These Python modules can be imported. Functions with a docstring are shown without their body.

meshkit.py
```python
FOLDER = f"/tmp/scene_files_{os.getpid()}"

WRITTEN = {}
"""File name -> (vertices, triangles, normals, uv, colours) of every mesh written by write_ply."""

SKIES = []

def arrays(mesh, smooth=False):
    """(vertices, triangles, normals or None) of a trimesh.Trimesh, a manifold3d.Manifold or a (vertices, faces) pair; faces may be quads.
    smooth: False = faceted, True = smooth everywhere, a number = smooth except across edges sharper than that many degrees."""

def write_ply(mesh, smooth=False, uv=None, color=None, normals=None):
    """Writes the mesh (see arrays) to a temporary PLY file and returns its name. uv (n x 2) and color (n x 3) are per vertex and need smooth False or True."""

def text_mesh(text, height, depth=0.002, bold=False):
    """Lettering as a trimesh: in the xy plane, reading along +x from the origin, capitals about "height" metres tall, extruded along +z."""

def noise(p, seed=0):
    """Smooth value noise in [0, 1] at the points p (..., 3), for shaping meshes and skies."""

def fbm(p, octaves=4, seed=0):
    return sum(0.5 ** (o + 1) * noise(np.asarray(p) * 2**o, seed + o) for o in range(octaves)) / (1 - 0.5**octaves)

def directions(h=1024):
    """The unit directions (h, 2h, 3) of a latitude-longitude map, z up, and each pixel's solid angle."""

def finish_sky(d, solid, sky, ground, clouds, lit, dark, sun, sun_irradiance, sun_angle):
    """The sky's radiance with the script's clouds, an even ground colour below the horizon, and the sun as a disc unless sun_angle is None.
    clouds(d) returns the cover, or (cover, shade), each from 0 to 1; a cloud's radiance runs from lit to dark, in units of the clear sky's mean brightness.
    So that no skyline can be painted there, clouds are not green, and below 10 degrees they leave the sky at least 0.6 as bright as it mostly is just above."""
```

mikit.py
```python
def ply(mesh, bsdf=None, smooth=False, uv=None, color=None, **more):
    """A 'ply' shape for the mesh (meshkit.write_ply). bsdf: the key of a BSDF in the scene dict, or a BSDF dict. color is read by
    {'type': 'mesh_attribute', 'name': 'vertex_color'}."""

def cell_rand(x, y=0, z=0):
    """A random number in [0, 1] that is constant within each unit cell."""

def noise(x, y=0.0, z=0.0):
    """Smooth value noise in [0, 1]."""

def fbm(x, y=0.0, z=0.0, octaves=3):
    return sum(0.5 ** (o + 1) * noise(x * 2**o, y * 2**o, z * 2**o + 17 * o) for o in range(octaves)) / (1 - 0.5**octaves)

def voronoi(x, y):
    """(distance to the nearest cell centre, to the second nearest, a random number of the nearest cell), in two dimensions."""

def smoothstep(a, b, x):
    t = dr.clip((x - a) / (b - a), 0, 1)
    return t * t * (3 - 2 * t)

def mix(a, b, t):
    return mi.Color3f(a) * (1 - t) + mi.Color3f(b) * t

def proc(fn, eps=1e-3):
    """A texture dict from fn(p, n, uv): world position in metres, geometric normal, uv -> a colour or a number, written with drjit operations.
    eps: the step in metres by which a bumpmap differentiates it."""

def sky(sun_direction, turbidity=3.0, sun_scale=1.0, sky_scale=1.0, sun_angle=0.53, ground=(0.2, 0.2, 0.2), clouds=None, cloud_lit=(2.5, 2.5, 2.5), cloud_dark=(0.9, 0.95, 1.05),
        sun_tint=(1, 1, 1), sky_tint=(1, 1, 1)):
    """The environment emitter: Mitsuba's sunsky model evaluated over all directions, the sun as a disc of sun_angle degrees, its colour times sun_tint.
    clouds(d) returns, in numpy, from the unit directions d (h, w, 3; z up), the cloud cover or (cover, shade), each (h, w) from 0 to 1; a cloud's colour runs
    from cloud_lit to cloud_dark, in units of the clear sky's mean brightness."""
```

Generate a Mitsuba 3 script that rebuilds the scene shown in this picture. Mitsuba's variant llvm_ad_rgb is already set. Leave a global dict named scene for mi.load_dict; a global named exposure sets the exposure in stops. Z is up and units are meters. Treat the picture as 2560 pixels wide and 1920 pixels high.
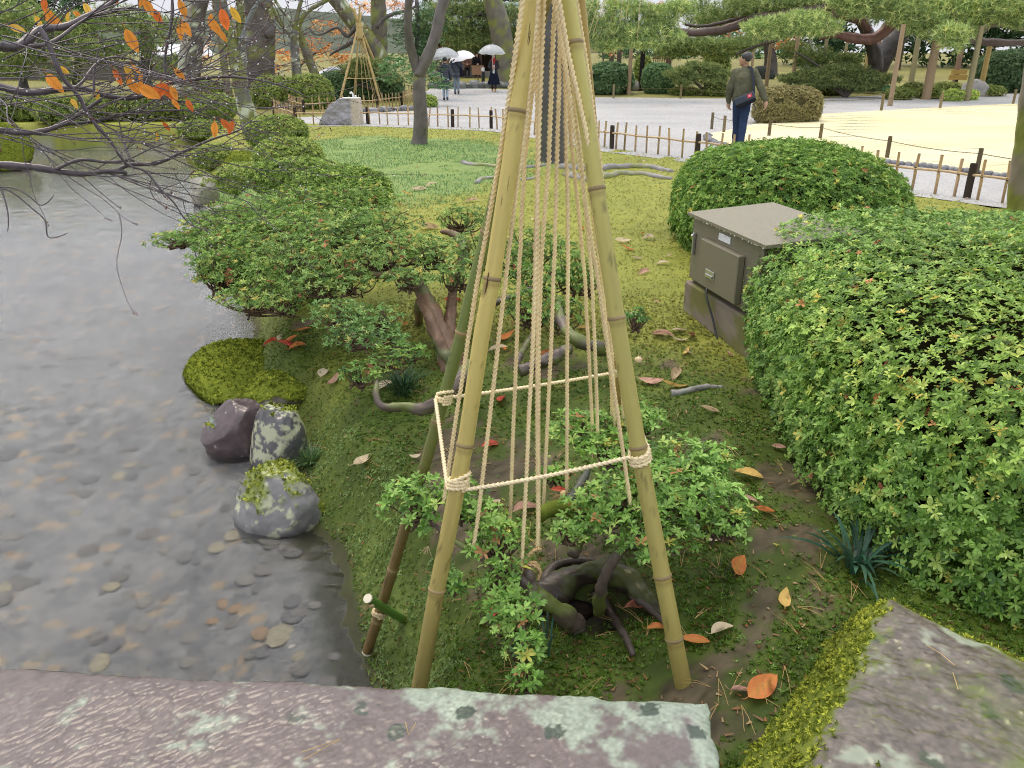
import math, random
import numpy as np, trimesh, shapely, manifold3d as m3
import drjit as dr, mitsuba as mi, mikit, meshkit
from shapely.geometry import Polygon, LineString, Point, box as sbox
scene, labels = {}, {}
random.seed(7)
RS = np.random.default_rng
# ---------------------------------------------------------------- camera, sky, exposure
PITCH, EYE, FOC, K = math.radians(22.4), np.array([0, 0, 1.7]), 1990.0, 2560 / 2212
T = mi.ScalarTransform4f
scene['camera'] = {'type': 'perspective', 'fov': 2 * math.degrees(math.atan(1280 / FOC)), 'fov_axis': 'x', 'near_clip': 0.05, 'far_clip': 3000.0,
                   'to_world': T().look_at(origin=EYE.tolist(), target=[0, math.cos(PITCH), 1.7 - math.sin(PITCH)], up=[0, 0, 1])}
scene['sky'] = mikit.sky((-0.25, 0.35, 0.9), turbidity=4, sun_scale=0.22, sun_angle=25, clouds=lambda d: (1.0 + 0 * d[..., 2], 1 - d[..., 2]), cloud_lit=(2.64, 2.67, 2.80), cloud_dark=(1.31, 1.33, 1.41))
exposure = 2.4
# ---------------------------------------------------------------- helpers
def ray(u, v):
    """direction (axial depth 1) through a point of the photograph, 2212 wide"""
    x, y = (u * K - 1280) / FOC, (v * K - 960) / FOC
    return np.array([x, math.cos(PITCH) - y * math.sin(PITCH), -math.sin(PITCH) - y * math.cos(PITCH)])
def G(u, v, z=0.0):
    d = ray(u, v); return EYE + d * ((z - EYE[2]) / d[2])
def D(u, v, t): return EYE + t * ray(u, v)
def Y(u, v, y):
    d = ray(u, v); return EYE + d * (y / d[1])
def nrm(a):
    a = np.asarray(a, float); return a / (np.linalg.norm(a, axis=-1, keepdims=True) + 1e-12)
def smst(a, b, x):
    t = np.clip((np.asarray(x, float) - a) / (b - a), 0, 1); return t * t * (3 - 2 * t)
NUM = {}
def key(name):
    n = NUM.get(name, 0); NUM[name] = n + 1
    return name if n == 0 else f'{name}_{n:03d}'
STEP, ATTR = .04, []
def paint(v, f, mat, smooth, c, **kw):
    """the colours go into the uv: u = red + a whole number for the blue share, v = green (such meshes render much faster than ones with a colour attribute)"""
    if c is None or mat not in CODED: return mikit.ply((v, f), mat, smooth=smooth, color=c, **kw)
    m = (c[:, 0] + c[:, 1]) / 2; q = c[:, 2] / np.maximum(m, 1e-4); i = np.clip(np.round(q / STEP), 0, 60)
    if (i[f] != i[f][:, :1]).any():
        qm = (q * m).sum() / m.sum(); sd = math.sqrt((((q - qm) ** 2) * m).sum() / m.sum())
        if sd > .13 and len(v) > 60: ATTR.append((len(v), mat)); return mikit.ply((v, f), mat + '_attribute', smooth=smooth, color=c, **kw)
        i = np.full(len(v), np.clip(round(qm / STEP), 0, 60))
    return mikit.ply((v, f), mat, smooth=smooth, uv=np.stack([i + np.clip(c[:, 0], .003, .95) * .98, c[:, 1]], 1), **kw)
def decode(p, n, uv):
    i = dr.floor(uv.x); r = (uv.x - i) / .98; return mi.Color3f(r, uv.y, i * (STEP / 2) * (r + uv.y))
def put(name, mesh, mat='matte', col=None, smooth=True, parent=None, jit=0.0, raw=False, **kw):
    """one entry of the scene; col: one colour or one per vertex; jit: random lightness per vertex"""
    k = name if raw else key((parent + '__' if parent else '') + name)
    if isinstance(mesh, tuple): v, f = np.asarray(mesh[0], float), np.asarray(mesh[1], int)
    else:
        if hasattr(mesh, 'to_mesh'):
            q = mesh.to_mesh(); mesh = trimesh.Trimesh(q.vert_properties[:, :3], q.tri_verts, process=False)
        v, f = np.array(mesh.vertices), np.array(mesh.faces)
    if f.shape[1] == 4: f = np.vstack([f[:, [0, 1, 2]], f[:, [0, 2, 3]]])
    c = None
    if col is not None:
        c = np.broadcast_to(np.asarray(col, float), (len(v), 3)).copy()
        if jit: c *= 1 + jit * (meshkit.fbm(v * 9, 3, 5)[:, None] - 0.5) * 2
        c = np.clip(c, 0.003, 0.95)
        if smooth not in (True, False):
            e = trimesh.graph.smooth_shade(trimesh.Trimesh(v, f, process=False), angle=np.radians(smooth), facet_minarea=None)
            from scipy.spatial import cKDTree
            c = c[cKDTree(v).query(np.array(e.vertices))[1]]; v, f, smooth = np.array(e.vertices), np.array(e.faces), True
    scene[k] = paint(v, f, mat, smooth, c, **kw)
    return k
def tag(k, label, cat=None, group=None, kind=None):
    d = labels.setdefault(k, {}); d['label'] = label
    if cat: d['category'] = cat
    if group: d['group'] = group
    if kind: d['kind'] = kind
    return k
def thing(name, label, cat, group=None):
    return tag(key(name), label, cat, group)
def cat(ms):
    v, f, n = [], [], 0
    for a, b in ms:
        v.append(a); f.append(np.asarray(b) + n); n += len(a)
    return np.vstack(v), np.vstack(f)
def frames(p):
    p = np.asarray(p, float); t = nrm(np.gradient(p, axis=0))
    ref = np.array([0, 0, 1.0]) if abs(t[0, 2]) < 0.9 else np.array([1.0, 0, 0])
    a = np.zeros_like(p); q = nrm(np.cross(t[0], ref))
    for i in range(len(p)):
        q = nrm(q - t[i] * (q @ t[i])); a[i] = q
    return t, a, np.cross(t, a)
def tube(p, r, n=8, lobes=0, twist=0.0, amp=0.0, cap=True, noise=0.0, seed=0):
    p = np.asarray(p, float); t, a, b = frames(p); r = np.broadcast_to(r, (len(p),))
    L = np.r_[0, np.cumsum(np.linalg.norm(np.diff(p, axis=0), axis=1))]
    th = np.arange(n) * 2 * np.pi / n; ang = th[None] + (twist * L)[:, None]
    rr = r[:, None] * (1 + amp * np.cos(lobes * th)[None] + 0 * ang)
    v = p[:, None] + rr[..., None] * (np.cos(ang)[..., None] * a[:, None] + np.sin(ang)[..., None] * b[:, None])
    v = v.reshape(-1, 3)
    if noise:
        c = np.repeat(p, n, 0); v = c + (v - c) * (1 + noise * (meshkit.fbm(v * (0.6 / r.max()), 3, seed)[:, None] - 0.5) * 2)
    i, j = np.meshgrid(np.arange(len(p) - 1), np.arange(n), indexing='ij')
    q = np.stack([i * n + j, i * n + (j + 1) % n, (i + 1) * n + (j + 1) % n, (i + 1) * n + j], -1).reshape(-1, 4)
    f = np.vstack([q[:, [0, 1, 2]], q[:, [0, 2, 3]]])
    if cap:
        m = len(v); v = np.vstack([v, p[:1], p[-1:]]); k = np.arange(n); e = (len(p) - 1) * n
        f = np.vstack([f, np.stack([(k + 1) % n, k, k * 0 + m], 1), np.stack([e + k, e + (k + 1) % n, k * 0 + m + 1], 1)])
    return v, f
def spline(pts, n, k=3):
    from scipy.interpolate import CubicSpline
    pts = np.asarray(pts, float); d = np.r_[0, np.cumsum(np.linalg.norm(np.diff(pts, axis=0), axis=1) ** 0.7)]
    return CubicSpline(d, pts)(np.linspace(0, d[-1], n)) if len(pts) > 2 else pts[0] + (pts[1] - pts[0]) * np.linspace(0, 1, n)[:, None]
def rope(p, r=0.0062, pitch=0.045, n=9):
    p = np.asarray(p, float); L = np.linalg.norm(np.diff(p, axis=0), axis=1).sum()
    m = max(4, int(L / pitch * 6)); s = np.r_[0, np.cumsum(np.linalg.norm(np.diff(p, axis=0), axis=1))]
    q = np.stack([np.interp(np.linspace(0, L, m), s, p[:, k]) for k in range(3)], 1)
    return tube(q, r, n, 3, 2 * np.pi / pitch, 0.28)
def rope_col(mesh, rng, base=(0.54, 0.38, 0.19)):
    v = mesh[0]; k = meshkit.fbm(v * 160, 2, 3)[:, None]; g = meshkit.fbm(v * 5, 2, 8)[:, None]
    return np.asarray(base) * (0.55 + 0.6 * k + 0.35 * g)
def box(cx, cy, cz, sx, sy, sz, rot=0.0, bev=0.0):
    if bev:
        h = np.array([sx, sy, sz]) / 2 - bev
        pts = [[sgx * (h[0] + (bev if k == 0 else 0)), sgy * (h[1] + (bev if k == 1 else 0)), sgz * (h[2] + (bev if k == 2 else 0))] for sgx in (-1, 1) for sgy in (-1, 1) for sgz in (-1, 1) for k in range(3)]
        m = trimesh.convex.convex_hull(np.array(pts))
        v, f = np.array(m.vertices), np.array(m.faces)
    else:
        m = trimesh.creation.box((sx, sy, sz)); v, f = np.array(m.vertices), np.array(m.faces)
    c, s = math.cos(rot), math.sin(rot)
    return v @ np.array([[c, s, 0], [-s, c, 0], [0, 0, 1]]) + [cx, cy, cz], f
def hull(pts):
    m = trimesh.convex.convex_hull(np.asarray(pts, float)); return np.array(m.vertices), np.array(m.faces)
ICO = {}
def ico(c, r, sub=3, amp=0.15, freq=2.0, seed=0, flat=None, power=2.0):
    if sub not in ICO: m = trimesh.creation.icosphere(sub); ICO[sub] = (np.array(m.vertices), np.array(m.faces))
    d, mf = ICO[sub]
    d0 = d * (np.abs(d) ** power).sum(1, keepdims=True) ** (-1 / power)
    k = 1 + amp * 2 * (meshkit.fbm(d * freq + seed * 7.3, 4, seed) - 0.5) if amp else np.ones(len(d))
    v = d0 * k[:, None] * np.asarray(r)
    return v + np.asarray(c), mf
def rotz(v, a, c=(0, 0, 0)):
    co, s = math.cos(a), math.sin(a); return (np.asarray(v) - c) @ np.array([[co, s, 0], [-s, co, 0], [0, 0, 1]]) + c
# ---------------------------------------------------------------- materials
VCOL = {'type': 'mesh_attribute', 'name': 'vertex_color'}
COD = mikit.proc(decode)
def plastic(rough, spec): return lambda t: {'type': 'twosided', 'b': {'type': 'principled', 'base_color': t, 'roughness': rough, 'specular': spec}}
CODED = {'matte': lambda t: {'type': 'twosided', 'b': {'type': 'diffuse', 'reflectance': t}}, 'semi': plastic(.45, .5), 'wet': plastic(.28, .6), 'leafy': lambda t: {'type': 'blendbsdf', 'weight': 0.55, 'a': {'type': 'principledthin', 'base_color': t, 'roughness': .5, 'diff_trans': 1.1, 'spec_trans': 0.0}, 'b': plastic(.36, .5)(t)}, 'metal': lambda t: {'type': 'twosided', 'b': {'type': 'principled', 'base_color': t, 'roughness': .3, 'metallic': .9}},
         'thinleaf': lambda t: {'type': 'principledthin', 'base_color': t, 'roughness': 0.5, 'diff_trans': 0.7, 'spec_trans': 0.0}, 'ground_mat': plastic(.65, .2), 'slab_mat': plastic(.30, .6)}
for _k, _f in CODED.items(): scene[_k] = _f(COD); scene[_k + '_attribute'] = _f(VCOL)
CODED['needle'] = None; scene['needle'] = scene['matte']; scene['needle_attribute'] = scene['matte_attribute']
# ---------------------------------------------------------------- ground, water, paths
ZW = -0.62
shore = [G(*q, ZW)[:2] for q in [(810, 1500), (782, 1400), (770, 1330), (760, 1240), (738, 1185), (700, 1150), (655, 1110), (648, 1060), (640, 1000), (628, 960), (560, 900), (520, 880), (535, 800), (545, 725), (525, 655), (500, 622), (478, 585), (455, 520), (462, 455), (455, 405), (432, 370), (405, 330), (372, 303), (330, 289), (200, 286), (0, 291), (-120, 300)]]
shore = [np.array([shore[0][0] + 0.06, 1.2]), np.array([shore[0][0] + 0.15, -4])][::-1] + shore + [np.array([-15.5, 16.0]), np.array([-9.5, 4.0]), np.array([-9, -4])]
WATER = Polygon(shore)
SH = np.array(shore + [shore[0]])
def shore_dist(x, y):
    """distance inland from the waterline, negative over the water"""
    p = np.stack([np.ravel(x), np.ravel(y)], 1); best = np.full(len(p), 1e9)
    for a, b in zip(SH[:-1], SH[1:]):
        ab = b - a; t = np.clip(((p - a) @ ab) / (ab @ ab), 0, 1); best = np.minimum(best, np.hypot(*(p - a - t[:, None] * ab).T))
    return (best * np.where(shapely.contains_xy(WATER, p[:, 0], p[:, 1]), -1, 1)).reshape(np.shape(x))
HOL = G(1290, 1330, -.2)[:2]
def H(x, y, bump=True):
    x, y = np.asarray(x, float), np.asarray(y, float); s = shore_dist(x, y)
    n = meshkit.fbm(np.stack([x * 1.1, y * 1.1, x * 0], -1), 4, 3) - 0.5
    s2 = s = s + 0.22 * n * smst(14, 6, y)
    far = smst(9, 16, y)
    inland = (0.40 + 0.1 * far) * smst(-0.02, 0.42 + 0.5 * far, s2) + (0.19 - 0.1 * far) * smst(0.2, 1.7, s2)
    bed = -0.26 * smst(-0.03, 0.9, -s)
    z = ZW + inland + bed
    z = z + 0.03 * smst(2, 4, s)
    if bump:
        k = np.stack([x * 5, y * 5, x * 0], -1)
        z = z + np.where(s > 0.02, smst(0.02, 0.5, s) * smst(30, 8, y) * ((0.06 + .09 * smst(.8, .1, s)) * (meshkit.fbm(k, 4, 9) - 0.5) + 0.07 * n), 0.02 * (meshkit.fbm(k * 2, 3, 1) - 0.5))
    z = z - .11 * np.exp(-((x - HOL[0]) / .19) ** 2 - ((y - HOL[1]) / .10) ** 2)
    flat = np.maximum(smst(-0.5, -0.05, path_in(x, y)), 0)
    z = z * (1 - flat) + 0.0 * flat
    return z + 0.033 * np.clip(y - 33, 0, 40) + 0.004 * np.clip(y - 73, 0, None)
FENCE = [(593, 252), (640, 270), (795, 268), (978, 275), (1061, 278), (1200, 299), (1321, 321), (1505, 345), (2088, 429), (2420, 478)]
FW = np.array([G(*q)[:2] for q in FENCE])
def path_in(x, y):
    """signed distance beyond the bamboo fence line (metres, positive on the path side)"""
    o = np.argsort(FW[1:, 0]); fx, fy = FW[1:][o, 0], FW[1:][o, 1]
    fx, fy = np.r_[-60, fx], np.r_[24.5, fy]
    return np.asarray(y) - np.interp(x, fx, fy)
def GT(u, v, off=0.0):
    z = 0.0
    for _ in range(12):
        p = G(u, v, z + off); z = 0.5 * z + 0.5 * float(H(p[0:1], p[1:2], False)[0])
    return p
def gz(x, y): return float(H(np.array([x]), np.array([y]))[0])
rows = np.r_[np.linspace(-4, 1.1, 14), np.arange(1.2, 2.6, 0.02)]
while rows[-1] < 62: rows = np.append(rows, rows[-1] * 1.0085)
while rows[-1] < 900: rows = np.append(rows, rows[-1] * 1.12)
cols = np.linspace(-1.1, 1.1, 430)
gy, gt = np.meshgrid(rows, cols, indexing='ij'); gx = gt * (np.maximum(gy, -1) + 2.4)
gzv = H(gx, gy)
nr, nc = gx.shape
i, j = np.meshgrid(np.arange(nr - 1), np.arange(nc - 1), indexing='ij'); a = i * nc + j
quad = np.stack([a, a + 1, a + nc + 1, a + nc], -1).reshape(-1, 4)
GROW, GCOL = rows, cols
H0 = H
def H(x, y, bump=True):
    """height of the ground mesh itself"""
    x, y = np.asarray(x, float), np.asarray(y, float); i = np.clip(np.searchsorted(GROW, y) - 1, 0, len(GROW) - 2); t = np.clip((y - GROW[i]) / (GROW[i + 1] - GROW[i]), 0, 1)
    c = np.clip((x / (np.maximum(y, -1) + 2.4) - GCOL[0]) / (GCOL[1] - GCOL[0]), 0, len(GCOL) - 1.001); j = c.astype(int); s = c - j
    return (gzv[i, j] * (1 - s) + gzv[i, j + 1] * s) * (1 - t) + (gzv[i + 1, j] * (1 - s) + gzv[i + 1, j + 1] * s) * t
GC = G(790, 350)
def frac(a): return a - np.floor(a)
def hsh(i, j, k=0): return frac(np.sin(i * 127.1 + j * 311.7 + k * 74.7) * 43758.5453)
def npvor(x, y):
    """distance to the nearest cell centre, to the second nearest, and the nearest cell's random number"""
    d1, d2, w = np.full(np.shape(x), 9.), np.full(np.shape(x), 9.), np.zeros(np.shape(x))
    for a in (-1, 0, 1):
        for b in (-1, 0, 1):
            cx, cy = np.floor(x) + a, np.floor(y) + b; d = np.hypot(cx + hsh(cx, cy, 1) - x, cy + hsh(cx, cy, 2) - y)
            d2 = np.where(d < d1, d1, np.minimum(d2, d)); w = np.where(d < d1, hsh(cx, cy, 3), w); d1 = np.minimum(d1, d)
    return d1, d2, w
def fb(x, y, fr, o=3, seed=0): return meshkit.fbm(np.stack([x * fr, y * fr, np.zeros_like(x)], -1), o, seed)
def mixc(a, b, t):
    t = np.asarray(t)[..., None]; return np.asarray(a, float) * (1 - t) + np.asarray(b, float) * t
def bright_t(x, y): return smst(3.6, 6.4, y + 2.8 * (fb(x, y, 1.3, 3, 6) - .5) + .35 * x)
def ground_col(x, y, z):
    f1, f2, f3, f4 = fb(x, y, 1.3, 4, 31), fb(x, y, 9, 4, 32), fb(x, y, 34, 2, 33), fb(x, y, 3.1, 4, 34); s = shore_dist(x, y)
    soil = mixc((.022, .016, .010), (.13, .098, .066), np.clip(f2 * .5 + f3 * 1.1 - .3, 0, 1)); dark = mixc((.024, .042, .006), (.095, .14, .020), np.clip(f2 + .4 * f3 - .2, 0, 1)); bright = mixc((.125, .15, .022), (.30, .305, .055), np.clip(f2 * .6 + f1 * .5 + f3 * .2 - .15, 0, 1))
    bf = bright_t(x, y); moss = mixc(dark, bright, bf); sm = smst(.59, .70, f4 + (f2 - .5) * .45 - bf * .30 - .3 * smst(.5, .1, s)); c = mixc(moss, soil, sm * .9)
    bank = smst(-.28, -.48, z) * (z > ZW); c = mixc(c, mixc((.05, .08, .015), (.17, .22, .06), f2), bank * .5); c = mixc(c, (.022, .017, .013), .9 * np.exp(-((x - HOL[0]) / .20) ** 2 - ((y - HOL[1]) / .11) ** 2))  # last mix paints the shade of the dug recess into the soil
    wet = smst(ZW + .06, ZW + .01, z) * (y < 12); c = mixc(c, (.035, .03, .02), wet * .8)
    c = mixc(c, mixc((.13, .115, .04), (.23, .225, .065), fb(x, y, .5, 3, 35)), smst(24, 27, y)); e = ((x - GC[0] + .3) / 3.3) ** 2 + ((y - GC[1]) / 4.6) ** 2
    c = mixc(c, mixc((.11, .19, .05), (.20, .29, .09), f2), smst(1.15, .8, e + (f1 - .5) * .9) * .85)
    d, d2, w = npvor(x * 15, y * 19); peb = mixc(mixc((.17, .17, .167), (.295, .288, .265), w), (.42, .31, .18), smst(.92, .95, w)) * (0.75 + 0.25 * smst(.02, .14, d2 - d))[..., None]; peb = mixc((.235, .233, .225), peb, .45 + .6 * fb(x, y, .8, 2, 4)) * (.75 + .5 * fb(x, y, 2.2, 3, 5))[..., None] * [.95, .98, 1.03]
    return mixc(c, peb, smst(ZW - .005, ZW - .04, z))
gcol = ground_col(gx.ravel(), gy.ravel(), gzv.ravel())
put('ground', (np.stack([gx, gy, gzv + .012 * (fb(gx, gy, 26, 3, 8) - .5) * smst(14, 4, gy)], -1).reshape(-1, 3), quad), 'ground_mat', gcol, True)
tag('ground', 'mossy garden ground sloping down to the pond', 'ground', kind='structure')
# water
scene['water_mat'] = {'type': 'roughdielectric', 'alpha': 0.035, 'int_ior': 1.33, 'ext_ior': 1.0}
wp = WATER.buffer(0.5); rg0 = RS(6)
def sheet(poly, zf, off, step=0.5, grow=1.06):
    """a sheet over the terrain, cut in strips so that it follows it"""
    x0, y0, x1, y1 = poly.bounds; ys = [y0]
    while ys[-1] < y1: ys.append(ys[-1] + step); step *= grow
    ms = []
    for ya, yb in zip(ys[:-1], ys[1:]):
        xs = np.arange(math.floor(x0 / (2 * (yb - ya))) * 2 * (yb - ya), x1, 2 * (yb - ya))
        for xa in xs:
            g = poly.intersection(sbox(xa, ya, xa + 2 * (yb - ya), yb))
            for q in getattr(g, 'geoms', [g]):
                if q.geom_type == 'Polygon' and q.area > 1e-6:
                    v, f = trimesh.creation.triangulate_polygon(q, engine='earcut'); ms.append((np.c_[v, np.zeros(len(v))], f))
    v, f = cat(ms); v[:, 2] = zf(v[:, 0], v[:, 1]) + off
    n = np.cross(v[f[:, 1]] - v[f[:, 0]], v[f[:, 2]] - v[f[:, 0]])[:, 2]
    f = np.where((n < 0)[:, None], f[:, ::-1], f); keep = np.abs(n) > 1e-9
    return v, f[keep]
wr_ = np.r_[np.arange(-4, 1.2, .4), np.arange(1.2, 2.4, .014)]
while wr_[-1] < 30: wr_ = np.append(wr_, wr_[-1] * 1.0065)
wy, wt = np.meshgrid(wr_, np.linspace(-1.0, .12, 300), indexing='ij'); wx = wt * (np.maximum(wy, -1) + 2.4); far_ = 1 + .10 * np.clip(wy - 3, 0, 30)
warp = fb(wx, wy, 1.7, 3, 71) * 2.2; wv = .0042 * (fb(wx + warp * .3, wy * 1.7, 4.2, 3, 72) - .5) * far_ ** .6 + .0044 * (meshkit.noise(np.stack([(wx + .4 * wy) * 11 + warp, wy * 22, wx * 0], -1), 73) - .5) + 0.0030 * (meshkit.noise(np.stack([(wx - .3 * wy) * 24, wy * 44 + warp, wx * 0], -1), 74) - .5)
for k_ in range(260):
    rx, ry = rg0.uniform(-7, -.3), 1.6 + 8 * rg0.random() ** 1.5; m_ = (np.abs(wx - rx) < .3) & (np.abs(wy - ry) < .3); d_ = np.hypot(wx[m_] - rx, wy[m_] - ry); r0_ = rg0.uniform(.01, .13); wv[m_] += 0.0030 * np.sin((d_ - r0_) * 150) * np.exp(-((d_ - r0_) / .032) ** 2)
a_, b_ = wx.shape; i, j = np.meshgrid(np.arange(a_ - 1), np.arange(b_ - 1), indexing='ij'); q_ = (i * b_ + j).ravel(); qs = np.stack([q_, q_ + 1, q_ + b_ + 1, q_ + b_], 1); ins = shapely.contains_xy(wp, wx.ravel(), wy.ravel()); qs = qs[ins[qs].any(1)]
used = np.unique(qs); ren = np.zeros(a_ * b_, int); ren[used] = np.arange(len(used)); WV = np.stack([wx, wy, ZW + wv], -1).reshape(-1, 3)
put('water', (WV[used], ren[qs]), 'water_mat', smooth=True)
tag('water', 'shallow rain-pocked garden pond with a pebble bed', 'water', kind='structure')
rg = RS(5); ms = []
for _ in range(420):
    y = 1.4 + 5.5 * rg.random() ** 1.4; x = rg.uniform(-0.8 * y - .8, -.2)
    if not shapely.contains_xy(WATER.buffer(-.08), x, y): continue
    s = rg.uniform(.018, .055) * (1 if rg.random() < .9 else 1.5); zb = gz(x, y)
    v, f = ico((0, 0, 0), (s * rg.uniform(.8, 1.4), s, s * .25), 1, .25, 1.5, int(rg.integers(99)))
    ms.append((rotz(v, rg.uniform(0, 6.3)) + [x, y, zb + s * .12], f, [(.165, .165, .165), (.19, .185, .175), (.23, .222, .195), (.33, .30, .22), (.31, .22, .14)][rg.choice(5, p=[.2, .3, .3, .14, .06])]))
put('pebbles', cat([(a, b) for a, b, c in ms]), 'matte', np.vstack([np.tile(c, (len(a), 1)) for a, b, c in ms]))
tag('pebbles', 'loose pebbles on the bed of the pond', 'pebbles', kind='stuff')
# gravel path and dry lawn
GRAV = [(590, 256), (640, 274), (795, 273), (978, 280), (1061, 284), (1200, 306), (1321, 330), (1505, 354), (2088, 439), (2500, 500), (2700, 232), (2212, 199), (1950, 204), (1750, 214), (1560, 213), (1270, 210), (1190, 206), (1140, 196), (1090, 193), (1000, 190.5), (930, 192), (903, 205), (912, 216), (928, 226), (905, 240), (850, 241), (780, 247), (700, 252), (630, 254)]
gp = Polygon([GT(*q)[:2] for q in GRAV]).buffer(0.01)
fz = lambda x, y: H(x, y, True)
def gravel_fn(p, n, uv):
    g = mikit.noise(p.x * 30, p.y * 30); f = mikit.noise(p.x * .7, p.y * 1.1)
    return mikit.mix((.245, .247, .25), (.40, .40, .395), f * .45 + g * .6)
scene['gravel_mat'] = {'type': 'principled', 'base_color': mikit.proc(gravel_fn), 'roughness': .6, 'specular': .4}
put('gravel_path', sheet(gp, fz, 0.005, .4), 'gravel_mat')
tag('gravel_path', 'wet light grey gravel path through the garden', 'path', kind='structure')
LAWN = [(1528, 300), (1535, 290), (1570, 284), (1640, 268), (1700, 258), (1755, 249), (1900, 240.5), (2060, 232), (2212, 224.5), (2700, 205), (2600, 440), (2212, 391), (2080, 372), (1925, 352), (1800, 340), (1650, 330), (1600, 326), (1550, 314)]
lp = Polygon([GT(*q)[:2] for q in LAWN]).buffer(.3).buffer(-.3)
def lawn_fn(p, n, uv): return mikit.mix((.60, .54, .33), (.80, .75, .52), mikit.noise(p.x * .5, p.y * 1.2) * .65 + mikit.noise(p.x * 22, p.y * 12) * .35)
scene['lawn_mat'] = {'type': 'diffuse', 'reflectance': mikit.proc(lawn_fn)}
lawn_z = lambda x, y: H(x, y, False) + 0.02 + .10 * smst(0, 3, shapely.distance(shapely.points(x, y), lp.exterior))
put('dry_lawn', sheet(lp, lawn_z, 0.009, .4), 'lawn_mat')
tag('dry_lawn', 'pale yellow winter lawn beyond the bamboo fence', 'lawn', kind='structure')
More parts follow.
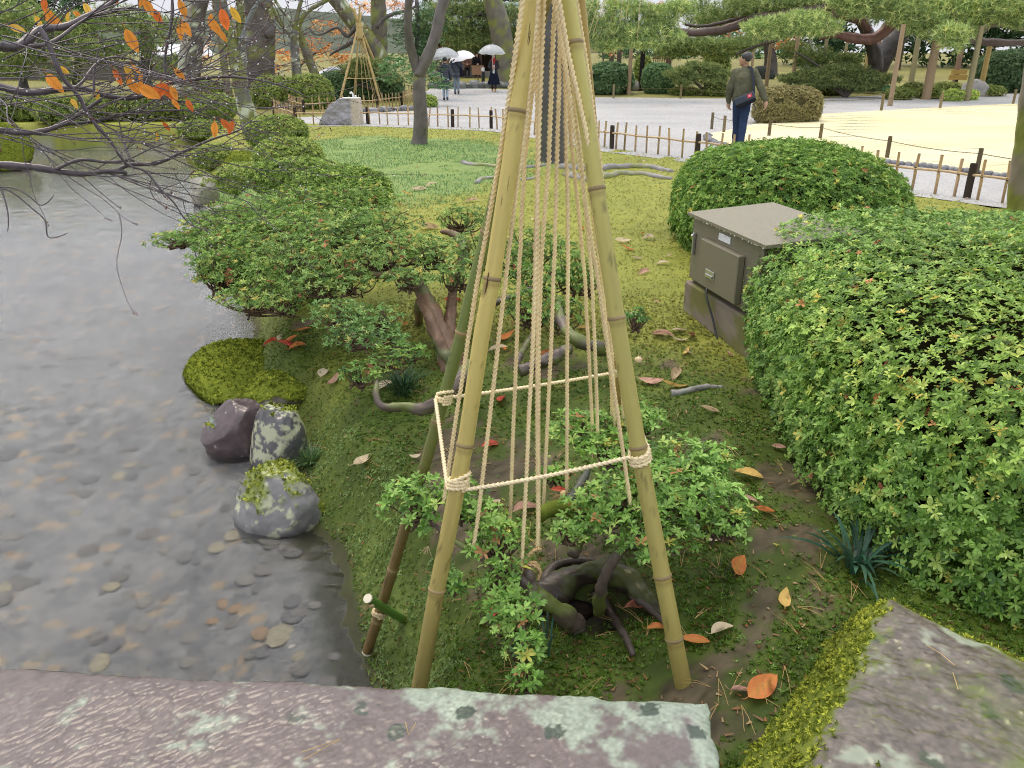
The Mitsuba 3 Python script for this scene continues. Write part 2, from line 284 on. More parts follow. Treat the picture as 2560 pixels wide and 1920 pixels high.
# ---------------------------------------------------------------- stone bridge slab and stone block
def slab(c, thick, nx, ny, amp, flare=0.0, seed=0, rnd=0.02, dz=None):
    """c: four top corners (near-left, near-right, far-right, far-left)"""
    c = np.asarray(c, float); s = np.r_[0, np.linspace(0, 1, nx), 1]; t = np.r_[0, np.linspace(0, 1, ny), 1]
    S, Tt = np.meshgrid(s, t, indexing='ij'); S, Tt = S[..., None], Tt[..., None]
    v = c[0] * (1 - S) * (1 - Tt) + c[1] * S * (1 - Tt) + c[2] * S * Tt + c[3] * (1 - S) * Tt
    m = np.minimum.reduce([S[..., 0] * np.linalg.norm(c[1] - c[0]), (1 - S[..., 0]) * np.linalg.norm(c[1] - c[0]), Tt[..., 0] * np.linalg.norm(c[3] - c[0]), (1 - Tt[..., 0]) * np.linalg.norm(c[3] - c[0])])
    ctr = v.mean((0, 1)); out = nrm(v - ctr)
    v = v + np.stack([meshkit.fbm(v * 11, 4, seed) - .5, meshkit.fbm(v * 11, 4, seed + 3) - .5, 0 * S[..., 0]], -1) * .05 * np.exp(-m / .05)[..., None]
    v[..., 2] += amp * (meshkit.fbm(v * [6, 6, 1], 4, seed) - .5) * 2 - rnd * np.exp(-m / (rnd * 1.2))
    if dz is not None: v[..., 2] += dz(v[..., 0], v[..., 1])
    e = np.zeros(v.shape[:2], bool); e[0] = e[-1] = True; e[:, 0] = e[:, -1] = True
    v[e] += np.c_[out[e][:, :2] * flare, -thick * np.ones(e.sum())]
    a, b = v.shape[:2]; i, j = np.meshgrid(np.arange(a - 1), np.arange(b - 1), indexing='ij'); q = i * b + j
    return v.reshape(-1, 3), np.stack([q, q + b, q + b + 1, q + 1], -1).reshape(-1, 4)
def slab_look(v):
    x, y, z = v.T; f = meshkit.fbm(v * 5, 4, 1); g = meshkit.fbm(v * 34, 3, 2); h = meshkit.noise(v * 130, 3); h2 = meshkit.noise(v * 260, 4)
    c = mixc((.068, .053, .053), (.195, .163, .168), np.clip(f * .55 + g * .6 - .08, 0, 1)) * (.78 + .27 * h + .2 * h2)[:, None]
    ed = smst(.30, .0, (fl[1] + (fr[1] - fl[1]) * (x - fl[0]) / (fr[0] - fl[0])) - y); L_ = meshkit.fbm(v * 12 + 5, 4, 6) * .72 + g * .28 + .24 * smst(-.95, .25, x) * ed ** .7 + .06 * smst(.15, .5, x)
    c = mixc(c, mixc((.20, .26, .18), (.36, .43, .31), g) * (.7 + .6 * h)[:, None], smst(.57, .72, L_) * .85); w = meshkit.fbm(v * 6, 2, 9) * 1.4
    d, d2, k = npvor(x * 6.5 + .5 * f + .4 * g, y * 6.5 + .5 * g); c = mixc(c, np.array([.035, .055, .030]) * (.7 + .7 * h)[:, None], smst(.19, .14, d + (g - .5) * .28) * (k > .67) * smst(-.8, -.35, x) * .92)
    c = mixc(c, mixc((.09, .13, .03), (.26, .32, .15), g), smst(.03, .0, ed * 0 + (z - (ZB - .012)) * 8 + .08) * .8); return c
def slab_dz(x, y):
    v = np.stack([x, y, x * 0], -1); w = meshkit.fbm(v * 6, 2, 9) * 1.5; d, d2, k = npvor((x * .8 + y * .6) * 17 + w, (y * .8 - x * .6) * 44 + w * 1.8)
    return -.0026 * smst(.15, .02, d2 - d) * smst(.60, .38, meshkit.fbm(v * 3 + 7, 2, 4)) * smst(.55, -.3, x) + .0035 * (meshkit.fbm(v * 30, 4, 5) - .5) + .0012 * (meshkit.noise(v * 120, 6) - .5)
ZB = 0.10
fl, fr, nrc = G(-500, 1412, ZB), G(1536, 1505, ZB), G(1575, 1800, ZB)
SB = slab([[fl[0], .9, ZB], nrc + (nrc - fr) * .3, fr, fl], .26, 760, 170, .004, 0.0, 2, dz=slab_dz)
put('stone_bridge', SB, 'slab_mat', slab_look(SB[0]), True)
tag('stone_bridge', 'flat wet purple-grey granite bridge slab with pale lichen at its right end', 'bridge')
ZS = 0.17
def block_look(v, nz):
    x, y, z = v.T; f = meshkit.fbm(v * 5 + 3, 4, 1); g = meshkit.fbm(v * 30, 3, 2); h = meshkit.noise(v * 110, 3)
    c = mixc((.045, .036, .03), (.215, .185, .16), np.clip(f * .45 + g * .8 - .12, 0, 1)) * (.6 + .8 * h)[:, None]; c = mixc(c, mixc((.20, .25, .18), (.37, .43, .33), g), smst(.58, .69, meshkit.fbm(v * 10, 4, 5) * .7 + g * .3) * .75)
    d, d2, w = npvor(x * 7 + .4 * f + 2, y * 7 + .4 * g); c = mixc(c, (.035, .055, .025), smst(.22, .15, d + (g - .5) * .28) * (w > .74) * .9)
    m = np.maximum(smst(.95, .75, nz + (f - .5) * .4), smst(.50, .62, meshkit.fbm(v * 4 + 1, 4, 8)) * .75); return mixc(c, mixc((.06, .095, .012), (.22, .27, .04), np.clip(f * .4 + g * .6, 0, 1)), m * .93)
def block_dz(x, y): v = np.stack([x, y, x * 0], -1); return .016 * (meshkit.fbm(v * 14, 4, 5) - .5) + .007 * (meshkit.fbm(v * 60, 3, 6) - .5)
ca, cb = G(1915, 1275, ZS), G(1715, 1700, ZS)
rt = nrm(G(2212, 1415, ZS) - ca)
BLK = slab([cb, cb + rt * 1.6, ca + rt * 1.6, ca], .32, 260, 200, .02, .24, 8, .03, block_dz)
bn = np.array(trimesh.Trimesh(BLK[0], np.vstack([BLK[1][:, [0, 1, 2]], BLK[1][:, [0, 2, 3]]]), process=False).vertex_normals)[:, 2]
put('stone_block', BLK, 'slab_mat', block_look(BLK[0], np.abs(bn)), True)
tag('stone_block', 'lichen-spotted stone block with a mossy left side under the large hedge', 'stone')
# ---------------------------------------------------------------- bamboo snow-guard frame with straw ropes
def px_line(uv, d0, d1, n):
    """points of the photograph on one straight line in space whose axial depth runs from d0 to d1 (1/depth is linear along it)"""
    uv = np.asarray(uv, float); s = np.r_[0, np.cumsum(np.linalg.norm(np.diff(uv, axis=0), axis=1))]; s /= s[-1]
    w = np.linspace(0, 1, n); q = np.stack([np.interp(w, s, uv[:, k]) for k in (0, 1)], 1)
    return np.array([D(a, b, 1 / (1 / d0 * (1 - t) + t / d1)) for (a, b), t in zip(q, w)])
def bamboo(p, r0, r1, nodes, cols, seed):
    """culm and its node rings; nodes: arc positions in 0..1; cols: colours from foot to top"""
    p = spline(p, 160) if len(p) < 160 else p
    L = np.r_[0, np.cumsum(np.linalg.norm(np.diff(p, axis=0), axis=1))]; s = L / L[-1]
    r = r0 + (r1 - r0) * s
    for q in nodes: r = r * (1 + .05 * np.exp(-((L - q * L[-1]) / .012) ** 2))
    n = 20; v, f = tube(p, r, n); ss = np.r_[np.repeat(s, n), 0, 1]
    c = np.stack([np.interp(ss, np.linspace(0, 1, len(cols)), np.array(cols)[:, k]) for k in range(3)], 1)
    t = nrm(p[-1] - p[0]); along = v @ t
    c = c * (0.86 + .26 * meshkit.fbm(np.c_[(v - np.outer(along, t)) * 120, along * 1.5], 3, seed)[:, None]) if False else c * (0.85 + .3 * meshkit.fbm((v - np.outer(along, t)) * 110 + np.outer(along, t) * 2.5, 3, seed)[:, None])
    blot = smst(.66, .74, meshkit.fbm((v - np.outer(along, t)) * 60 + np.outer(along, t) * 14, 4, seed + 5))[:, None]
    c = c * (1 - blot * .5)
    for q in nodes:
        d = (ss - q) * L[-1]; below = np.exp(-((d + .012) / .010) ** 2)[:, None]; c = c * (1 - .45 * below) + .45 * below * np.array([.16, .11, .06])
        up = np.exp(-((d - .004) / .004) ** 2)[:, None]; c = c * (1 - .5 * up) + .5 * up * np.array([.62, .52, .26])
    return (v, f), c, p, r
def ring(p, r, q, h=.006):
    L = np.r_[0, np.cumsum(np.linalg.norm(np.diff(p, axis=0), axis=1))]; i = int(np.argmin(np.abs(L - q * L[-1]))); i = min(max(i, 1), len(p) - 2); t = nrm(p[i + 1] - p[i - 1])
    return tube(np.array([p[i] - t * h, p[i] - t * h * .3, p[i] + t * h * .3, p[i] + t * h]), np.array([r[i] * 1.01, r[i] * 1.09, r[i] * 1.09, r[i] * 1.01]), 20, cap=False)
FR = thing('bamboo_tripod', 'tall bamboo poles with straw ropes fanning down over the small azalea', 'snow guard')
POLES = {}
def pole(nm, uv, d0, d1, ext0, ext1, r0, r1, nodes, cols, seed, label):
    p = px_line(uv, d0, d1, 60); a, b = nrm(p[0] - p[4]), nrm(p[-1] - p[-5])
    p = np.vstack([p[:1] + a * ext0, p, p[-1:] + b * ext1]) if ext0 else np.vstack([p, p[-1:] + b * ext1])
    vs = np.array([((q - EYE) @ [0, math.cos(PITCH), -math.sin(PITCH)]) for q in p])
    m, c, p, r = bamboo(spline(p, 170), r0, r1, nodes, cols, seed)
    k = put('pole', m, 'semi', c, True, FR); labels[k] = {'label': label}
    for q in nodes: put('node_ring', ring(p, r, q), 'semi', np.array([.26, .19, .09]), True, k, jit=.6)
    POLES[nm] = (p, r); return k
def vrow(p, v):
    """index of the pole point seen at photo row v"""
    q = (p - EYE); x = q @ [0, math.cos(PITCH), -math.sin(PITCH)]; y = q @ [0, -math.sin(PITCH), -math.cos(PITCH)]
    return int(np.argmin(np.abs((y / x * FOC + 960) / K - v)))
def nodes_at(uv, d0, d1, ext0, ext1, vs):
    p = px_line(uv, d0, d1, 60); a, b = nrm(p[0] - p[4]), nrm(p[-1] - p[-5])
    p = spline(np.vstack([p[:1] + a * ext0, p, p[-1:] + b * ext1]) if ext0 else np.vstack([p, p[-1:] + b * ext1]), 170)
    L = np.r_[0, np.cumsum(np.linalg.norm(np.diff(p, axis=0), axis=1))]; return [L[vrow(p, v)] / L[-1] for v in vs]
PA = [(908, 1475), (944, 1273), (976, 1114), (1006, 955), (1041, 720), (1062, 610), (1103, 346), (1116, 241), (1148, 0), (1186, -280)]
PB = [(1480, 1500), (1430, 1240), (1377, 957), (1331, 680), (1284, 375), (1241, 94), (1227, 0), (1186, -280)]
PC = [(793, 1409), (848, 1233), (880, 1123), (922, 992), (961, 852), (993, 735), (1053, 496), (1171, 23), (1240, -250)]
PD = [(1352, 1060), (1336, 830), (1322, 698), (1273, 234), (1250, 0), (1222, -280)]
for nm, uv, d0, d1, e0, r0, r1, nv, cols, sd, lb in [
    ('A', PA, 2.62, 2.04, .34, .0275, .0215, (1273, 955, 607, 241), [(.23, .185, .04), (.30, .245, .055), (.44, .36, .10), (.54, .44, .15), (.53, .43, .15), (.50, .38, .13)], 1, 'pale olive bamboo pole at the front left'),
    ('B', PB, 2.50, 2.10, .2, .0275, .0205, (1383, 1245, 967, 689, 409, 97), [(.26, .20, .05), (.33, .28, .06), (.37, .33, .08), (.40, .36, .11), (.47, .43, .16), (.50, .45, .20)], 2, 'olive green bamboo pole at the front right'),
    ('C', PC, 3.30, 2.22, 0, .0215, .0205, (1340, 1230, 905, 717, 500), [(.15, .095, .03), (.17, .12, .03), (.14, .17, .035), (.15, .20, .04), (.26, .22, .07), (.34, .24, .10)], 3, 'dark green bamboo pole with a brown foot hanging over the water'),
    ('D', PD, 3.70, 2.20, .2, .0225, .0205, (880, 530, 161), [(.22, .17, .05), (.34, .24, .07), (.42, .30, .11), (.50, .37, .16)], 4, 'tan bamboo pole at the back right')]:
    nd = nodes_at(uv, d0, d1, e0, .12, nv)
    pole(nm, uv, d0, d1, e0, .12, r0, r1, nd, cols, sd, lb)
def on_pole(nm, v, du, dv, w):
    p, r = POLES[nm]; i = vrow(p, v); j = vrow(p, v + dv); e = nrm(EYE - p[i]); sd = nrm(np.cross(nrm(p[-1] - p[0]), e)); return tube(spline([p[i] + (e * .93 + sd * du) * r[i], p[(i + j) // 2] + (e * .95 + sd * (du + .05)) * r[i], p[j] + (e * .93 + sd * du) * r[j]], 8), np.array([.3, .8, 1, 1, 1, .9, .6, .2]) * w, 5)
for v, du, dv, w in [(30, .15, 85, .0016), (62, .32, 40, .0013), (45, -.25, 30, .0009), (360, .1, 70, .0012), (420, -.35, 30, .0009), (590, -.55, 45, .0022)]: labels[put('split_mark', on_pole('A', v, du, dv, w), 'matte', (.10, .055, .03), True, FR + '__pole')] = {'label': 'dark split in the bamboo'}
p, r = POLES['C']
put('cut_end', tube([p[0] - nrm(p[1] - p[0]) * .002, p[0] + nrm(p[1] - p[0]) * .006], r[0] * 1.03, 20), 'matte', (.66, .6, .48), False, FR + '__pole_002')
rr_ = RS(31)
def put_rope(nm, m, base=(.88, .74, .44)): return put(nm, m, 'matte', rope_col(m, rr_, base), True, FR)
def fray(p, t, n, L, r0=.0007, spread=.5):
    """loose straw ends round p, along t"""
    ms = []
    for _ in range(n):
        d = nrm(t + rr_.normal(0, spread, 3)); l = L * rr_.uniform(.5, 1); ms.append(tube([p, p + d * l * .5 + rr_.normal(0, .002, 3), p + d * l], [r0 * 1.5, r0, r0 * .4], 3, cap=False))
    return cat(ms)
RO = [([(1129, 0), (1101, 211), (1080, 340), (1013, 732), (970, 1004), (958, 1085)], 2.07, 2.72), ([(1162, 0), (1143, 188), (1124, 346), (1079, 732), (1032, 1121), (1022, 1185)], 2.10, 2.66),
      ([(1166, 0), (1152, 180), (1135, 346), (1119, 732), (1102, 1110), (1101, 1130)], 2.2, 2.95), ([(1175, 0), (1164, 281), (1152, 732), (1132, 1120), (1127, 1205), (1126, 1275)], 2.13, 2.72),
      ([(1168, 0), (1160, 140), (1163, 346), (1161, 732), (1162, 1121), (1160, 1185)], 2.2, 2.72), ([(1200, 0), (1196, 60), (1185, 346), (1171, 533), (1164, 732), (1163, 1180)], 2.22, 2.76),
      ([(1212, 0), (1209, 105), (1201, 346), (1190, 732), (1180, 950), (1173, 1110)], 2.3, 3.0), ([(1216, 0), (1222, 211), (1224, 605), (1224, 990), (1224, 1078)], 2.3, 3.0),
      ([(1214, 0), (1226, 211), (1265, 605), (1278, 886), (1282, 1005)], 2.3, 3.25), ([(1218, 0), (1240, 211), (1276, 605), (1285, 792), (1293, 1010)], 2.26, 3.2),
      ([(1197, 0), (1221, 141), (1256, 375), (1292, 605), (1318, 780), (1348, 991), (1361, 1088)], 2.09, 2.72), ([(1222, 0), (1250, 240), (1299, 605), (1320, 830), (1323, 960)], 2.28, 3.3),
      ([(1207, 0), (1230, 129), (1261, 270), (1281, 375), (1322, 605), (1355, 769), (1395, 991), (1408, 1052)], 2.07, 2.60), ([(1244, 0), (1265, 129), (1279, 234), (1293, 330), (1312, 500), (1340, 760), (1352, 1020)], 2.17, 3.35),
      ([(1306, 560), (1312, 640), (1322, 760), (1326, 860), (1330, 1000)], 2.75, 3.3)]
for uv, d0, d1 in RO:
    p = px_line(uv, d0, d1, 80); p = np.vstack([p[:1] + nrm(p[0] - p[3]) * .5 * np.linspace(1, .2, 4)[:, None], p]) if uv[0][1] == 0 else p
    p[5:-2] += np.cumsum(rr_.normal(0, .0004, p[5:-2].shape), 0) * np.sin(np.linspace(0, np.pi, len(p) - 7))[:, None]
    k = put_rope('hanging_rope', rope(p, .0068))
    ms = [fray(p[i], nrm(rr_.normal(0, 1, 3)), 1, .022, .0005) for i in rr_.integers(8, len(p) - 2, 13)]
    labels[put('loose_straw', cat(ms), 'matte', (.62, .48, .28), True, k)] = {'kind': 'stuff'}
def coil(p, r, i, turns, gap=.011, rr=.0066, tilt=0.0):
    t = nrm(p[i + 1] - p[i - 1]); a = nrm(np.cross(t, [0, 0, 1.0])); b = np.cross(t, a); s = np.linspace(0, 1, int(turns * 22))
    th = s * turns * 2 * np.pi
    return rope(p[i] + np.outer((s - .5) * turns * gap + tilt * np.sin(th + 1), t) + (r[i] + rr * .7) * (np.outer(np.cos(th), a) + np.outer(np.sin(th), b)), rr)
ti = {}
for nm, v, tn in (('A', 1045, 3.0), ('B', 985, 3.3), ('C', 865, 2.6), ('D', 800, 2.4)):
    p, r = POLES[nm]; i = vrow(p, v); ti[nm] = (p[i], r[i])
    put_rope('lashing', cat([coil(p, r, i, tn, .011, .0066, .006), coil(p, r, i + 1, 1.2, .02, .0062, .016)]), (.88, .76, .50))
def span(a, b, sag, sd=0):
    s = np.linspace(0, 1, 60)[:, None]; p = a * (1 - s) + b * s; p[:, 2] -= sag * 4 * (s * (1 - s))[:, 0]; return rope(p, .0064)
q = lambda nm, u, v: ti[nm][0] + nrm(EYE - ti[nm][0]) * ti[nm][1] * 0.9
right = np.array([1., 0, 0])
put_rope('tie_rope', span(q('A', 0, 0) + right * .02 - [0, 0, .02], q('B', 0, 0) - [0.03, 0, 0.0], .008), (.90, .78, .52))
put_rope('tie_rope', span(ti['C'][0] + right * .01 + [0, 0, .005], ti['D'][0] - [.0, .02, 0], .006), (.90, .78, .52))
put_rope('tie_rope', span(ti['C'][0] + nrm(EYE - ti['C'][0]) * .02 - [.028, 0, .0], ti['A'][0] - [.032, .0, .01], .0), (.90, .78, .52))
put_rope('tie_rope', span(ti['D'][0] + [.02, 0, 0], ti['B'][0] + [.026, .02, .01], .004), (.90, .78, .52))
p, r = POLES['D']; i = vrow(p, 775)
m = cat([ico(D(1379, 777, 3.25), .014, 2, .3, 2, 4), fray(D(1379, 777, 3.25), np.array([.5, 0, .6]), 14, .035)]); put_rope('rope_knot', m, (.7, .55, .34))
# the stake that holds the foot of the dark pole
sa, sb = D(795, 1293, 3.08), D(872, 1338, 3.34)
m, c, pp, r2 = bamboo(spline([sa, (sa + sb) / 2, sb + (sb - sa) * .3], 60), .0175, .0175, [.75], [(.10, .20, .03), (.10, .22, .04)], 6)
k = put('stake', m, 'semi', c, True, FR); labels[k] = {'label': 'short bright green bamboo stake pushed into the bank'}
put('cut_end', tube([sa - nrm(sb - sa) * .004, sa + nrm(sb - sa) * .004], .018, 18), 'matte', (.78, .72, .58), False, k)
p, r = POLES['C']; i = vrow(p, 1322)
put_rope('lashing', coil(p, r, i, 2.1, .010, .0060, .004), (.66, .54, .34))
put('loose_straw', cat([fray(D(800, 1308, 3.1), nrm(D(780, 1318, 3.05) - D(806, 1306, 3.1)), 26, .045, .0009, .35), ico(D(803, 1307, 3.1), .011, 2, .3)]), 'matte', (.62, .5, .30), True, FR)
# loop of rope round the cut azalea stub and other ends
c0 = D(1146, 1238, 2.72); th = np.linspace(-.6, 5.2, 50)
put_rope('rope_loop', cat([rope(c0 + np.stack([.030 * np.cos(th) , .012 * np.sin(th * 2) , .034 * np.sin(th)], 1) + np.outer(np.linspace(0, 1, 50), [0, .012, .01]), .0068), rope(c0 + np.stack([.034 * np.cos(th * .55 + .5), 0 * th - .01, .040 * np.sin(th * .55 + .5)], 1), .0066), rope(spline([D(1168, 1185, 2.71), D(1150, 1192, 2.70), D(1128, 1215, 2.70), D(1113, 1232, 2.7)], 20), .0066)]), (.58, .42, .22))
put('loose_straw', fray(D(925, 1180, 2.75), nrm(D(915, 1200, 2.75) - D(925, 1178, 2.75)), 22, .04, .0009, .3), 'matte', (.62, .5, .3), True, FR)
put('loose_straw', cat([fray(D(1215, 1068, 2.95), nrm(D(1190, 1080, 2.95) - D(1215, 1066, 2.95)), 26, .055, .0009, .3), ico(D(1217, 1066, 2.95), .012, 2, .3)]), 'matte', (.6, .46, .26), True, FR)
# ---------------------------------------------------------------- foliage
AZ = np.array([(.058, .135, .027), (.112, .23, .045), (.172, .325, .066), (.255, .425, .10), (.345, .47, .115), (.47, .45, .10), (.40, .20, .09), (.30, .10, .06)])
HEXA = [False]
def leaves(base, d, up, ln, wd, fold=.18, droop=.12):
    """folded four-cornered leaves; all arguments per leaf"""
    w = nrm(np.cross(d, up)); n = np.cross(w, d); ln, wd = ln[:, None], wd[:, None]
    b, t = base, base + d * ln - n * droop * ln
    l, r = base + d * ln * .52 + w * wd * .5 + n * fold * wd, base + d * ln * .52 - w * wd * .5 + n * fold * wd
    if HEXA[0]:
        q = [base + d * ln * a + w * wd * .5 * e + n * (fold * abs(e) * wd - droop * ln * a * a * .6) for a, e in ((.34, .82), (.72, .9), (.72, -.9), (.34, -.82))]; v = np.stack([b, q[0], q[1], t, q[2], q[3]], 1).reshape(-1, 3); i = np.arange(len(base))[:, None] * 6
        return v, np.stack([np.hstack([i, i + 1, i + 5]), np.hstack([i + 1, i + 2, i + 5]), np.hstack([i + 2, i + 4, i + 5]), np.hstack([i + 2, i + 3, i + 4])], 1).reshape(-1, 3)
    v = np.stack([b, r, t, l], 1).reshape(-1, 3); i = np.arange(len(base))[:, None] * 4
    return v, np.stack([np.hstack([i, i + 1, i + 2]), np.hstack([i, i + 2, i + 3])], 1).reshape(-1, 3)
def rosettes(P, A, size, rng, n=6, pal=AZ, w=(.2, .3, .25, .15, .06, .03, .004, .003), spread=(50, 82), shift=None):
    N = len(P); A = nrm(A); a = nrm(np.cross(A, nrm(rng.normal(size=(N, 3))))); b = np.cross(A, a)
    ph = (np.arange(n)[None] * 2 * np.pi / n + rng.uniform(0, 6.3, (N, 1)) + rng.normal(0, .25, (N, n)))[..., None]
    ep = np.radians(rng.uniform(*spread, (N, n)))[..., None]
    d = nrm(np.cos(ep) * A[:, None] + np.sin(ep) * (np.cos(ph) * a[:, None] + np.sin(ph) * b[:, None])).reshape(-1, 3)
    L = (np.broadcast_to(size, (N,))[:, None] * rng.uniform(.6, 1.1, (N, n))).ravel()
    up = nrm(np.repeat(A, n, 0) + rng.normal(0, .25, (N * n, 3)))
    v, f = leaves(np.repeat(P, n, 0), d, up, L, L * rng.uniform(.32, .44, N * n))
    w = np.asarray(w) / np.sum(w); ci = rng.choice(len(pal), N, p=w); c = pal[ci]
    if shift is not None: c = c * shift
    c = np.repeat(c, n, 0) * rng.uniform(.78, 1.22, (N * n, 1)); c = np.repeat(c, 6 if HEXA[0] else 4, 0)
    return v, f, c
def stuffpart(k, label=None):
    labels[k] = {'kind': 'stuff', **({'label': label} if label else {})}; return k
def view_dist(P): return np.linalg.norm(P - EYE, axis=1)
def superell(c, r, p, N, rng, amp, freq, seed, zmin=-1.0):
    d = nrm(rng.normal(size=(N * 2, 3))); s = (np.abs(d) ** p).sum(1, keepdims=True) ** (-1 / p)
    d = d[d[:, 2] * s[:, 0] > zmin]; s = s[d[:, 2] > -9] if False else (np.abs(d) ** p).sum(1, keepdims=True) ** (-1 / p)
    k = 1 + amp * 2 * (meshkit.fbm(d * freq + seed * 7.3, 4, seed) - .5)
    q = d * s; n = nrm(np.sign(q) * np.abs(q) ** (p - 1) / np.asarray(r))
    return np.asarray(c) + q * k[:, None] * np.asarray(r), n
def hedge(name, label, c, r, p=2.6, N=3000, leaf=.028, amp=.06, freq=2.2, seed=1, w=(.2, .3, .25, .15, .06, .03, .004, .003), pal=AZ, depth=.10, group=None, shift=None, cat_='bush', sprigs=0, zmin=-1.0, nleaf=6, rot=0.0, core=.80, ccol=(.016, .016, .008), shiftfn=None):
    rng = RS(seed); c = np.asarray(c, float); t = thing(name, label, cat_, group)
    P, n = superell((0, 0, 0), r, p, N, rng, amp, freq, seed, zmin)
    P = P * (1 - depth * rng.random((len(P), 1)) ** 1.7) ; P += rng.normal(0, leaf * .35, P.shape)
    keep = P[:, 2] + c[2] > gz(c[0], c[1]) - .05; P, n = P[keep], n[keep]
    A = nrm(n + np.array([0, 0, .55]) + rng.normal(0, .35, P.shape))
    P, A = rotz(P, rot) + c, rotz(A, rot)
    vd = nrm(EYE - P); keep = ((A * vd).sum(1) > -.55) & (P[:, 0] < .72 * P[:, 1] + 1.0); P, A = P[keep], A[keep]
    bare = meshkit.fbm(P * (1.1 / leaf * .08), 3, seed + 3) > .725
    P, A = P[~bare], A[~bare]
    sh = np.ones((len(P), 1)) * (np.ones(3) if shift is None else np.asarray(shift)) * (.82 + .36 * meshkit.fbm(P * 2.5, 3, seed + 9)[:, None])
    if shiftfn is not None: sh = sh * shiftfn(P)
    sz = leaf * rng.uniform(.6, 1.35, len(P))
    o = np.argsort(view_dist(P)); near = o[:sprigs * 2:2] if sprigs else o[:0]; rest = np.setdiff1d(np.arange(len(P)), near)
    v, f, cc = rosettes(P[rest], A[rest], sz[rest], rng, nleaf, pal, w, shift=sh[rest])
    stuffpart(put('foliage', (v, f), 'leafy', cc, False, t))
    for i in near:
        v, f, cc = rosettes(P[i:i + 1], A[i:i + 1], sz[i:i + 1], rng, 7, pal, w, shift=sh[i:i + 1]); put('leaf_sprig', (v, f), 'leafy', cc, False, t)
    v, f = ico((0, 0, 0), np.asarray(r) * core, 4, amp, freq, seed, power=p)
    put('shade_core', (rotz(v, rot) + c, f), 'matte', ccol, True, t, jit=.5)  # solid hull; shade between the leaves is put into its dark colour
    return t, P
def mpp(d): return K * d / FOC
def pad_ell(u, v, ru, rv, d):
    th = PITCH + math.atan((v * K - 960) / FOC); s = mpp(d); rx = ru * s; ry = min(.85 * rx, .72 * rv * s / max(math.sin(th), .1))
    rz = math.sqrt(max((rv * s) ** 2 - (ry * math.sin(th)) ** 2, (.45 * rv * s) ** 2)) / math.cos(th)
    return D(u, v, d), np.array([rx, ry, rz])
def padshrub(name, label, pads, trunk, leaf, dens, seed, sprigs=0, w=(.16, .30, .28, .16, .06, .02, .012, .008), shift=(1, 1, 1), barkcol=(.11, .085, .07), cat_='azalea shrub', mat='leafy', group=None):
    """pads: (u, v, ru, rv, depth); trunk: list of (points, radii)"""
    rng = RS(seed); t = thing(name, label, cat_, group)
    allP = []
    for k, (u, v, ru, rv, d) in enumerate(pads):
        c, r = pad_ell(u, v, ru, rv, d); area = math.pi * r[0] * r[1] + 2.2 * (r[0] + r[1]) * r[2]; N = max(20, int(area * dens * 2.1))
        q = nrm(rng.normal(size=(N * 2, 3))); q = q[q[:, 2] > -.45][:N]
        kk = 1 + .5 * (meshkit.fbm(q * 1.9 + k * 3.1 + seed, 3, seed) - .5) * 2
        P = c + q * r * kk[:, None] * (rng.random((len(q), 1)) ** .33)
        A = nrm(q / r * r.min() * .8 + np.array([0, 0, .9]) + rng.normal(0, .3, P.shape))
        sh = (np.asarray(shift) * (.8 + .4 * meshkit.fbm(P * 4, 2, seed)[:, None]))
        sz = leaf * rng.uniform(.6, 1.35, len(P))
        o = np.argsort(view_dist(P)); ns = int(sprigs / len(pads)); near = o[:ns * 2:2]; rest = np.setdiff1d(np.arange(len(P)), near)
        v_, f_, cc = rosettes(P[rest], A[rest], sz[rest], rng, 6, AZ, w, shift=sh[rest])
        stuffpart(put('foliage_pad', (v_, f_), mat, cc, False, t))
        for i in near:
            v_, f_, cc = rosettes(P[i:i + 1], A[i:i + 1], sz[i:i + 1], rng, 7, AZ, w, shift=sh[i:i + 1]); put('leaf_sprig', (v_, f_), mat, cc, False, t)
        hub = c - [0, 0, r[2] * .8]; ms = []
        for i in rng.choice(len(P), min(len(P), int(14 + 60 * r[0])), replace=False):
            mid = (hub + P[i]) / 2 + rng.normal(0, .12, 3) * r + [0, 0, -.25 * r[2]]
            ms.append(tube(spline([hub + (rng.random(3) - .5) * r * .8, mid, P[i]], 6), np.linspace(.0042, .0016, 6) * (1 + d * .12), 4, cap=False))
        stuffpart(put('twigs', cat(ms), 'matte', (.15, .11, .08), True, t, jit=.3)); allP.append(P)
    for pts, rad in trunk:
        q = spline(pts, 40); rr = np.interp(np.linspace(0, 1, 40), np.linspace(0, 1, len(rad)), rad)
        rr = rr * np.interp(np.linspace(0, 1, 40), [0, .93, 1], [1, 1, .35]); m = tube(q, rr, 18, noise=.5, seed=seed); cc_ = np.vstack([np.repeat(q, 18, 0), q[:1], q[-1:]]); m = (cc_ + (m[0] - cc_) * (1 + .5 * (meshkit.fbm(m[0] * [55, 55, 30], 3, 7)[:, None] - .5)), m[1]); vv = m[0]; tcol = np.asarray(barkcol) * (.55 + .9 * meshkit.fbm(vv * 30, 4, 2)[:, None])
        ms_ = smst(.5, .62, meshkit.fbm(vv * 8, 3, 6))[:, None] * .8; tcol = tcol * (1 - ms_) + ms_ * np.array([.12, .16, .03])
        put('trunk' if rad[0] > .03 else 'branch', m, 'semi', tcol, True, t)
    return t, np.vstack(allP)
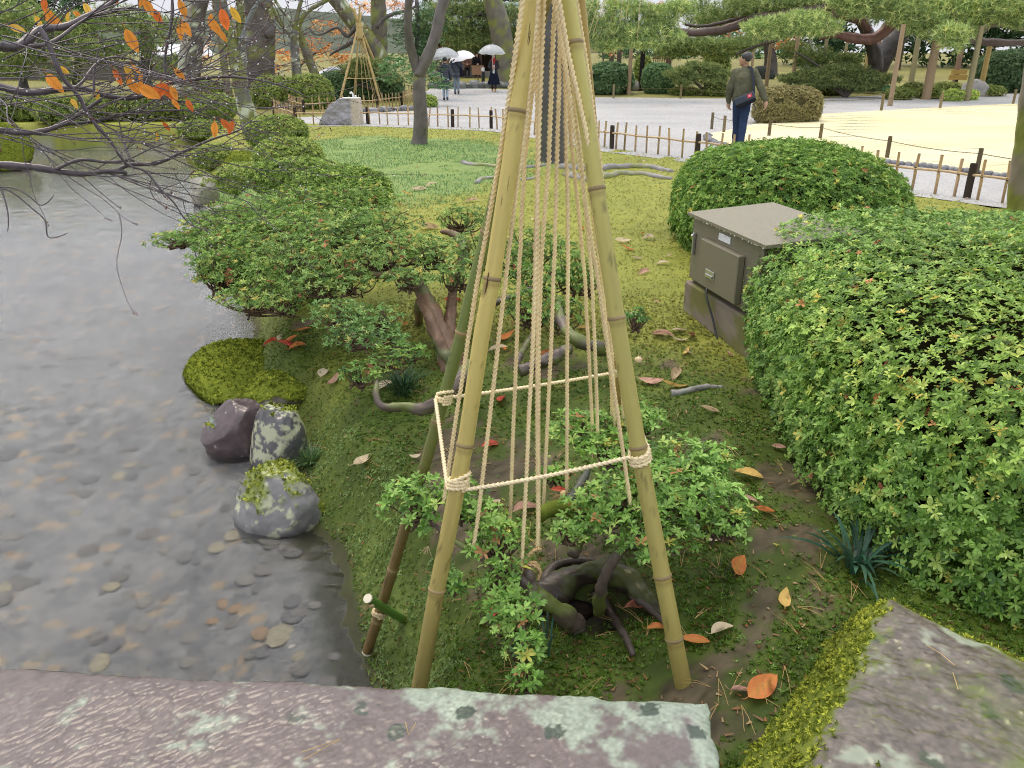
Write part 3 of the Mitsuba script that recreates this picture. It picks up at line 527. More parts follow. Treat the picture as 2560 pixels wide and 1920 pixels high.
# the small azalea inside the frame
HEXA[0] = True
a0 = D(1205, 1330, 2.70)
padshrub('small_azalea', 'small spreading azalea with leafy pads inside the bamboo frame', [
    (905, 1085, 88, 62, 2.80), (1000, 1075, 48, 52, 2.78), (1072, 1165, 70, 70, 2.70), (1040, 1110, 52, 40, 2.78), (1085, 1250, 52, 46, 2.62), (1230, 1150, 48, 34, 2.74), (1575, 1135, 44, 34, 2.74), (1200, 1020, 40, 30, 3.05), (977, 1252, 36, 34, 2.58), (1100, 1325, 66, 62, 2.52), (1130, 1400, 52, 50, 2.44), (1140, 1462, 34, 34, 2.38),
    (1330, 1080, 105, 60, 2.78), (1450, 1060, 120, 70, 2.80), (1545, 1095, 85, 70, 2.82), (1400, 1150, 110, 55, 2.70), (1270, 1110, 60, 36, 2.76), (1490, 990, 100, 48, 3.0), (1262, 925, 85, 42, 3.2), (1385, 905, 62, 38, 3.2), (1330, 970, 90, 40, 3.1)],
    [([GT(1225, 1318) - [0, 0, .12], D(1180, 1300, 2.70), D(1150, 1270, 2.68), D(1142, 1225, 2.66)], [.030, .034, .030, .026]), ([D(1150, 1290, 2.66), D(1120, 1245, 2.66), D(1070, 1232, 2.66)], [.022, .016, .009]), ([D(1160, 1310, 2.62), D(1130, 1350, 2.5), D(1130, 1420, 2.42)], [.016, .010, .006]),
     ([GT(1300, 1295) - [0, 0, .1], D(1310, 1240, 2.80), D(1350, 1180, 2.76), D(1450, 1120, 2.78)], [.026, .022, .016, .008]), ([D(1240, 1200, 2.85), D(1265, 1120, 2.95), D(1300, 1040, 3.05), D(1360, 960, 3.15)], [.024, .018, .013, .008]),
     ([D(1110, 1245, 2.66), D(1000, 1180, 2.7), D(920, 1120, 2.78)], [.014, .010, .006])], .029, 620, 41, sprigs=160, shift=(1.12, 1.15, 1.05), w=(.06, .2, .34, .26, .08, .02, .02, .012))
# hollow stump at its foot
rng = RS(8)
def stump():
    t = thing('hollow_stump', 'dark hollow azalea stump with mossy roots inside the bamboo frame', 'stump')
    q = spline([GT(*a) + [0, 0, h] for a, h in [((1165, 1325), .03), ((1205, 1285), .05), ((1270, 1268), .075), ((1350, 1280), .065), ((1405, 1322), .03), ((1450, 1330), .0)]], 60)
    m = tube(q, np.interp(np.linspace(0, 1, 60), [0, .15, .5, .8, 1], [.036, .055, .048, .036, .015]), 20, noise=.9, seed=4); v = m[0]
    k = smst(.45, .6, meshkit.fbm(v * 14, 3, 3) + (v[:, 2] - v[:, 2].mean()) * 3)[:, None]
    put('trunk', m, 'semi', np.array([.035, .026, .02]) * (1 - k) + np.array([.055, .065, .015]) * k, True, t, jit=.5)
    for pts, r in [([(1285, 1300), (1320, 1345), (1352, 1390), (1368, 1420)], .024), ([(1360, 1310), (1420, 1345), (1462, 1372)], .018), ([(1180, 1290), (1210, 1235), (1290, 1225), (1350, 1245)], .026)]:
        q = [GT(*a) + [0, 0, .045 * (1 - i / (len(pts) - 1)) + .006] for i, a in enumerate(pts)]
        put('root', tube(spline(q, 24), np.linspace(r, r * .35, 24), 10, noise=.6, seed=3), 'semi', (.06, .045, .036), True, t, jit=.6)
    put('hollow', ico(GT(1240, 1318) + [0, 0, .0], (.10, .04, .035), 3, .3, 2, 5), 'matte', (.02, .016, .013), True, t)  # solid lump; its near-black colour stands in for shade in the cavity
    m = tube(spline([D(1165, 1115, 2.86), D(1215, 1098, 2.9), D(1275, 1108, 2.88), D(1340, 1118, 2.86)], 30), np.interp(np.linspace(0, 1, 30), [0, .5, 1], [.028, .034, .02]), 14, noise=.4, seed=9)
    put('mossy_limb', m, 'matte', (.14, .18, .03), True, t, jit=.4)
    put('branch', tube(spline([D(1228, 1085, 2.95), D(1255, 1045, 2.98), D(1272, 1010, 3.0)], 20), np.linspace(.022, .012, 20), 10, noise=.4), 'semi', (.09, .10, .08), True, t, jit=.4)
stump()
HEXA[0] = False
# the old azaleas by the water
padshrub('leaning_azalea', 'old leaning azalea with a thick bare brown trunk left of the bamboo frame', [
    (725, 560, 105, 50, 5.35), (640, 545, 70, 40, 5.5), (830, 545, 105, 52, 5.25), (800, 490, 110, 42, 5.6), (880, 600, 60, 32, 5.0), (930, 545, 85, 42, 5.3), (720, 500, 90, 36, 5.75), (985, 590, 55, 40, 5.1), (1000, 470, 60, 32, 6.0), (1030, 540, 50, 45, 5.4), (690, 610, 80, 40, 5.2), (760, 610, 60, 30, 5.1)],
    [([GT(985, 800) - [0, 0, .1], D(970, 760, 5.0), D(940, 690, 5.05), D(905, 615, 5.15), D(880, 590, 5.2)], [.085, .075, .06, .05, .03]), ([D(965, 740, 5.0), D(975, 660, 5.2), D(985, 600, 5.3), D(1010, 540, 5.4)], [.045, .036, .03, .02]), ([D(905, 610, 5.15), D(830, 595, 5.2), D(740, 590, 5.3), D(660, 570, 5.4)], [.032, .025, .018, .01]),
     ([D(1005, 545, 5.5), D(985, 510, 5.6), D(950, 500, 5.6)], [.035, .028, .018]), ([GT(905, 700), D(930, 690, 5.0), D(950, 740, 4.95), D(975, 790, 4.9)], [.03, .034, .04, .04])],
    .030, 430, 43, w=(.10, .24, .32, .22, .07, .02, .02, .01), barkcol=(.17, .10, .07), shift=(1.3, 1.15, 1.4))
padshrub('overhanging_azalea', 'wide azalea reaching out over the pond from the left bank', [
    (560, 470, 150, 40, 6.9), (680, 440, 140, 42, 7.3), (480, 500, 105, 32, 6.6), (385, 517, 68, 20, 6.5), (560, 520, 110, 34, 6.3), (640, 490, 100, 36, 6.5), (455, 545, 52, 34, 6.2), (510, 590, 95, 45, 5.9), (600, 600, 85, 48, 5.7), (545, 560, 90, 36, 6.0), (660, 620, 55, 34, 5.5), (780, 430, 80, 40, 7.2), (470, 585, 60, 50, 5.8), (560, 640, 90, 42, 5.4), (620, 655, 60, 30, 5.2), (760, 480, 90, 40, 6.3)],
    [([GT(640, 640), D(600, 560, 6.1), D(560, 540, 6.3), D(460, 530, 6.4), D(380, 525, 6.5)], [.05, .04, .03, .02, .01]), ([D(435, 600, 6.0), D(440, 565, 6.2), D(470, 535, 6.4)], [.03, .022, .016]), ([D(600, 560, 6.1), D(640, 520, 6.4), D(700, 470, 6.9)], [.03, .025, .015])],
    .032, 420, 44, w=(.08, .22, .34, .24, .07, .03, .015, .005), shift=(1.3, 1.15, 1.35))
padshrub('ground_azalea', 'low pale green azalea clump on the moss left of the leaning trunk', [(735, 680, 75, 36, 4.75), (820, 690, 58, 36, 4.7), (770, 725, 80, 34, 4.5), (850, 740, 40, 26, 4.5)], [], .028, 420, 45, w=(.08, .24, .34, .24, .06, .02, .01, .01), shift=(1, 1, 1.3))
padshrub('creeping_azalea', 'small azalea with a creeping bent branch left of the dark pole', [(775, 808, 48, 32, 3.9), (850, 775, 65, 30, 4.1), (880, 760, 45, 26, 4.2)], [([GT(990, 850) - [0, 0, .06], D(940, 872, 3.72), D(905, 885, 3.74), D(872, 878, 3.76), D(825, 878, 3.75), D(812, 850, 3.78), D(815, 820, 3.85)], [.042, .038, .034, .03, .022, .018, .014])], .026, 430, 46, barkcol=(.09, .07, .055))
padshrub('middle_azalea', 'small azalea with a bent root-like stem seen through the ropes', [(1160, 530, 75, 40, 5.8), (1175, 600, 80, 46, 5.3), (1240, 585, 60, 60, 5.4), (1150, 660, 70, 50, 4.9), (1215, 680, 50, 40, 4.8), (1270, 610, 30, 30, 5.2), (1110, 560, 60, 36, 5.5)],
    [([GT(1310, 760) - [0, 0, .08], D(1280, 748, 4.5), D(1245, 735, 4.5), D(1215, 700, 4.6), D(1205, 640, 4.9)], [.03, .038, .038, .03, .018]), ([D(1120, 800, 4.3), D(1180, 780, 4.35), D(1235, 750, 4.45)], [.03, .036, .034]), ([D(1180, 690, 4.9), D(1140, 740, 4.6), D(1115, 790, 4.3)], [.014, .018, .02]), ([D(1040, 660, 5.0), D(1080, 650, 5.0), D(1150, 620, 5.1)], [.024, .02, .012])], .030, 420, 47, barkcol=(.085, .065, .055), w=(.10, .26, .34, .2, .06, .02, .01, .01))
padshrub('seedling_shrub', 'tiny shrub alone on the moss right of the frame', [(1372, 690, 26, 24, 4.75)], [], .024, 700, 48, w=(.2, .4, .3, .1, 0, 0, 0, 0), shift=(.8, 1, 1.3), cat_='shrub')
# trimmed hedges on the right
HEXA[0] = True
yel = lambda P: 1 + np.clip(.5 * smst(5.0, 2.9, P[:, 1]) * smst(.25, .75, P[:, 2]), 0, .9)[:, None] * np.array([.55, .25, .1])
HR = (3.05, 3.66, .20)
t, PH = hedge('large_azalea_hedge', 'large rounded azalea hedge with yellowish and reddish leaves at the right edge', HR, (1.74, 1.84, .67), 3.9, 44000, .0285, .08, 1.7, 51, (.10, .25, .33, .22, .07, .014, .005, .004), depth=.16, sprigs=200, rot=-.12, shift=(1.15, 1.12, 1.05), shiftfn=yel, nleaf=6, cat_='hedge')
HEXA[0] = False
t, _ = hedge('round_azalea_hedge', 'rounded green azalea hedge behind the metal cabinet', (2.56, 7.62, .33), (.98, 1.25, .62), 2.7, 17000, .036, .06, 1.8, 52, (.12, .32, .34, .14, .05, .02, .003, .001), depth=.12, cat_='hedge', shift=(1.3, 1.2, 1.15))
# ---------------------------------------------------------------- metal cabinet
def cabinet():
    P0, P1 = G(1472, 690, -.08), G(1617, 797, -.08); P0[2] = P1[2] = 0
    e = nrm(P1 - P0); n = np.array([-e[1], e[0], 0]); n = n if n[0] > 0 else -n; L = np.linalg.norm(P1 - P0) + .05; ang = math.atan2(e[1], e[0])
    def at(s, d, z): return P0 + e * s + n * d + [0, 0, z]
    def bx(s0, s1, d0, d1, z0, z1, bev=.006):
        c = at((s0 + s1) / 2, (d0 + d1) / 2, (z0 + z1) / 2); return box(*c, s1 - s0, d1 - d0, z1 - z0, ang, bev)
    grn = np.array([.170, .155, .108])
    t = thing('concrete_plinth', 'stained concrete plinth with moss stains under the metal cabinet', 'plinth')
    m = trimesh.Trimesh(*bx(0, L, 0, .62, -.35, .215, .012), process=False)
    for _ in range(4): m = m.subdivide()
    v = np.array(m.vertices); f1 = meshkit.fbm(v * 7, 4, 2); low = smst(.16, .02, v[:, 2] + .16 * (f1 - .5))
    c = np.array([.25, .21, .175]) * (.75 + .5 * meshkit.fbm(v * 25, 3, 4)[:, None]); lt = np.array([.34, .31, .22]); g = np.array([.16, .17, .05])
    c = c + (lt - c) * (low * smst(.42, .6, f1))[:, None] * .8; gg = smst(.50, .64, meshkit.fbm(v * 6 + 3, 4, 7) + .2 * smst(.5, 1.0, (v - P0) @ e))[:, None]
    c = c + (g - c) * gg * .8
    put('base', (v, np.array(m.faces)), 'matte', c, False, t)
    t = thing('metal_cabinet', 'olive brown metal electrical cabinet with a sloped lid on the plinth', 'cabinet')
    put('body', bx(.03, L - .03, .04, .60, .22, .70), 'semi', grn * .95, False, t)
    put('door', bx(.035, L - .06, .012, .038, .245, .675, .004), 'semi', grn, False, t)
    pl = put('access_panel', bx(.27, L - .26, -.035, .010, .27, .575, .005), 'semi', grn * 1.02, False, t); labels[pl] = {'label': 'raised square access panel on the cabinet door'}
    ph = put('pull_handle', cat([bx(.39, .52, -.042, -.036, .345, .40, .002), bx(.405, .505, -.050, -.043, .352, .372, .002)]), 'metal', (.55, .55, .55), False, pl); labels[ph] = {'label': 'flush chrome pull handle'}
    lt = put('latch_handle', bx(.085, .105, -.012, .010, .42, .575, .004), 'metal', (.5, .5, .5), False, t)
    put('lock', ico(at(.095, -.016, .555), .011, 2, 0), 'metal', (.7, .7, .7), True, lt)
    k = put('name_plate', bx(.44, .60, .006, .011, .60, .645, .001), 'semi', (.72, .73, .74), False, t); labels[k] = {'label': 'blank white name plate'}
    # lid: thick at the back, lower in front, drip edge
    q = [at(s, d, z) for s, d, z in [(0, -.02, .70), (L + .01, -.02, .70), (L + .01, .62, .745), (0, .62, .745), (0, -.02, .68), (L + .01, -.02, .68), (L + .01, .62, .70), (0, .62, .70)]]
    put('lid', hull(q), 'semi', grn * 1.15, False, t)
    drops = [ico(at(s, -.02, .678), rr_.uniform(.002, .004), 1, 0) for s in rr_.uniform(0, L, 26)]
    stuffpart(put('rain_drops', cat(drops), 'wet', (.75, .77, .8), True, t))
    cb = put('cable', tube(spline([at(.42, -.03, .275), at(.47, -.05, .22), at(.54, -.03, .10), at(.63, -.025, -.02), at(.74, -.02, -.09), at(.82, -.03, -.12)], 40), .0065, 8), 'wet', (.02, .025, .035), True, t); labels[cb] = {'label': 'black cable hanging from the access panel'}
cabinet()
# ---------------------------------------------------------------- low bamboo fences
TAN, DK = np.array([.47, .34, .19]), np.array([.045, .036, .03])
def picket_mesh(x, y, z, h, r, rng):
    n = 8; tl = rng.normal(0, .018, 2); p = np.array([[x, y, z - .05], [x + tl[0] * .3, y + tl[1] * .3, z + h * .45], [x + tl[0] * .5, y, z + h * .55], [x + tl[0], y + tl[1], z + h]])
    v, f = tube(np.vstack([p[0], p[1], p[1] + [0, 0, .012], p[2], p[3] - [0, 0, .02], p[3]]), np.array([r, r, r * 1.12, r, r, r * .98]), n)
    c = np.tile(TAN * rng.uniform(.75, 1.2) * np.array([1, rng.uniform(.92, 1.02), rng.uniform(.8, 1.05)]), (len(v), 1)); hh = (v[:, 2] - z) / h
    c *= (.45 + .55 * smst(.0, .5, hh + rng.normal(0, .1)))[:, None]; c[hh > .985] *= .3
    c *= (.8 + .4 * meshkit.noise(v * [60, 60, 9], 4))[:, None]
    return (v, f), c
def fence(label, line, posts, h=.49, rail=.30, step=.30, seed=0, skip=None, pr=.018):
    rng = RS(seed); t = thing('bamboo_fence', label, 'fence'); P = [GT(*q) for q in line]; PO = [GT(*q) for q in posts]
    S = np.r_[0, np.cumsum([np.linalg.norm(b[:2] - a[:2]) for a, b in zip(P[:-1], P[1:])])]; P = np.array(P)
    at = lambda s: np.array([np.interp(s, S, P[:, k]) for k in range(3)])
    for q in PO:
        r = .045; v, f = tube(np.array([q - [0, 0, .1], q + [0, 0, h * .4], q + [0, 0, h * .86], q + [0, 0, h * .9]]), np.array([r, r, r, r * .9]), 10, noise=.12, seed=seed)
        put('post', (v, f), 'matte', DK * rng.uniform(.8, 1.4), 40, t, jit=.4)
    n = int(S[-1] / step)
    for i in range(n + 1):
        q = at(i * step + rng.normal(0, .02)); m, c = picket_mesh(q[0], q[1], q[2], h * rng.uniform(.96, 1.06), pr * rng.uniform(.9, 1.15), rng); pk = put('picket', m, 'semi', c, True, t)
        if (q[1] < 17.5): 
            b = q + [0, -.005, rail]; th = np.linspace(0, 12.6, 22); put('binding', tube(b + np.stack([.026 * np.cos(th), .030 * np.sin(th), .012 * np.sin(th * .5)], 1), .004, 5), 'matte', (.03, .028, .025), True, pk)
    for a, b in zip(P[:-1], P[1:]):
        L = np.linalg.norm(b - a); k = max(2, int(L / .05)); s = np.linspace(0, 1, k)[:, None]; p = a * (1 - s) + b * s + [0, -.028, rail]; p[:, 2] += .006 * np.sin(np.arange(k) * .3)
        r = .017 * (1 + .14 * (np.arange(k) % 7 == 0)); v, f = tube(p, r, 9); c = TAN * 1.1 * (.75 + .5 * meshkit.fbm(v * [6, 6, 40], 3, seed)[:, None]); put('rail', (v, f), 'semi', c, True, t)
    return t
fence('low bamboo picket fence along the gravel path from the basin to the right edge', FENCE, [(593, 252), (640, 270), (795, 268), (978, 275), (1061, 278), (1200, 299), (1321, 321), (1505, 345), (1780, 384), (2088, 429), (2400, 475)], seed=61)
fence('low bamboo picket fence enclosing the planted bed behind the stone basin', [(593, 226), (657, 247), (816, 236), (868, 228), (905, 214), (846, 206), (813, 199)], [(593, 226), (657, 247), (816, 236), (868, 228), (846, 206), (813, 199)], seed=62, step=.33)
# ---------------------------------------------------------------- short posts with a cord
def cordfence(label, pts, h, r, seed, col=(.16, .13, .08), cordz=.8, cord=.006):
    rng = RS(seed); t = thing('rope_fence', label, 'rope fence'); tops = []
    for q in pts:
        b = GT(*q); v, f = tube(np.array([b - [0, 0, .1], b + [0, 0, h * .95], b + [0, 0, h]]), np.array([r, r, r * .92]), 10, noise=.08, seed=seed); put('post', (v, f), 'matte', np.asarray(col) * rng.uniform(.8, 1.25), 40, t, jit=.35); tops.append(b + [0, 0, h * cordz])
    for a, b in zip(tops[:-1], tops[1:]):
        s = np.linspace(0, 1, 14)[:, None]; p = a * (1 - s) + b * s; p[:, 2] -= .03 * 4 * (s * (1 - s))[:, 0]; put('cord', tube(p, cord, 5), 'matte', (.15, .12, .07), True, t)
cordfence('row of short wooden posts with a cord along the pale lawn', [(1537, 279), (1563, 288), (1660, 300), (1770, 310), (1915, 345), (2108, 378), (2330, 408)], .40, .035, 63)
cordfence('posts with a cord along the far side of the gravel path', [(1325, 212), (1470, 213.5), (1755, 247), (1903, 241), (2030, 236), (2188, 226)], .55, .045, 64, (.22, .18, .10), .75, .008)
# ---------------------------------------------------------------- stone basin, rocks, kerb stones
def basin():
    t = thing('stone_basin', 'rough-cut grey stone drinking basin with a flat top behind the fence', 'stone basin')
    b = GT(745, 268); s = .0094; pts = []
    prof = [(-.62, 0), (-.58, .12), (-.48, .22), (-.30, .50), (-.02, .66), (.42, .66), (.44, .3), (.45, 0)]
    m = trimesh.convex.convex_hull(np.array([[x, y * (1 - .25 * z), z] for x, z in prof for y in (-.34, .34)])); m = m.subdivide().subdivide().subdivide().subdivide().subdivide()
    v = np.array(m.vertices); cut = smst(.2, .3, v[:, 0]) ; top = v[:, 2] > .645
    amp = .05 * (1 - cut) * (~top); v += np.array(m.vertex_normals) * (amp * 2 * (meshkit.fbm(v * 6, 4, 3) - .5))[:, None]
    v *= 1.02; c = np.array([.30, .29, .32]) * (.5 + 1.0 * meshkit.fbm(v * 11, 4, 5)[:, None]); cc = np.array([.48, .42, .33]) * (.85 + .3 * meshkit.fbm(v * 20, 2, 2)[:, None]); c = c * (1 - cut[:, None]) + cc * cut[:, None]
    c[top] = (.62, .61, .62)
    put('body', (v + b, np.array(m.faces)), 'semi', c, 40, t)
    put('spout', tube(spline(np.array([[.26, 0, .66], [.27, 0, .76], [.24, 0, .80], [.20, 0, .77]]) + b, 16), .022, 8), 'wet', (.75, .76, .78), True, t)
    put('tap_button', ico(b + [.34, 0, .70], (.03, .03, .04), 2, 0), 'metal', (.8, .8, .8), True, t)
basin()
MOSSY = []
def rock(label, c, r, seed, col=(.17, .16, .16), moss=.3, lich=.3, rot=0., power=2.4, amp=.18, mat='semi', group=None, sub=5, cuts=6):
    v, f = ico((0, 0, 0), (1, 1, 1), sub, amp, 1.5, seed, power=power); rp = RS(seed)
    for _ in range(cuts):
        pn = nrm(rp.normal(size=3) * [1, 1, .8]); v = v - np.maximum(0, v @ pn - rp.uniform(.70, .95))[:, None] * pn * .8
    tm = trimesh.Trimesh(v, f, process=False); trimesh.smoothing.filter_taubin(tm, iterations=14); v = np.array(tm.vertices)
    v = v * np.asarray(r); n = np.array(trimesh.Trimesh(v, f, process=False).vertex_normals); v = rotz(v, rot) + c
    k = meshkit.fbm(v * 9, 4, seed); cc = np.asarray(col) * (.6 + .8 * meshkit.fbm(v * 26, 3, seed + 1)[:, None])
    l = smst(.63 - lich * .2, .70 - lich * .2, meshkit.fbm(v * 13 + 5, 4, seed + 2) * .7 + .3 * meshkit.fbm(v * 45, 3, seed + 6))[:, None]; cc = cc * (1 - l) + np.array([.42, .44, .30]) * l
    m = smst(1.05 - moss, 1.2 - moss, n[:, 2] * .6 + k)[:, None]; g = np.array([.16, .20, .03]) * (.6 + .9 * meshkit.fbm(v * 60, 2, 4)[:, None]); cc = cc * (1 - m) + g * m
    wetb = smst(ZW + .05, ZW + .0, v[:, 2])[:, None]; cc = cc * (1 - .55 * wetb)
    v = v + np.array(n) * (m * .02 * (meshkit.fbm(v * 45, 2, 3)[:, None] - .2)); MOSSY.append((v, f, m[:, 0]))
    return tag(put('rock', (v, f), mat, cc, True), label, 'rock', group)
def wr(u, v, ru, rv, z, dep=None):
    """rock centre and half-width from the photo position of its foot"""
    p = G(u, v, z); d = np.linalg.norm(p - EYE); return p, ru * mpp(d)
p, s = wr(507, 985, 68, 0, ZW); rock('smooth purple-brown wet boulder standing in the pond', p + [0, .16, .06], (s * 1.15, s * .9, .24), 71, (.085, .062, .07), 0, -.2, .2, 2.5, .16, 'wet')
p, s = wr(596, 1010, 52, 0, ZW); rock('lichen-spotted boulder beside the purple-brown one', p + [0, .10, .08], (s * 1.15, s * 1.0, .28), 72, (.10, .10, .11), .05, .75, .5, 2.6, .2, 'wet')
p, s = wr(590, 1160, 84, 0, ZW); rock('grey boulder with a mossy cap at the pond edge nearest the bridge', p + [0, .20, .02], (s * 1.15, s * .95, .26), 73, (.17, .17, .175), .24, .55, .3, 2.5, .2, 'wet')
p, s = wr(500, 850, 92, 0, ZW); rock('broad boulder covered in bright green moss at the pond edge', p + [.03, .42, -.02], (s * 1.5, .62, .20), 74, (.13, .12, .10), .95, .2, .35, 2.3, .22, 'matte')
p, s = wr(590, 868, 70, 0, ZW + .15); rock('flat mossy stone beside the broad green boulder', p + [0, .15, .0], (s, .24, .12), 75, (.17, .16, .13), .55, .3, .3, 3, .15, 'matte')
p, s = wr(437, 446, 27, 0, ZW); rock('round grey boulder in the water below the clipped azaleas', p + [0, .2, .22], (s, s, .32), 76, (.33, .31, .26), .15, .3)
p, s = wr(450, 462, 24, 0, ZW); rock('flat wet stone at the foot of the round grey boulder', p + [0.1, .1, .02], (s * 1.2, s, .12), 77, (.26, .25, .24), 0, .2)
p, s = wr(470, 420, 40, 0, ZW); rock('mossy bank boulder behind the round grey boulder', p + [.3, .9, .25], (s * 1.1, s, .40), 78, (.14, .11, .08), .95, .1, 0, 2.4, .2, 'matte')
p, s = wr(-5, 372, 40, 0, ZW); rock('mossy boulder at the left edge of the pond', p + [-.1, .6, .35], (s * 1.2, s * 1.1, .62), 79, (.12, .10, .07), .85, .1, 0, 2.4, .2, 'matte')
def kerb(label, pts, n, r, seed, col=(.18, .185, .20)):
    rng = RS(seed); t = thing('stone_edging', label, 'stone edging'); P = np.array([GT(*q) for q in pts]); S = np.r_[0, np.cumsum(np.linalg.norm(np.diff(P, axis=0), axis=1))]
    for s in np.linspace(0, S[-1], n):
        q = np.array([np.interp(s, S, P[:, k]) for k in range(3)]); m = ico((0, 0, 0), r * np.array([rng.uniform(.8, 1.3), rng.uniform(.7, 1), rng.uniform(.6, .95)]), 2, .25, 1.5, int(rng.integers(99)), power=2.8)
        put('stone', (rotz(m[0], rng.uniform(0, 6)) + q + [0, 0, r * .25], m[1]), 'semi', np.asarray(col) * rng.uniform(.7, 1.4), True, t, jit=.3)
kerb('row of grey edging stones curving beside the planted bed', [(722, 249), (790, 245), (848, 240), (902, 237), (924, 227)], 22, .15, 81)
kerb('row of small dark edging stones round the tip of the pale lawn', [(1529, 296), (1527, 303), (1548, 313), (1575, 320), (1600, 325), (1650, 330)], 26, .085, 82, (.12, .125, .14))
kerb('row of rocks along the far side of the path by the tea house', [(935, 190), (985, 191), (1025, 190.5), (1060, 190), (1100, 190), (1150, 192)], 18, .30, 83, (.13, .14, .13))
kerb('row of small stones along the near edge of the pale lawn', [(1915, 353), (1990, 361), (2080, 372), (2212, 391), (2300, 402)], 24, .07, 84)
# ---------------------------------------------------------------- grass tufts
def tuft(label, c, n, L, spread, seed, col=(.06, .13, .045), w=.004):
    rng = RS(seed); V, Fa, C = [], [], []
    for i in range(n):
        a = rng.uniform(0, 6.3); o = np.array([math.cos(a), math.sin(a), 0]); l = L * rng.uniform(.5, 1.1); b = np.asarray(c) + o * rng.uniform(0, .25) * L + rng.normal(0, .01, 3)
        s = np.linspace(0, 1, 6)[:, None]; k = rng.uniform(.4, 1.0) * spread; p = b + o * (k * l * s ** 1.3) + np.array([0, 0, 1.]) * l * (s * (1 - .15 * k) - .62 * k * s ** 2.2)
        sd = np.cross(o, [0, 0, 1.]) * w * rng.uniform(.7, 1.3); wd = np.sin(np.pi * (.12 + .88 * s)) ** .6
        v = np.concatenate([p - sd * wd, p + sd * wd]); f = np.array([[j, j + 1, j + 7] for j in range(5)] + [[j, j + 7, j + 6] for j in range(5)])
        V.append(v); Fa.append(f + 12 * i); C.append(np.tile(np.asarray(col) * rng.uniform(.6, 1.7) * np.array([rng.uniform(.8, 1.3), 1, 1]), (12, 1)))
    k = key('grass_tuft'); put(k, (np.vstack(V), np.vstack(Fa)), 'leafy', np.vstack(C), False, raw=True); return tag(k, label, 'grass tuft')
tuft('bushy green grass tuft by the lichen-spotted boulder', GT(672, 1005), 190, .17, .95, 91, (.09, .17, .06), .0032)
tuft('dark grass tuft beside the creeping azalea', GT(872, 850), 150, .24, .8, 92, (.035, .085, .035), .0036)
tuft('broad-bladed dark grass tuft below the large hedge', GT(1850, 1225), 46, .26, 1.0, 93, (.035, .09, .055), .0075)
tuft('thin bluish grass blades by the hollow stump', GT(1180, 1400), 10, .22, .6, 94, (.05, .12, .09), .004)
# ---------------------------------------------------------------- moss, grass blades and litter on the ground
GB = np.array([float(GC[0]) - .3, float(GC[1])])
def grass_e(x, y): return ((x - GB[0]) / 3.3) ** 2 + ((y - GB[1]) / 4.6) ** 2
def free(x, y):
    ok = ~shapely.contains_xy(WATER, x, y) & (path_in(x, y) < -.08)
    return ok
def scatter(n, y0, y1, pw, rng, half=.80):
    y = y0 + (y1 - y0) * rng.random(n) ** pw; x = rng.uniform(-1, 1, n) * (half * y + .35); return x, y
def moss(name, label, n, y0, y1, pw, size, seed, thr):
    rng = RS(seed); x, y = scatter(n, y0, y1, pw, rng); k = free(x, y) & ((.95 - fb(x, y, 3.1, 4, 34)) + .3 * bright_t(x, y) + .35 * smst(.5, .1, shore_dist(x, y)) + .25 * (rng.random(n) - .5) > thr) & (grass_e(x, y) > .85); x, y = x[k], y[k]
    z = H(x, y); P = np.stack([x, y, z], 1); s = size * rng.uniform(.6, 1.4, len(x)) * (1 + .06 * np.clip(y - 3, 0, 20)); A = nrm(rng.normal(0, .35, P.shape) + [0, 0, 1.])
    m = 5; a = nrm(np.cross(A, nrm(rng.normal(size=P.shape)))); b = np.cross(A, a); ph = (np.arange(m)[None] * 2 * np.pi / m + rng.uniform(0, 6, (len(P), 1)))[..., None]
    o = np.cos(ph) * a[:, None] + np.sin(ph) * b[:, None]; side = np.cross(o, A[:, None]); Q = (P + A * s[:, None] * .35)[:, None]; S = s[:, None, None]
    v = np.stack([Q + side * S * .20 - A[:, None] * S * .2, Q - side * S * .20 - A[:, None] * S * .2, Q + o * S * .85 + A[:, None] * S * rng.uniform(-.1, .75, (len(P), m, 1))], 2).reshape(-1, 3)
    f = np.arange(len(v)).reshape(-1, 3); t = bright_t(x, y)[:, None]
    c = (np.array([.075, .14, .014]) * (1 - t) + np.array([.25, .275, .055]) * t) * rng.uniform(.55, 1.6, (len(P), 1)); c = np.where(rng.random((len(P), 1)) < .07, np.array([.17, .10, .035]), c)
    sd = shore_dist(x, y)[:, None]; c = np.where((sd < .3) & (y[:, None] < 6), c * .5 + .5 * np.array([.15, .21, .045]) * rng.uniform(.6, 1.5, (len(P), 1)), c)
    put(name, (v, f), 'leafy', np.repeat(c, 3 * m, 0), False, raw=True); tag(name, label, 'moss', kind='stuff')
moss('moss_cushions', 'dark star-shaped moss sprigs on the ground round the bamboo frame', 105000, 1.15, 6.0, 1.5, .0135, 101, .40)
moss('lawn_moss', 'yellow-green moss carpet between the azaleas and the bamboo fence', 80000, 5.0, 22.0, 1.5, .012, 102, .40)
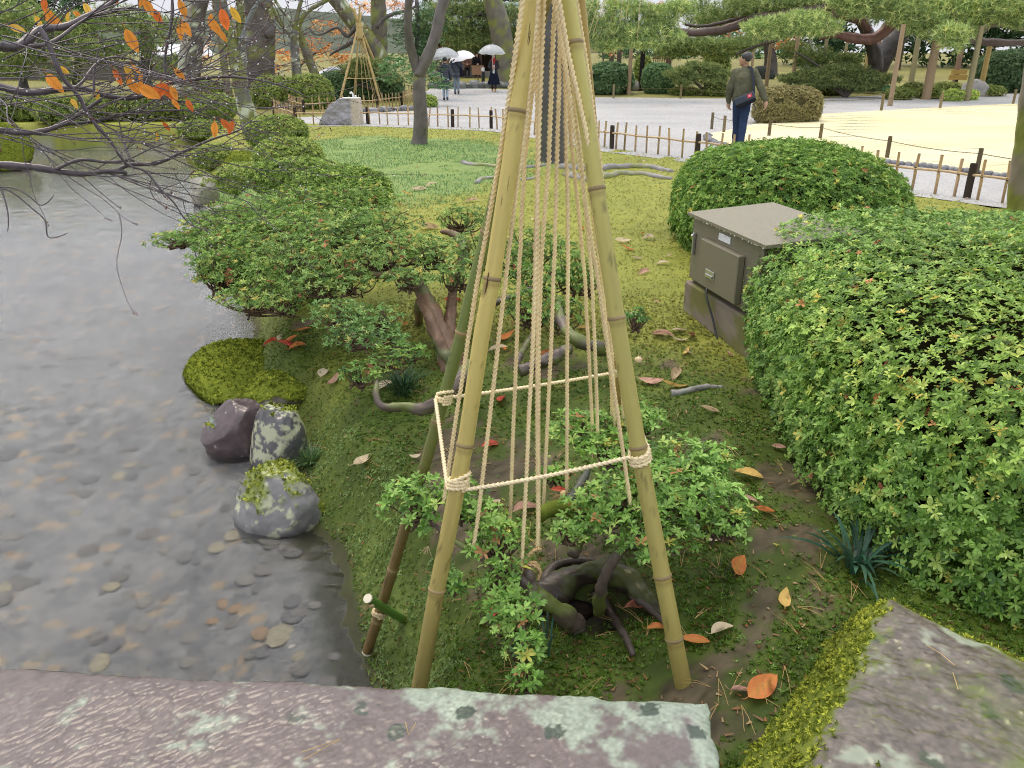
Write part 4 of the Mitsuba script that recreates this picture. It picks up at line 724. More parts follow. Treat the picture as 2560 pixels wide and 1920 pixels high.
def moss_on(v, f, w, n, size, name, label, seed, cols=((.14, .18, .025), (.40, .44, .06))):
    rng = RS(seed); a, b, c = v[f[:, 0]], v[f[:, 1]], v[f[:, 2]]; nn = np.cross(b - a, c - a); ar = np.linalg.norm(nn, axis=1) * w[f].mean(1); i = rng.choice(len(f), n, p=ar / ar.sum()); r1, r2 = np.sqrt(rng.random((n, 1))), rng.random((n, 1)); P = a[i] * (1 - r1) + b[i] * r1 * (1 - r2) + c[i] * r1 * r2; N_ = nrm(nn[i]); P = P[P[:, 2] > ZW + .01]; N_ = N_[:len(P)]
    m = rosettes(P, nrm(N_ + rng.normal(0, .4, N_.shape) + [0, 0, .3]), size, rng, 5, np.array(cols), [.5, .5], (20, 75), shift=(.5 + meshkit.fbm(P * 9, 3, 3))[:, None]); put(name, (m[0], m[1]), 'matte', m[2], False, raw=True); tag(name, label, 'moss', kind='stuff')
V_, F_, W_ = [], [], []; o = 0
for v, f, w in MOSSY: V_.append(v); F_.append(f + o); W_.append(w); o += len(v)
moss_on(np.vstack(V_), np.vstack(F_), np.hstack(W_), 14000, .022, 'boulder_moss', 'bright moss growing on the boulders along the pond', 111)
SV, SF = BLK[0], np.vstack([BLK[1][:, [0, 1, 2]], BLK[1][:, [0, 2, 3]]]); tn = np.array(trimesh.Trimesh(SV, SF, process=False).vertex_normals); tn = tn * np.sign(tn[:, 2:3] + 1e-6)
moss_on(SV, SF, smst(.95, .80, np.abs(tn[:, 2])) * (SV[:, 0] < 2.2), 9000, .014, 'block_moss', 'green moss growing down the side of the stone block', 112)
def blades():
    rng = RS(103); n = 42000; x = GB[0] + rng.uniform(-4.2, 4.2, n); y = GB[1] + rng.uniform(-5.6, 5.6, n); e = grass_e(x, y) + .8 * (meshkit.fbm(np.stack([x * 1.1, y * 1.1, x * 0], 1), 3, 2) - .5)
    k = free(x, y) & (e < 1.0) & (meshkit.fbm(np.stack([x * .9, y * .9, x * 0], 1), 3, 12) < .66); x, y = x[k], y[k]; P = np.stack([x, y, H(x, y)], 1); a = rng.uniform(0, 6.3, len(x)); o = np.stack([np.cos(a), np.sin(a), 0 * a], 1); sd = np.stack([-np.sin(a), np.cos(a), 0 * a], 1)
    h = rng.uniform(.018, .045, len(x))[:, None]; v = np.stack([P - sd * .007, P + sd * .007, P + o * h * rng.uniform(.2, 1.0, (len(x), 1)) + [0, 0, 1.] * h], 1).reshape(-1, 3)
    c = np.array([.18, .31, .11]) * rng.uniform(.6, 1.5, (len(x), 1)) * np.c_[rng.uniform(.75, 1.25, len(x)), np.ones(len(x)), rng.uniform(.8, 1.3, len(x))]
    put('grass_patch', (v, np.arange(len(v)).reshape(-1, 3)), 'leafy', np.repeat(c, 3, 0), False, raw=True); tag('grass_patch', 'soft blue-green grass growing in the moss below the forked tree', 'grass', kind='stuff')
blades()
LC = {'cream': (.72, .60, .42), 'tan': (.62, .46, .28), 'pink': (.62, .38, .28), 'orange': (.72, .27, .06), 'red': (.62, .12, .05), 'brown': (.34, .13, .06), 'yellow': (.74, .50, .14)}
def leaf_mesh(L, W, curl, rng, serr=True):
    nu, nv = 9, 5; u = np.linspace(0, 1, nu); w = np.sin(np.pi * u ** .85) ** .8 * W * .5; V = []
    bend = rng.uniform(-.25, .55) * curl; cup = rng.uniform(.2, .7) * curl; tw = rng.uniform(-.5, .5) * curl
    for a, ww in zip(u, w):
        for s in np.linspace(-1, 1, nv):
            yv = s * ww; zz = cup * abs(s) ** 1.5 * ww * 1.2 + bend * L * (a - .5) ** 2 * 2 + tw * yv * (a - .5); V.append([(a - .5) * L, yv, zz])
    V = np.array(V); i, j = np.meshgrid(np.arange(nu - 1), np.arange(nv - 1), indexing='ij'); q = i * nv + j
    f = np.stack([q, q + nv, q + nv + 1, q + 1], -1).reshape(-1, 4); s = np.tile(np.linspace(-1, 1, nv), nu)
    st = tube(np.array([[-.5 * L, 0, V[2, 2]], [-.62 * L, 0, V[2, 2] + .004], [-.72 * L, 0.004, V[2, 2] + .012]]), .0011, 4, cap=False)
    f = np.vstack([f[:, [0, 1, 2]], f[:, [0, 2, 3]]]); vein = np.abs(s) < .1
    return (np.vstack([V, st[0]]), np.vstack([f, st[1] + len(V)])), np.r_[vein, np.ones(len(st[0]), bool)]
def fallen(P, L, ang, colname, rng, label, group=None, tilt=.25, curl=1.0):
    (v, f), vein = leaf_mesh(L, L * rng.uniform(.40, .52), curl, rng); c = np.array(LC[colname]) * rng.uniform(.85, 1.15) * (.75 + .5 * meshkit.fbm(v * 70, 3, int(rng.integers(99)))[:, None]); c[vein] = c[vein] * .8 + .12
    b = smst(.62, .7, meshkit.fbm(v * 45, 2, int(rng.integers(99))))[:, None]; c = c * (1 - .55 * b)
    a, bb = rng.normal(0, tilt, 2); ca, sa, cb, sb = math.cos(a), math.sin(a), math.cos(bb), math.sin(bb); v = v @ np.array([[1, 0, 0], [0, ca, -sa], [0, sa, ca]]).T @ np.array([[cb, 0, sb], [0, 1, 0], [-sb, 0, cb]]).T
    v = rotz(v, ang); v = v - [0, 0, v[:, 2].min() * .6] + P
    return tag(put('fallen_leaf', (v, f), 'thinleaf', c, True), label, 'fallen leaf', group)
FL = [(1591, 1232, 60, 60, 'orange', 'large orange-brown fallen leaf on bare soil left of the dark grass tuft'), (1693, 1302, 46, 70, 'yellow', 'pale yellow fallen leaf halfway between the front right pole and the stone block'), (1560, 1368, 56, 30, 'cream', 'pale tan pointed fallen leaf right of the front right pole foot'),
      (1645, 1492, 76, 35, 'orange', 'bright orange glossy fallen leaf beside the end of the bridge slab'), (1602, 1500, 42, 0, 'pink', 'curled pinkish fallen leaf touching the bright orange one'), (1500, 1392, 56, -25, 'orange', 'orange-brown fallen leaf just right of the front right pole'), (1420, 1365, 42, 10, 'orange', 'curled orange fallen leaf just left of the front right pole'),
      (1385, 1332, 70, 10, 'brown', 'dark red-brown fallen leaf under the hollow stump'), (1618, 1033, 54, -10, 'yellow', 'pale yellow fallen leaf between the small azalea and the large hedge'), (1620, 1090, 40, 20, 'pink', 'pinkish fallen leaf behind the tip of the small azalea'), (1652, 1111, 38, 5, 'orange', 'pale orange fallen leaf at the right tip of the small azalea'),
      (1765, 952, 48, -20, 'brown', 'red-brown wet fallen leaf against the large hedge'), (1727, 935, 26, 50, 'tan', 'curled tan fallen leaf beside the red-brown one at the hedge'), (1682, 972, 26, -30, 'pink', 'small faded brown fallen leaf on dark moss left of the hedge'), (1533, 893, 40, 5, 'tan', 'tan fallen leaf on the moss above the small azalea'), (1546, 1167, 46, 20, 'cream', 'cream fallen leaf below the right pad of the small azalea'),
      (1457, 840, 54, 10, 'yellow', 'yellow-tan fallen leaf, lower of a pair right of the frame'), (1460, 817, 40, 60, 'tan', 'rounded tan fallen leaf, upper of a pair right of the frame'), (1405, 831, 50, -15, 'pink', 'pink-tan fallen leaf right beside the front right pole'), (1468, 718, 32, 20, 'cream', 'cream fallen leaf, topmost of the group by the concrete plinth'), (1492, 731, 30, 60, 'brown', 'red-brown fallen leaf of the group by the concrete plinth'), (1468, 739, 34, 5, 'cream', 'cream fallen leaf, lowest of the group by the concrete plinth'), (1432, 728, 44, 0, 'pink', 'pale pink fallen leaf, leftmost of the group by the concrete plinth'),
      (1085, 868, 42, 80, 'red', 'red-orange fallen leaf standing beside the front left pole'), (787, 1002, 46, 45, 'cream', 'pale cream fallen leaf alone on soil above the left azalea pad'), (700, 808, 42, 85, 'cream', 'pale cream upright fallen leaf left of the creeping azalea'), (724, 828, 36, 60, 'pink', 'pinkish fallen leaf leaning beside the pale upright one'), (833, 836, 42, 55, 'cream', 'cream fallen leaf under the creeping azalea branch'), (508, 833, 40, 70, 'tan', 'tan fallen leaf hanging on the broad mossy boulder'), (600, 832, 54, 12, 'cream', 'long cream fallen leaf on the flat mossy stone'),
      (655, 716, 30, 15, 'orange', 'single orange fallen leaf in the dark moss behind the broad boulder'), (622, 757, 40, 5, 'red', 'bright red-orange fallen leaf, lowest of the heap behind the broad boulder'), (645, 752, 36, 35, 'orange', 'orange fallen leaf at the right of the heap behind the broad boulder'), (630, 744, 34, -5, 'orange', 'tan-orange fallen leaf on top of the heap behind the broad boulder'), (588, 747, 34, -10, 'red', 'red fallen leaf at the left of the heap behind the broad boulder'), (606, 733, 22, 70, 'cream', 'small cream fallen leaf standing above the heap behind the broad boulder'),
      (822, 748, 30, 5, 'cream', 'cream fallen leaf between the ground azalea and the creeping azalea'), (1062, 966, 40, 15, 'red', 'narrow red fallen leaf right of the front left pole'), (1066, 1330, 40, 70, 'red', 'crumpled red-orange fallen leaf beside the drooping azalea pad'), (1072, 1090, 28, 60, 'cream', 'small pale fallen leaf between two ropes above the front rope tie'), (1138, 1106, 60, 25, 'pink', 'large pale pink fallen leaf behind the thick double rope'), (1207, 1066, 34, 5, 'red', 'red fallen leaf beside the frayed rope end'), (897, 991, 24, 10, 'cream', 'small cream fallen leaf just behind the dark pole'),
      (1095, 735, 40, 25, 'orange', 'bright orange fallen leaf behind the front left pole'), (1182, 772, 40, 5, 'orange', 'orange fallen leaf on the moss behind the ropes'), (1345, 525, 32, -5, 'cream', 'white-cream fallen leaf right of the frame on bright moss'), (1355, 541, 30, 5, 'orange', 'orange fallen leaf right of the frame on bright moss'), (1400, 518, 26, -25, 'cream', 'white fallen leaf pair farther right on bright moss'), (1377, 561, 20, 0, 'cream', 'tiny cream fallen leaf on bright moss left of the hedge'), (1433, 572, 26, 5, 'cream', 'cream fallen leaf on moss close to the round hedge'), (1392, 592, 26, 20, 'pink', 'pinkish fallen leaf on moss between frame and cabinet'),
      (625, 664, 22, 10, 'cream', 'cream fallen leaf in the shade of the overhanging azalea'), (558, 676, 28, 20, 'orange', 'brownish orange fallen leaf low on the bank by the water'), (978, 652, 34, 0, 'red', 'salmon red fallen leaf behind the brown azalea trunk'), (872, 705, 24, -35, 'orange', 'bright orange fallen leaf left of the brown azalea trunk'), (1232, 655, 24, 50, 'cream', 'white fallen leaf behind the middle azalea stem'), (1228, 690, 26, -15, 'red', 'dark red fallen leaf by the bent root-like stem'), (1262, 712, 28, -10, 'yellow', 'yellow-tan fallen leaf by the bent root-like stem'), (1075, 760, 40, 0, 'cream', 'pale fallen leaf between the front left pole and the rope'),
      (905, 412, 30, 15, 'cream', 'cream fallen leaf of the scattered row above the leaning azalea'), (932, 404, 26, 20, 'cream', 'white fallen leaf at the end of the scattered row above the leaning azalea'), (880, 422, 24, -10, 'yellow', 'yellow fallen leaf at the start of the scattered row above the leaning azalea'), (1020, 437, 30, 5, 'tan', 'tan fallen leaf on the bright moss left of the front left pole'), (925, 497, 44, 15, 'tan', 'flat tan fallen leaf by the leaning azalea stub'), (1015, 545, 26, 5, 'tan', 'tan fallen leaf just left of the dark pole top half')]
rng = RS(104)
for u, v, w, ang, cn, lb in FL:
    p = GT(u, v); fallen(p + [0, 0, .012], w * mpp(np.linalg.norm(p - EYE)) * 1.12, math.radians(ang), cn, rng, lb)
n = 0
while n < 95:
    x, y = scatter(1, 4.5, 21, 1.0, rng, .6); 
    if not free(x, y)[0] or x[0] > 1.3 + .02 * y[0] and y[0] < 9.5: continue
    q = rng.choice(['cream', 'tan', 'orange', 'pink', 'red', 'yellow'], p=[.32, .2, .2, .13, .08, .07]); n += 1
    fallen(np.array([x[0], y[0], gz(x[0], y[0]) + .014]), rng.uniform(.05, .085), rng.uniform(0, 6), q, rng, f'small {q} fallen leaf lying loose on the mossy lawn', f'small {q} leaves scattered over the mossy lawn')
ms = []
for k in range(330):
    x, y = scatter(1, 1.8, 5.2, 1.3, rng)
    if not free(x, y)[0] or x[0] > 1.25: continue
    b = np.array([x[0], y[0], gz(x[0], y[0]) + .012]); a = rng.uniform(0, 6.3)
    for s in (-1, 1):
        L = rng.uniform(.07, .13); d = np.array([math.cos(a + s * .12), math.sin(a + s * .12), rng.uniform(-.02, .14)]); ms.append(tube([b, b + d * L * .5 + [0, 0, .008], b + d * L], [.0012, .0010, .0007], 3, cap=False))
put('pine_needles', cat(ms), 'matte', np.array([.52, .36, .16]), True, raw=True, jit=.4); tag('pine_needles', 'brown pine needles fallen on soil and moss', 'pine needles', kind='stuff')
for i, (pts, z, lb) in enumerate([(((650, 1625), (735, 1597), (655, 1641)), ZB, 'pair of pine needles on the bridge slab, larger'), (((876, 1560), (882, 1587), (898, 1562)), ZB, 'pair of pine needles on the bridge slab, smaller'), (((2000, 1393), (2030, 1410), (2062, 1437)), ZS, 'curved pine needle on the stone block'), (((2058, 1453), (2064, 1470), (2070, 1490)), ZS, 'short pine needle on the stone block')]):
    q = [G(*a, z + .012) for a in pts]; tag(put('pine_needle', tube(q if i > 1 else q, [.0011] * 3, 4), 'matte', (.62, .44, .2), True), lb, 'pine needle')
ms = []
for k in range(1500):
    x, y = scatter(1, 1.7, 4.5, 1.2, rng)
    if not free(x, y)[0] or meshkit.fbm(np.array([[x[0] * 2, y[0] * 2, 3]]), 3, 2)[0] < .5: continue
    P = np.array([[x[0], y[0], gz(x[0], y[0]) + .006]]); m = rosettes(P, np.array([[0, 0, 1.]]), .014, rng, int(rng.integers(3, 6)), spread=(65, 95)); ms.append(m)
v, f = cat([(a, b) for a, b, c in ms]); put('ground_sprouts', (v, f), 'leafy', np.vstack([c for a, b, c in ms]), False, raw=True); tag('ground_sprouts', 'tiny green leaves sprouting from soil round the frame', 'ground cover', kind='stuff')
rng = RS(113); x, y = rng.uniform(-1.3, -.1, 9000), rng.uniform(1.3, 4.6, 9000); sd = shore_dist(x, y); k = (sd > .02) & (sd < .16 + .34 * meshkit.fbm(np.stack([x * 3, y * 3, x * 0], 1), 3, 4)) & (meshkit.fbm(np.stack([x * 7, y * 7, x * 0], 1), 3, 14) > .47); x, y = x[k], y[k]
m = rosettes(np.stack([x, y, H(x, y) + .004], 1), np.tile([-.5, -.25, .8], (len(x), 1)) + rng.normal(0, .3, (len(x), 3)), .017, rng, 5, np.array([(.18, .28, .08), (.27, .37, .13), (.12, .20, .05)]), (.45, .3, .25), (60, 95)); put('liverwort', (m[0], m[1]), 'leafy', m[2], False, raw=True); tag('liverwort', 'pale green liverwort on the bank at the water edge', 'liverwort', kind='stuff')
rng = RS(114); ms = []
for k in range(2600):
    x, y = scatter(1, 1.3, 4.8, 1.3, rng)
    if not free(x, y)[0] or x[0] > 1.35: continue
    b = np.array([x[0], y[0], gz(x[0], y[0]) + .006]); a = rng.uniform(0, 6.3); L = rng.uniform(.006, .03); d = np.array([math.cos(a), math.sin(a), rng.uniform(-.2, .35)]); w = np.array([-d[1], d[0], 0]) * rng.uniform(.002, .006); ms.append((np.array([b - w, b + w, b + d * L + w * .3, b + d * L - w * .3]), np.array([[0, 1, 2], [0, 2, 3]]), np.array([(.20, .13, .07), (.10, .06, .035), (.34, .24, .13), (.26, .12, .05)][rng.integers(4)])))
v, f = cat([(a, b) for a, b, c in ms]); put('leaf_litter', (v, f), 'matte', np.repeat(np.array([c for a, b, c in ms]), 4, 0), False, raw=True); tag('leaf_litter', 'brown crumbs of twigs and old leaves on the soil', 'litter', kind='stuff')
# bare roots
for lb, pts, r in [('thick grey root crossing the moss right of the dark trunk', [(1212, 362), (1260, 368), (1310, 366), (1380, 362), (1418, 366), (1450, 372)], .075), ('lower grey root in the moss right of the dark trunk', [(1222, 378), (1300, 386), (1345, 377), (1400, 380), (1452, 387)], .07), ('pale root in the moss left of the dark trunk', [(1000, 352), (1040, 358), (1090, 362), (1150, 362), (1185, 352)], .045), ('short pale root in the moss behind the front left pole', [(1030, 397), (1062, 386), (1100, 388), (1160, 372)], .04), ('dark half-buried root between the frame and the large hedge', [(1450, 852), (1490, 845), (1530, 838), (1560, 836)], .025)]:
    q = spline([GT(*a) for a in pts], 40); q[:, 2] = H(q[:, 0], q[:, 1]) + r * .25 * np.sin(np.linspace(.2, 2.9, 40)); m = tube(q, r * (1 - .5 * np.linspace(0, 1, 40)), 14, noise=.45, seed=2); v = m[0]
    c = np.array([.24, .23, .23]) * (.5 + meshkit.fbm(v * 20, 3, 3)[:, None]); g = smst(.52, .62, meshkit.fbm(v * 5, 3, 4))[:, None] * .7; tag(put('tree_root', m, 'semi', c * (1 - g) + g * np.array([.22, .25, .05]), True), lb, 'root')
# ---------------------------------------------------------------- trees
def at_h(ub, vb, v_top, dy=0.0):
    """foot on the ground at a photo point, and the height at which the same vertical reaches row v_top"""
    b = GT(ub, vb); lo, hi = 0.0, 30.0
    for _ in range(40):
        m = (lo + hi) / 2; q = b + [0, dy, m] - EYE; y = q @ [0, -math.sin(PITCH), -math.cos(PITCH)]; x = q @ [0, math.cos(PITCH), -math.sin(PITCH)]
        if (y / x * FOC + 960) / K > v_top: lo = m
        else: hi = m
    return b, m
def bark(v, base, seed, moss=0.0, lichen=0.0, fr=12, red=0.0):
    c = np.asarray(base) * (.45 + 1.1 * meshkit.fbm(v * [fr, fr, fr * .35], 4, seed)[:, None])
    if moss: m = smst(.62 - moss * .3, .74 - moss * .3, meshkit.fbm(v * 2.2, 4, seed + 1))[:, None]; c = c * (1 - m) + m * np.array([.17, .19, .04]) * (.6 + .8 * meshkit.fbm(v * 25, 2, 2)[:, None])
    if lichen: l = smst(.655, .675, meshkit.fbm(v * 7, 3, seed + 4) + lichen * .1)[:, None]; c = c * (1 - l) + l * np.array([.50, .55, .42])
    return c
def limb(parent, pts, r0, r1, base, seed, nm='limb', n=14, moss=0., lichen=0., segs=40, noise=.22, mat='semi', flare=0.):
    pts = [np.asarray(a, float) for a in pts]
    if nm == 'trunk':
        g0 = gz(pts[0][0], pts[0][1])
        if pts[0][2] > g0 - .05: pts = [np.array([pts[0][0], pts[0][1], g0 - .15])] + (pts if pts[0][2] > g0 + .15 else pts[1:])
    q = spline(np.asarray(pts), segs); s = np.linspace(0, 1, segs); r = r0 + (r1 - r0) * s; r = r * (1 + flare * np.exp(-s * 14))
    m = tube(q, r, n, noise=noise, seed=seed); return put(nm, m, mat, bark(m[0], base, seed, moss, lichen), True, parent)
def Yp(L, y): return [Y(u, v, yy) for (u, v), yy in zip(L, y if isinstance(y, (list, tuple)) else [y] * len(L))]
def tree(label, name='tree', group=None): return thing(name, label, 'tree', group)
GRY = (.115, .10, .09); DRK = (.085, .075, .07)
b = GT(907, 311); y0 = b[1]
t = tree('slender grey tree forked in two, standing in the grass patch', 'forked_tree')
limb(t, [b - [0, 0, .1]] + Yp([(907, 305), (908, 250), (906, 190), (905, 158)], y0), .165, .125, GRY, 1, 'trunk', 18, .25, 0, flare=.25)
limb(t, Yp([(906, 165), (894, 130), (884, 85), (881, 30), (888, -40), (880, -140)], [y0, y0, y0 - .1, y0 - .2, y0 - .3, y0 - .4]), .10, .06, GRY, 2, n=14)
limb(t, Yp([(905, 165), (922, 125), (942, 70), (953, 20), (975, -40), (990, -140)], [y0, y0, y0 + .1, y0 + .2, y0 + .3, y0 + .4]), .125, .09, GRY, 3, n=14)
b = GT(1192, 350); y0 = b[1]
t = tree('dark straight tree trunk right behind the bamboo poles', 'dark_tree')
limb(t, [b - [0, 0, .1]] + Yp([(1192, 340), (1190, 200), (1186, 60), (1184, -60), (1184, -260)], y0), .215, .17, (.085, .08, .08), 4, 'trunk', 20, flare=.35)
limb(t, Yp([(1212, 335), (1215, 250), (1212, 150), (1214, 60), (1222, -80)], y0 + .25), .085, .06, (.16, .16, .17), 5, n=12)
t = tree('mossy leaning tree with big pale lichen patches at the pond edge', 'lichen_tree'); y0 = 20.5
b = np.array([Y(545, 305, y0)[0], y0, gz(Y(545, 305, y0)[0], y0)])
limb(t, [b - [0, 0, .1]] + Yp([(545, 300), (532, 240), (520, 190), (506, 120), (488, 50), (472, -20), (460, -90)], y0), .21, .12, (.12, .12, .105), 6, 'trunk', 18, .85, .15, flare=.3)
limb(t, Yp([(527, 205), (524, 160), (521, 90), (519, 20), (521, -60)], y0 + .1), .12, .085, (.17, .17, .165), 7, n=14, moss=.4, lichen=.2)
limb(t, Yp([(522, 90), (532, 55), (552, 15), (590, -20)], y0), .06, .045, (.18, .19, .2), 8, n=10)
t = tree('huge dark furrowed trunk behind the clipped bushes', 'big_dark_tree'); y0 = 32.
limb(t, Yp([(560, 222), (559, 200), (560, 150), (562, 100), (563, 60), (557, 20), (552, -60)], y0), .62, .46, (.105, .09, .08), 9, 'trunk', 22, .2, 0, noise=.3, flare=.3)
limb(t, Yp([(578, 75), (586, 68), (590, 55)], y0 - .3), .22, .10, (.10, .085, .08), 10, 'knob', 12, noise=.5)
t = tree('dark leaning trunk left of the mossy leaning tree', 'leaning_tree')
limb(t, Yp([(404, 218), (410, 170), (418, 120), (424, 70), (427, 30), (437, -10), (446, -70)], 31.), .36, .26, (.095, .085, .075), 11, 'trunk', 18, .3, .1)
t = tree('thin pale grey trunk beside the dark leaning trunk', 'pale_tree'); limb(t, Yp([(385, 212), (391, 160), (399, 100), (404, 40), (408, -40)], 29.), .17, .13, (.33, .31, .28), 12, 'trunk', 14, .1, .3)
t = tree('thin olive trunk between the dark leaning trunk and the mossy leaning tree', 'thin_tree'); limb(t, Yp([(494, 232), (488, 170), (480, 110), (470, 50), (465, 0), (460, -60)], 28.), .13, .10, (.19, .17, .11), 13, 'trunk', 12, .5, 0)
b = GT(646, 222); y0 = b[1]
t = tree('lichen-dotted tree branching low behind the planted bed', 'branching_tree')
limb(t, [b - [0, 0, .1]] + Yp([(646, 215), (641, 160), (637, 110), (636, 78), (638, 65)], y0), .20, .155, (.17, .165, .155), 14, 'trunk', 16, .5, .35, flare=.2)
for pts, r in [([(636, 85), (620, 68), (604, 48), (590, 20), (580, -20)], .075), ([(636, 75), (628, 45), (606, 18), (590, -15)], .085), ([(638, 70), (640, 40), (650, 5), (655, -40)], .095), ([(640, 72), (650, 45), (668, 22), (700, 4), (730, -20)], .10), ([(622, 66), (616, 60), (602, 30), (588, 5)], .04)]:
    limb(t, Yp(pts, y0), r, r * .6, (.17, .165, .13), 15, n=12, moss=.7, lichen=.3)
t = tree('bare leaning trunk seen behind the branching tree', 'slanting_tree'); limb(t, Yp([(690, 185), (676, 150), (662, 115), (650, 80), (640, 40)], 34.), .19, .15, (.15, .14, .10), 16, 'trunk', 14, .5)
t = tree('big mossy cherry tree with two leaning stems behind the small snow guard', 'mossy_tree'); y0 = 37.
limb(t, Yp([(832, 190), (826, 140), (818, 118), (795, 85), (765, 50), (735, 12), (712, -20)], y0), .46, .26, (.13, .115, .09), 17, 'trunk', 18, .65, .1)
limb(t, Yp([(822, 150), (820, 100), (818, 40), (816, -40)], y0 + .3), .38, .30, (.13, .115, .09), 18, n=16, moss=.6)
limb(t, Yp([(770, 52), (742, 72), (730, 60), (700, 72), (668, 58)], y0 - .4), .09, .03, (.10, .09, .08), 19, n=8)
limb(t, Yp([(772, 70), (758, 92), (740, 103), (712, 120)], y0 - .5), .11, .04, (.10, .09, .08), 20, n=8)
limb(t, Yp([(815, 60), (850, 30), (880, 22), (905, 5)], y0), .10, .04, (.10, .09, .08), 21, n=8)
t = tree('stout tree trunk with a flared mossy foot beside the tea house', 'flared_tree'); y0 = 42.
limb(t, Yp([(1098, 200), (1096, 185), (1092, 150), (1086, 95), (1078, 50), (1066, 10), (1056, -40)], y0), .72, .36, (.12, .11, .08), 22, 'trunk', 20, .45, 0, flare=.45)
# twigs in the air of the bare trees
def barecrown(parent, c, r, n, seed, L=1.4, col=(.12, .10, .09), rad=.012):
    rng = RS(seed); ms = []
    for i in range(n):
        p = c + rng.normal(0, .5, 3) * r; d = nrm(rng.normal(size=3) + [0, 0, .2]); q = [p]
        for k in range(4): d = nrm(d + rng.normal(0, .35, 3)); q.append(q[-1] + d * L * .3)
        ms.append(tube(q, np.linspace(rad, rad * .3, 5), 4, cap=False))
    stuffpart(put('twigs', cat(ms), 'matte', col, True, parent))
barecrown('mossy_tree', Y(760, 30, 36.5), np.array([2.6, 1, 1.5]), 60, 3); barecrown('branching_tree', Y(630, 25, 27.5), np.array([1.6, 1, 1.]), 30, 4)
# ---------------------------------------------------------------- needles and clouds of leaves
PN = np.array([(.17, .25, .10), (.26, .36, .14), (.38, .48, .18), (.52, .60, .24), (.64, .66, .28)])
def needles(P, A, L, rng, k, n=10, w=.055, pal=PN, wt=(.15, .3, .3, .18, .07)):
    N = len(P); A = nrm(A); d = nrm(A[:, None] * .55 + rng.normal(0, .62, (N, n, 3))).reshape(-1, 3); B = np.repeat(P, n, 0); l = (L * rng.uniform(.6, 1.2, N * n))[:, None]
    sd = nrm(np.cross(d, rng.normal(size=d.shape))) * l * w
    v = np.stack([B - sd, B + sd, B + d * l], 1).reshape(-1, 3); c = np.repeat(pal[rng.choice(len(pal), N, p=np.asarray(wt) / np.sum(wt))], n, 0) * k * rng.uniform(.75, 1.25, (N * n, 1))
    return v, np.arange(len(v)).reshape(-1, 3), np.repeat(c, 3, 0)
def pinepads(parent, pads, y, L, dens, seed, k=1.0, thick=.34, n=10):
    """pads: (u, v, half-width, half-height) or with their own distance"""
    rng = RS(seed); V, Fa, C, m = [], [], [], 0
    for q in pads:
        yy = q[4] if len(q) > 4 else y; c = Y(q[0], q[1], yy); s = mpp(np.linalg.norm(c - EYE)); r = np.array([q[2] * s, max(.6 * q[2] * s, .5), q[3] * s]); N = int(4 * math.pi * r[0] * max(r[1], r[2]) * dens * .42)
        d = nrm(rng.normal(size=(N, 3))); lump = 1 + .55 * (meshkit.fbm(d * 2.2 + q[0], 3, seed) - .5) * 2; P = c + d * r * lump[:, None] * rng.random((N, 1)) ** .4; A = d / r * r.min() + [0, 0, .8]
        a, f, cc = needles(P, A, L, rng, np.repeat((k * (.8 + .4 * meshkit.fbm(P * 1.2, 2, 3)))[:, None], n, 0), n); V.append(a); Fa.append(f + m); C.append(cc); m += len(a)
    return stuffpart(put('needle_pads', (np.vstack(V), np.vstack(Fa)), 'needle', np.vstack(C), False, parent))
def leafcloud(parent, pads, y, size, dens, seed, pal, wt, nm='crown', n=5, flat=.6, spread=(55, 95)):
    rng = RS(seed); out = []
    for q in pads:
        yy = q[4] if len(q) > 4 else y; c = Y(q[0], q[1], yy); s = mpp(np.linalg.norm(c - EYE)); r = np.array([q[2] * s, max(.7 * q[2] * s, .4), q[3] * s]); N = int(4 * math.pi * r[0] * max(r[1], r[2]) * dens * .5)
        d = nrm(rng.normal(size=(N, 3))); P = c + d * r * (1 + .8 * (meshkit.fbm(d * 2 + q[1], 3, seed) - .5))[:, None] * rng.random((N, 1)) ** .45; P = P[meshkit.fbm(P * (1.3 / max(r[2], .3)), 3, seed + 1) < .60]
        out.append(rosettes(P, nrm(d[:len(P)] * .4 + [0, 0, .8]), size, rng, n, pal, wt, spread, shift=(.75 + .5 * meshkit.fbm(P * 1.5, 2, 2))[:, None]))
    v, f = cat([(a, b) for a, b, c in out]); return stuffpart(put(nm, (v, f), 'needle', np.vstack([c for a, b, c in out]), False, parent))
RED = (.17, .085, .065)
# bright pine with its ropes, right of the poles
t = tree('bright green pine hung with straw ropes, its pads above the gravel path', 'roped_pine')
pinepads(t, [(1262, 25, 34, 26), (1300, 60, 46, 22), (1345, 20, 50, 26), (1360, 70, 50, 18), (1410, 62, 46, 20), (1425, 30, 44, 20), (1310, 95, 44, 13), (1390, 92, 46, 11), (1455, 78, 20, 10), (1262, 75, 24, 16), (1470, 15, 30, 12)], 34., .20, 190, 201, 1.3)
for pts, r in [([(1372, -30), (1374, 30), (1380, 75), (1388, 92)], .10), ([(1380, 80), (1340, 62), (1290, 62)], .05), ([(1380, 75), (1420, 55), (1450, 40), (1475, 10)], .05)]: limb(t, Yp(pts, 34.3), r, r * .5, (.10, .08, .06), 30, 'branch', 8)
apex = Y(1450, -330, 33.); rng = RS(5)
for u, v in [(1258, 62), (1270, 80), (1282, 72), (1296, 40), (1316, 62), (1338, 45), (1352, 40), (1377, 84)]:
    e = Y(u, v, 33.4 + rng.normal(0, .2)); a = Y(u + (1410 - u) * .55, -160, 33.4); put('rope', tube([a, (a + e) / 2, e], .012, 5), 'matte', (.55, .45, .24), True, t)
e = GT(1494, 180); put('rope', tube([Y(1440, -60, e[1] - .5), e + [0, 0, .1]], .022, 6), 'matte', (.52, .45, .24), True, t)
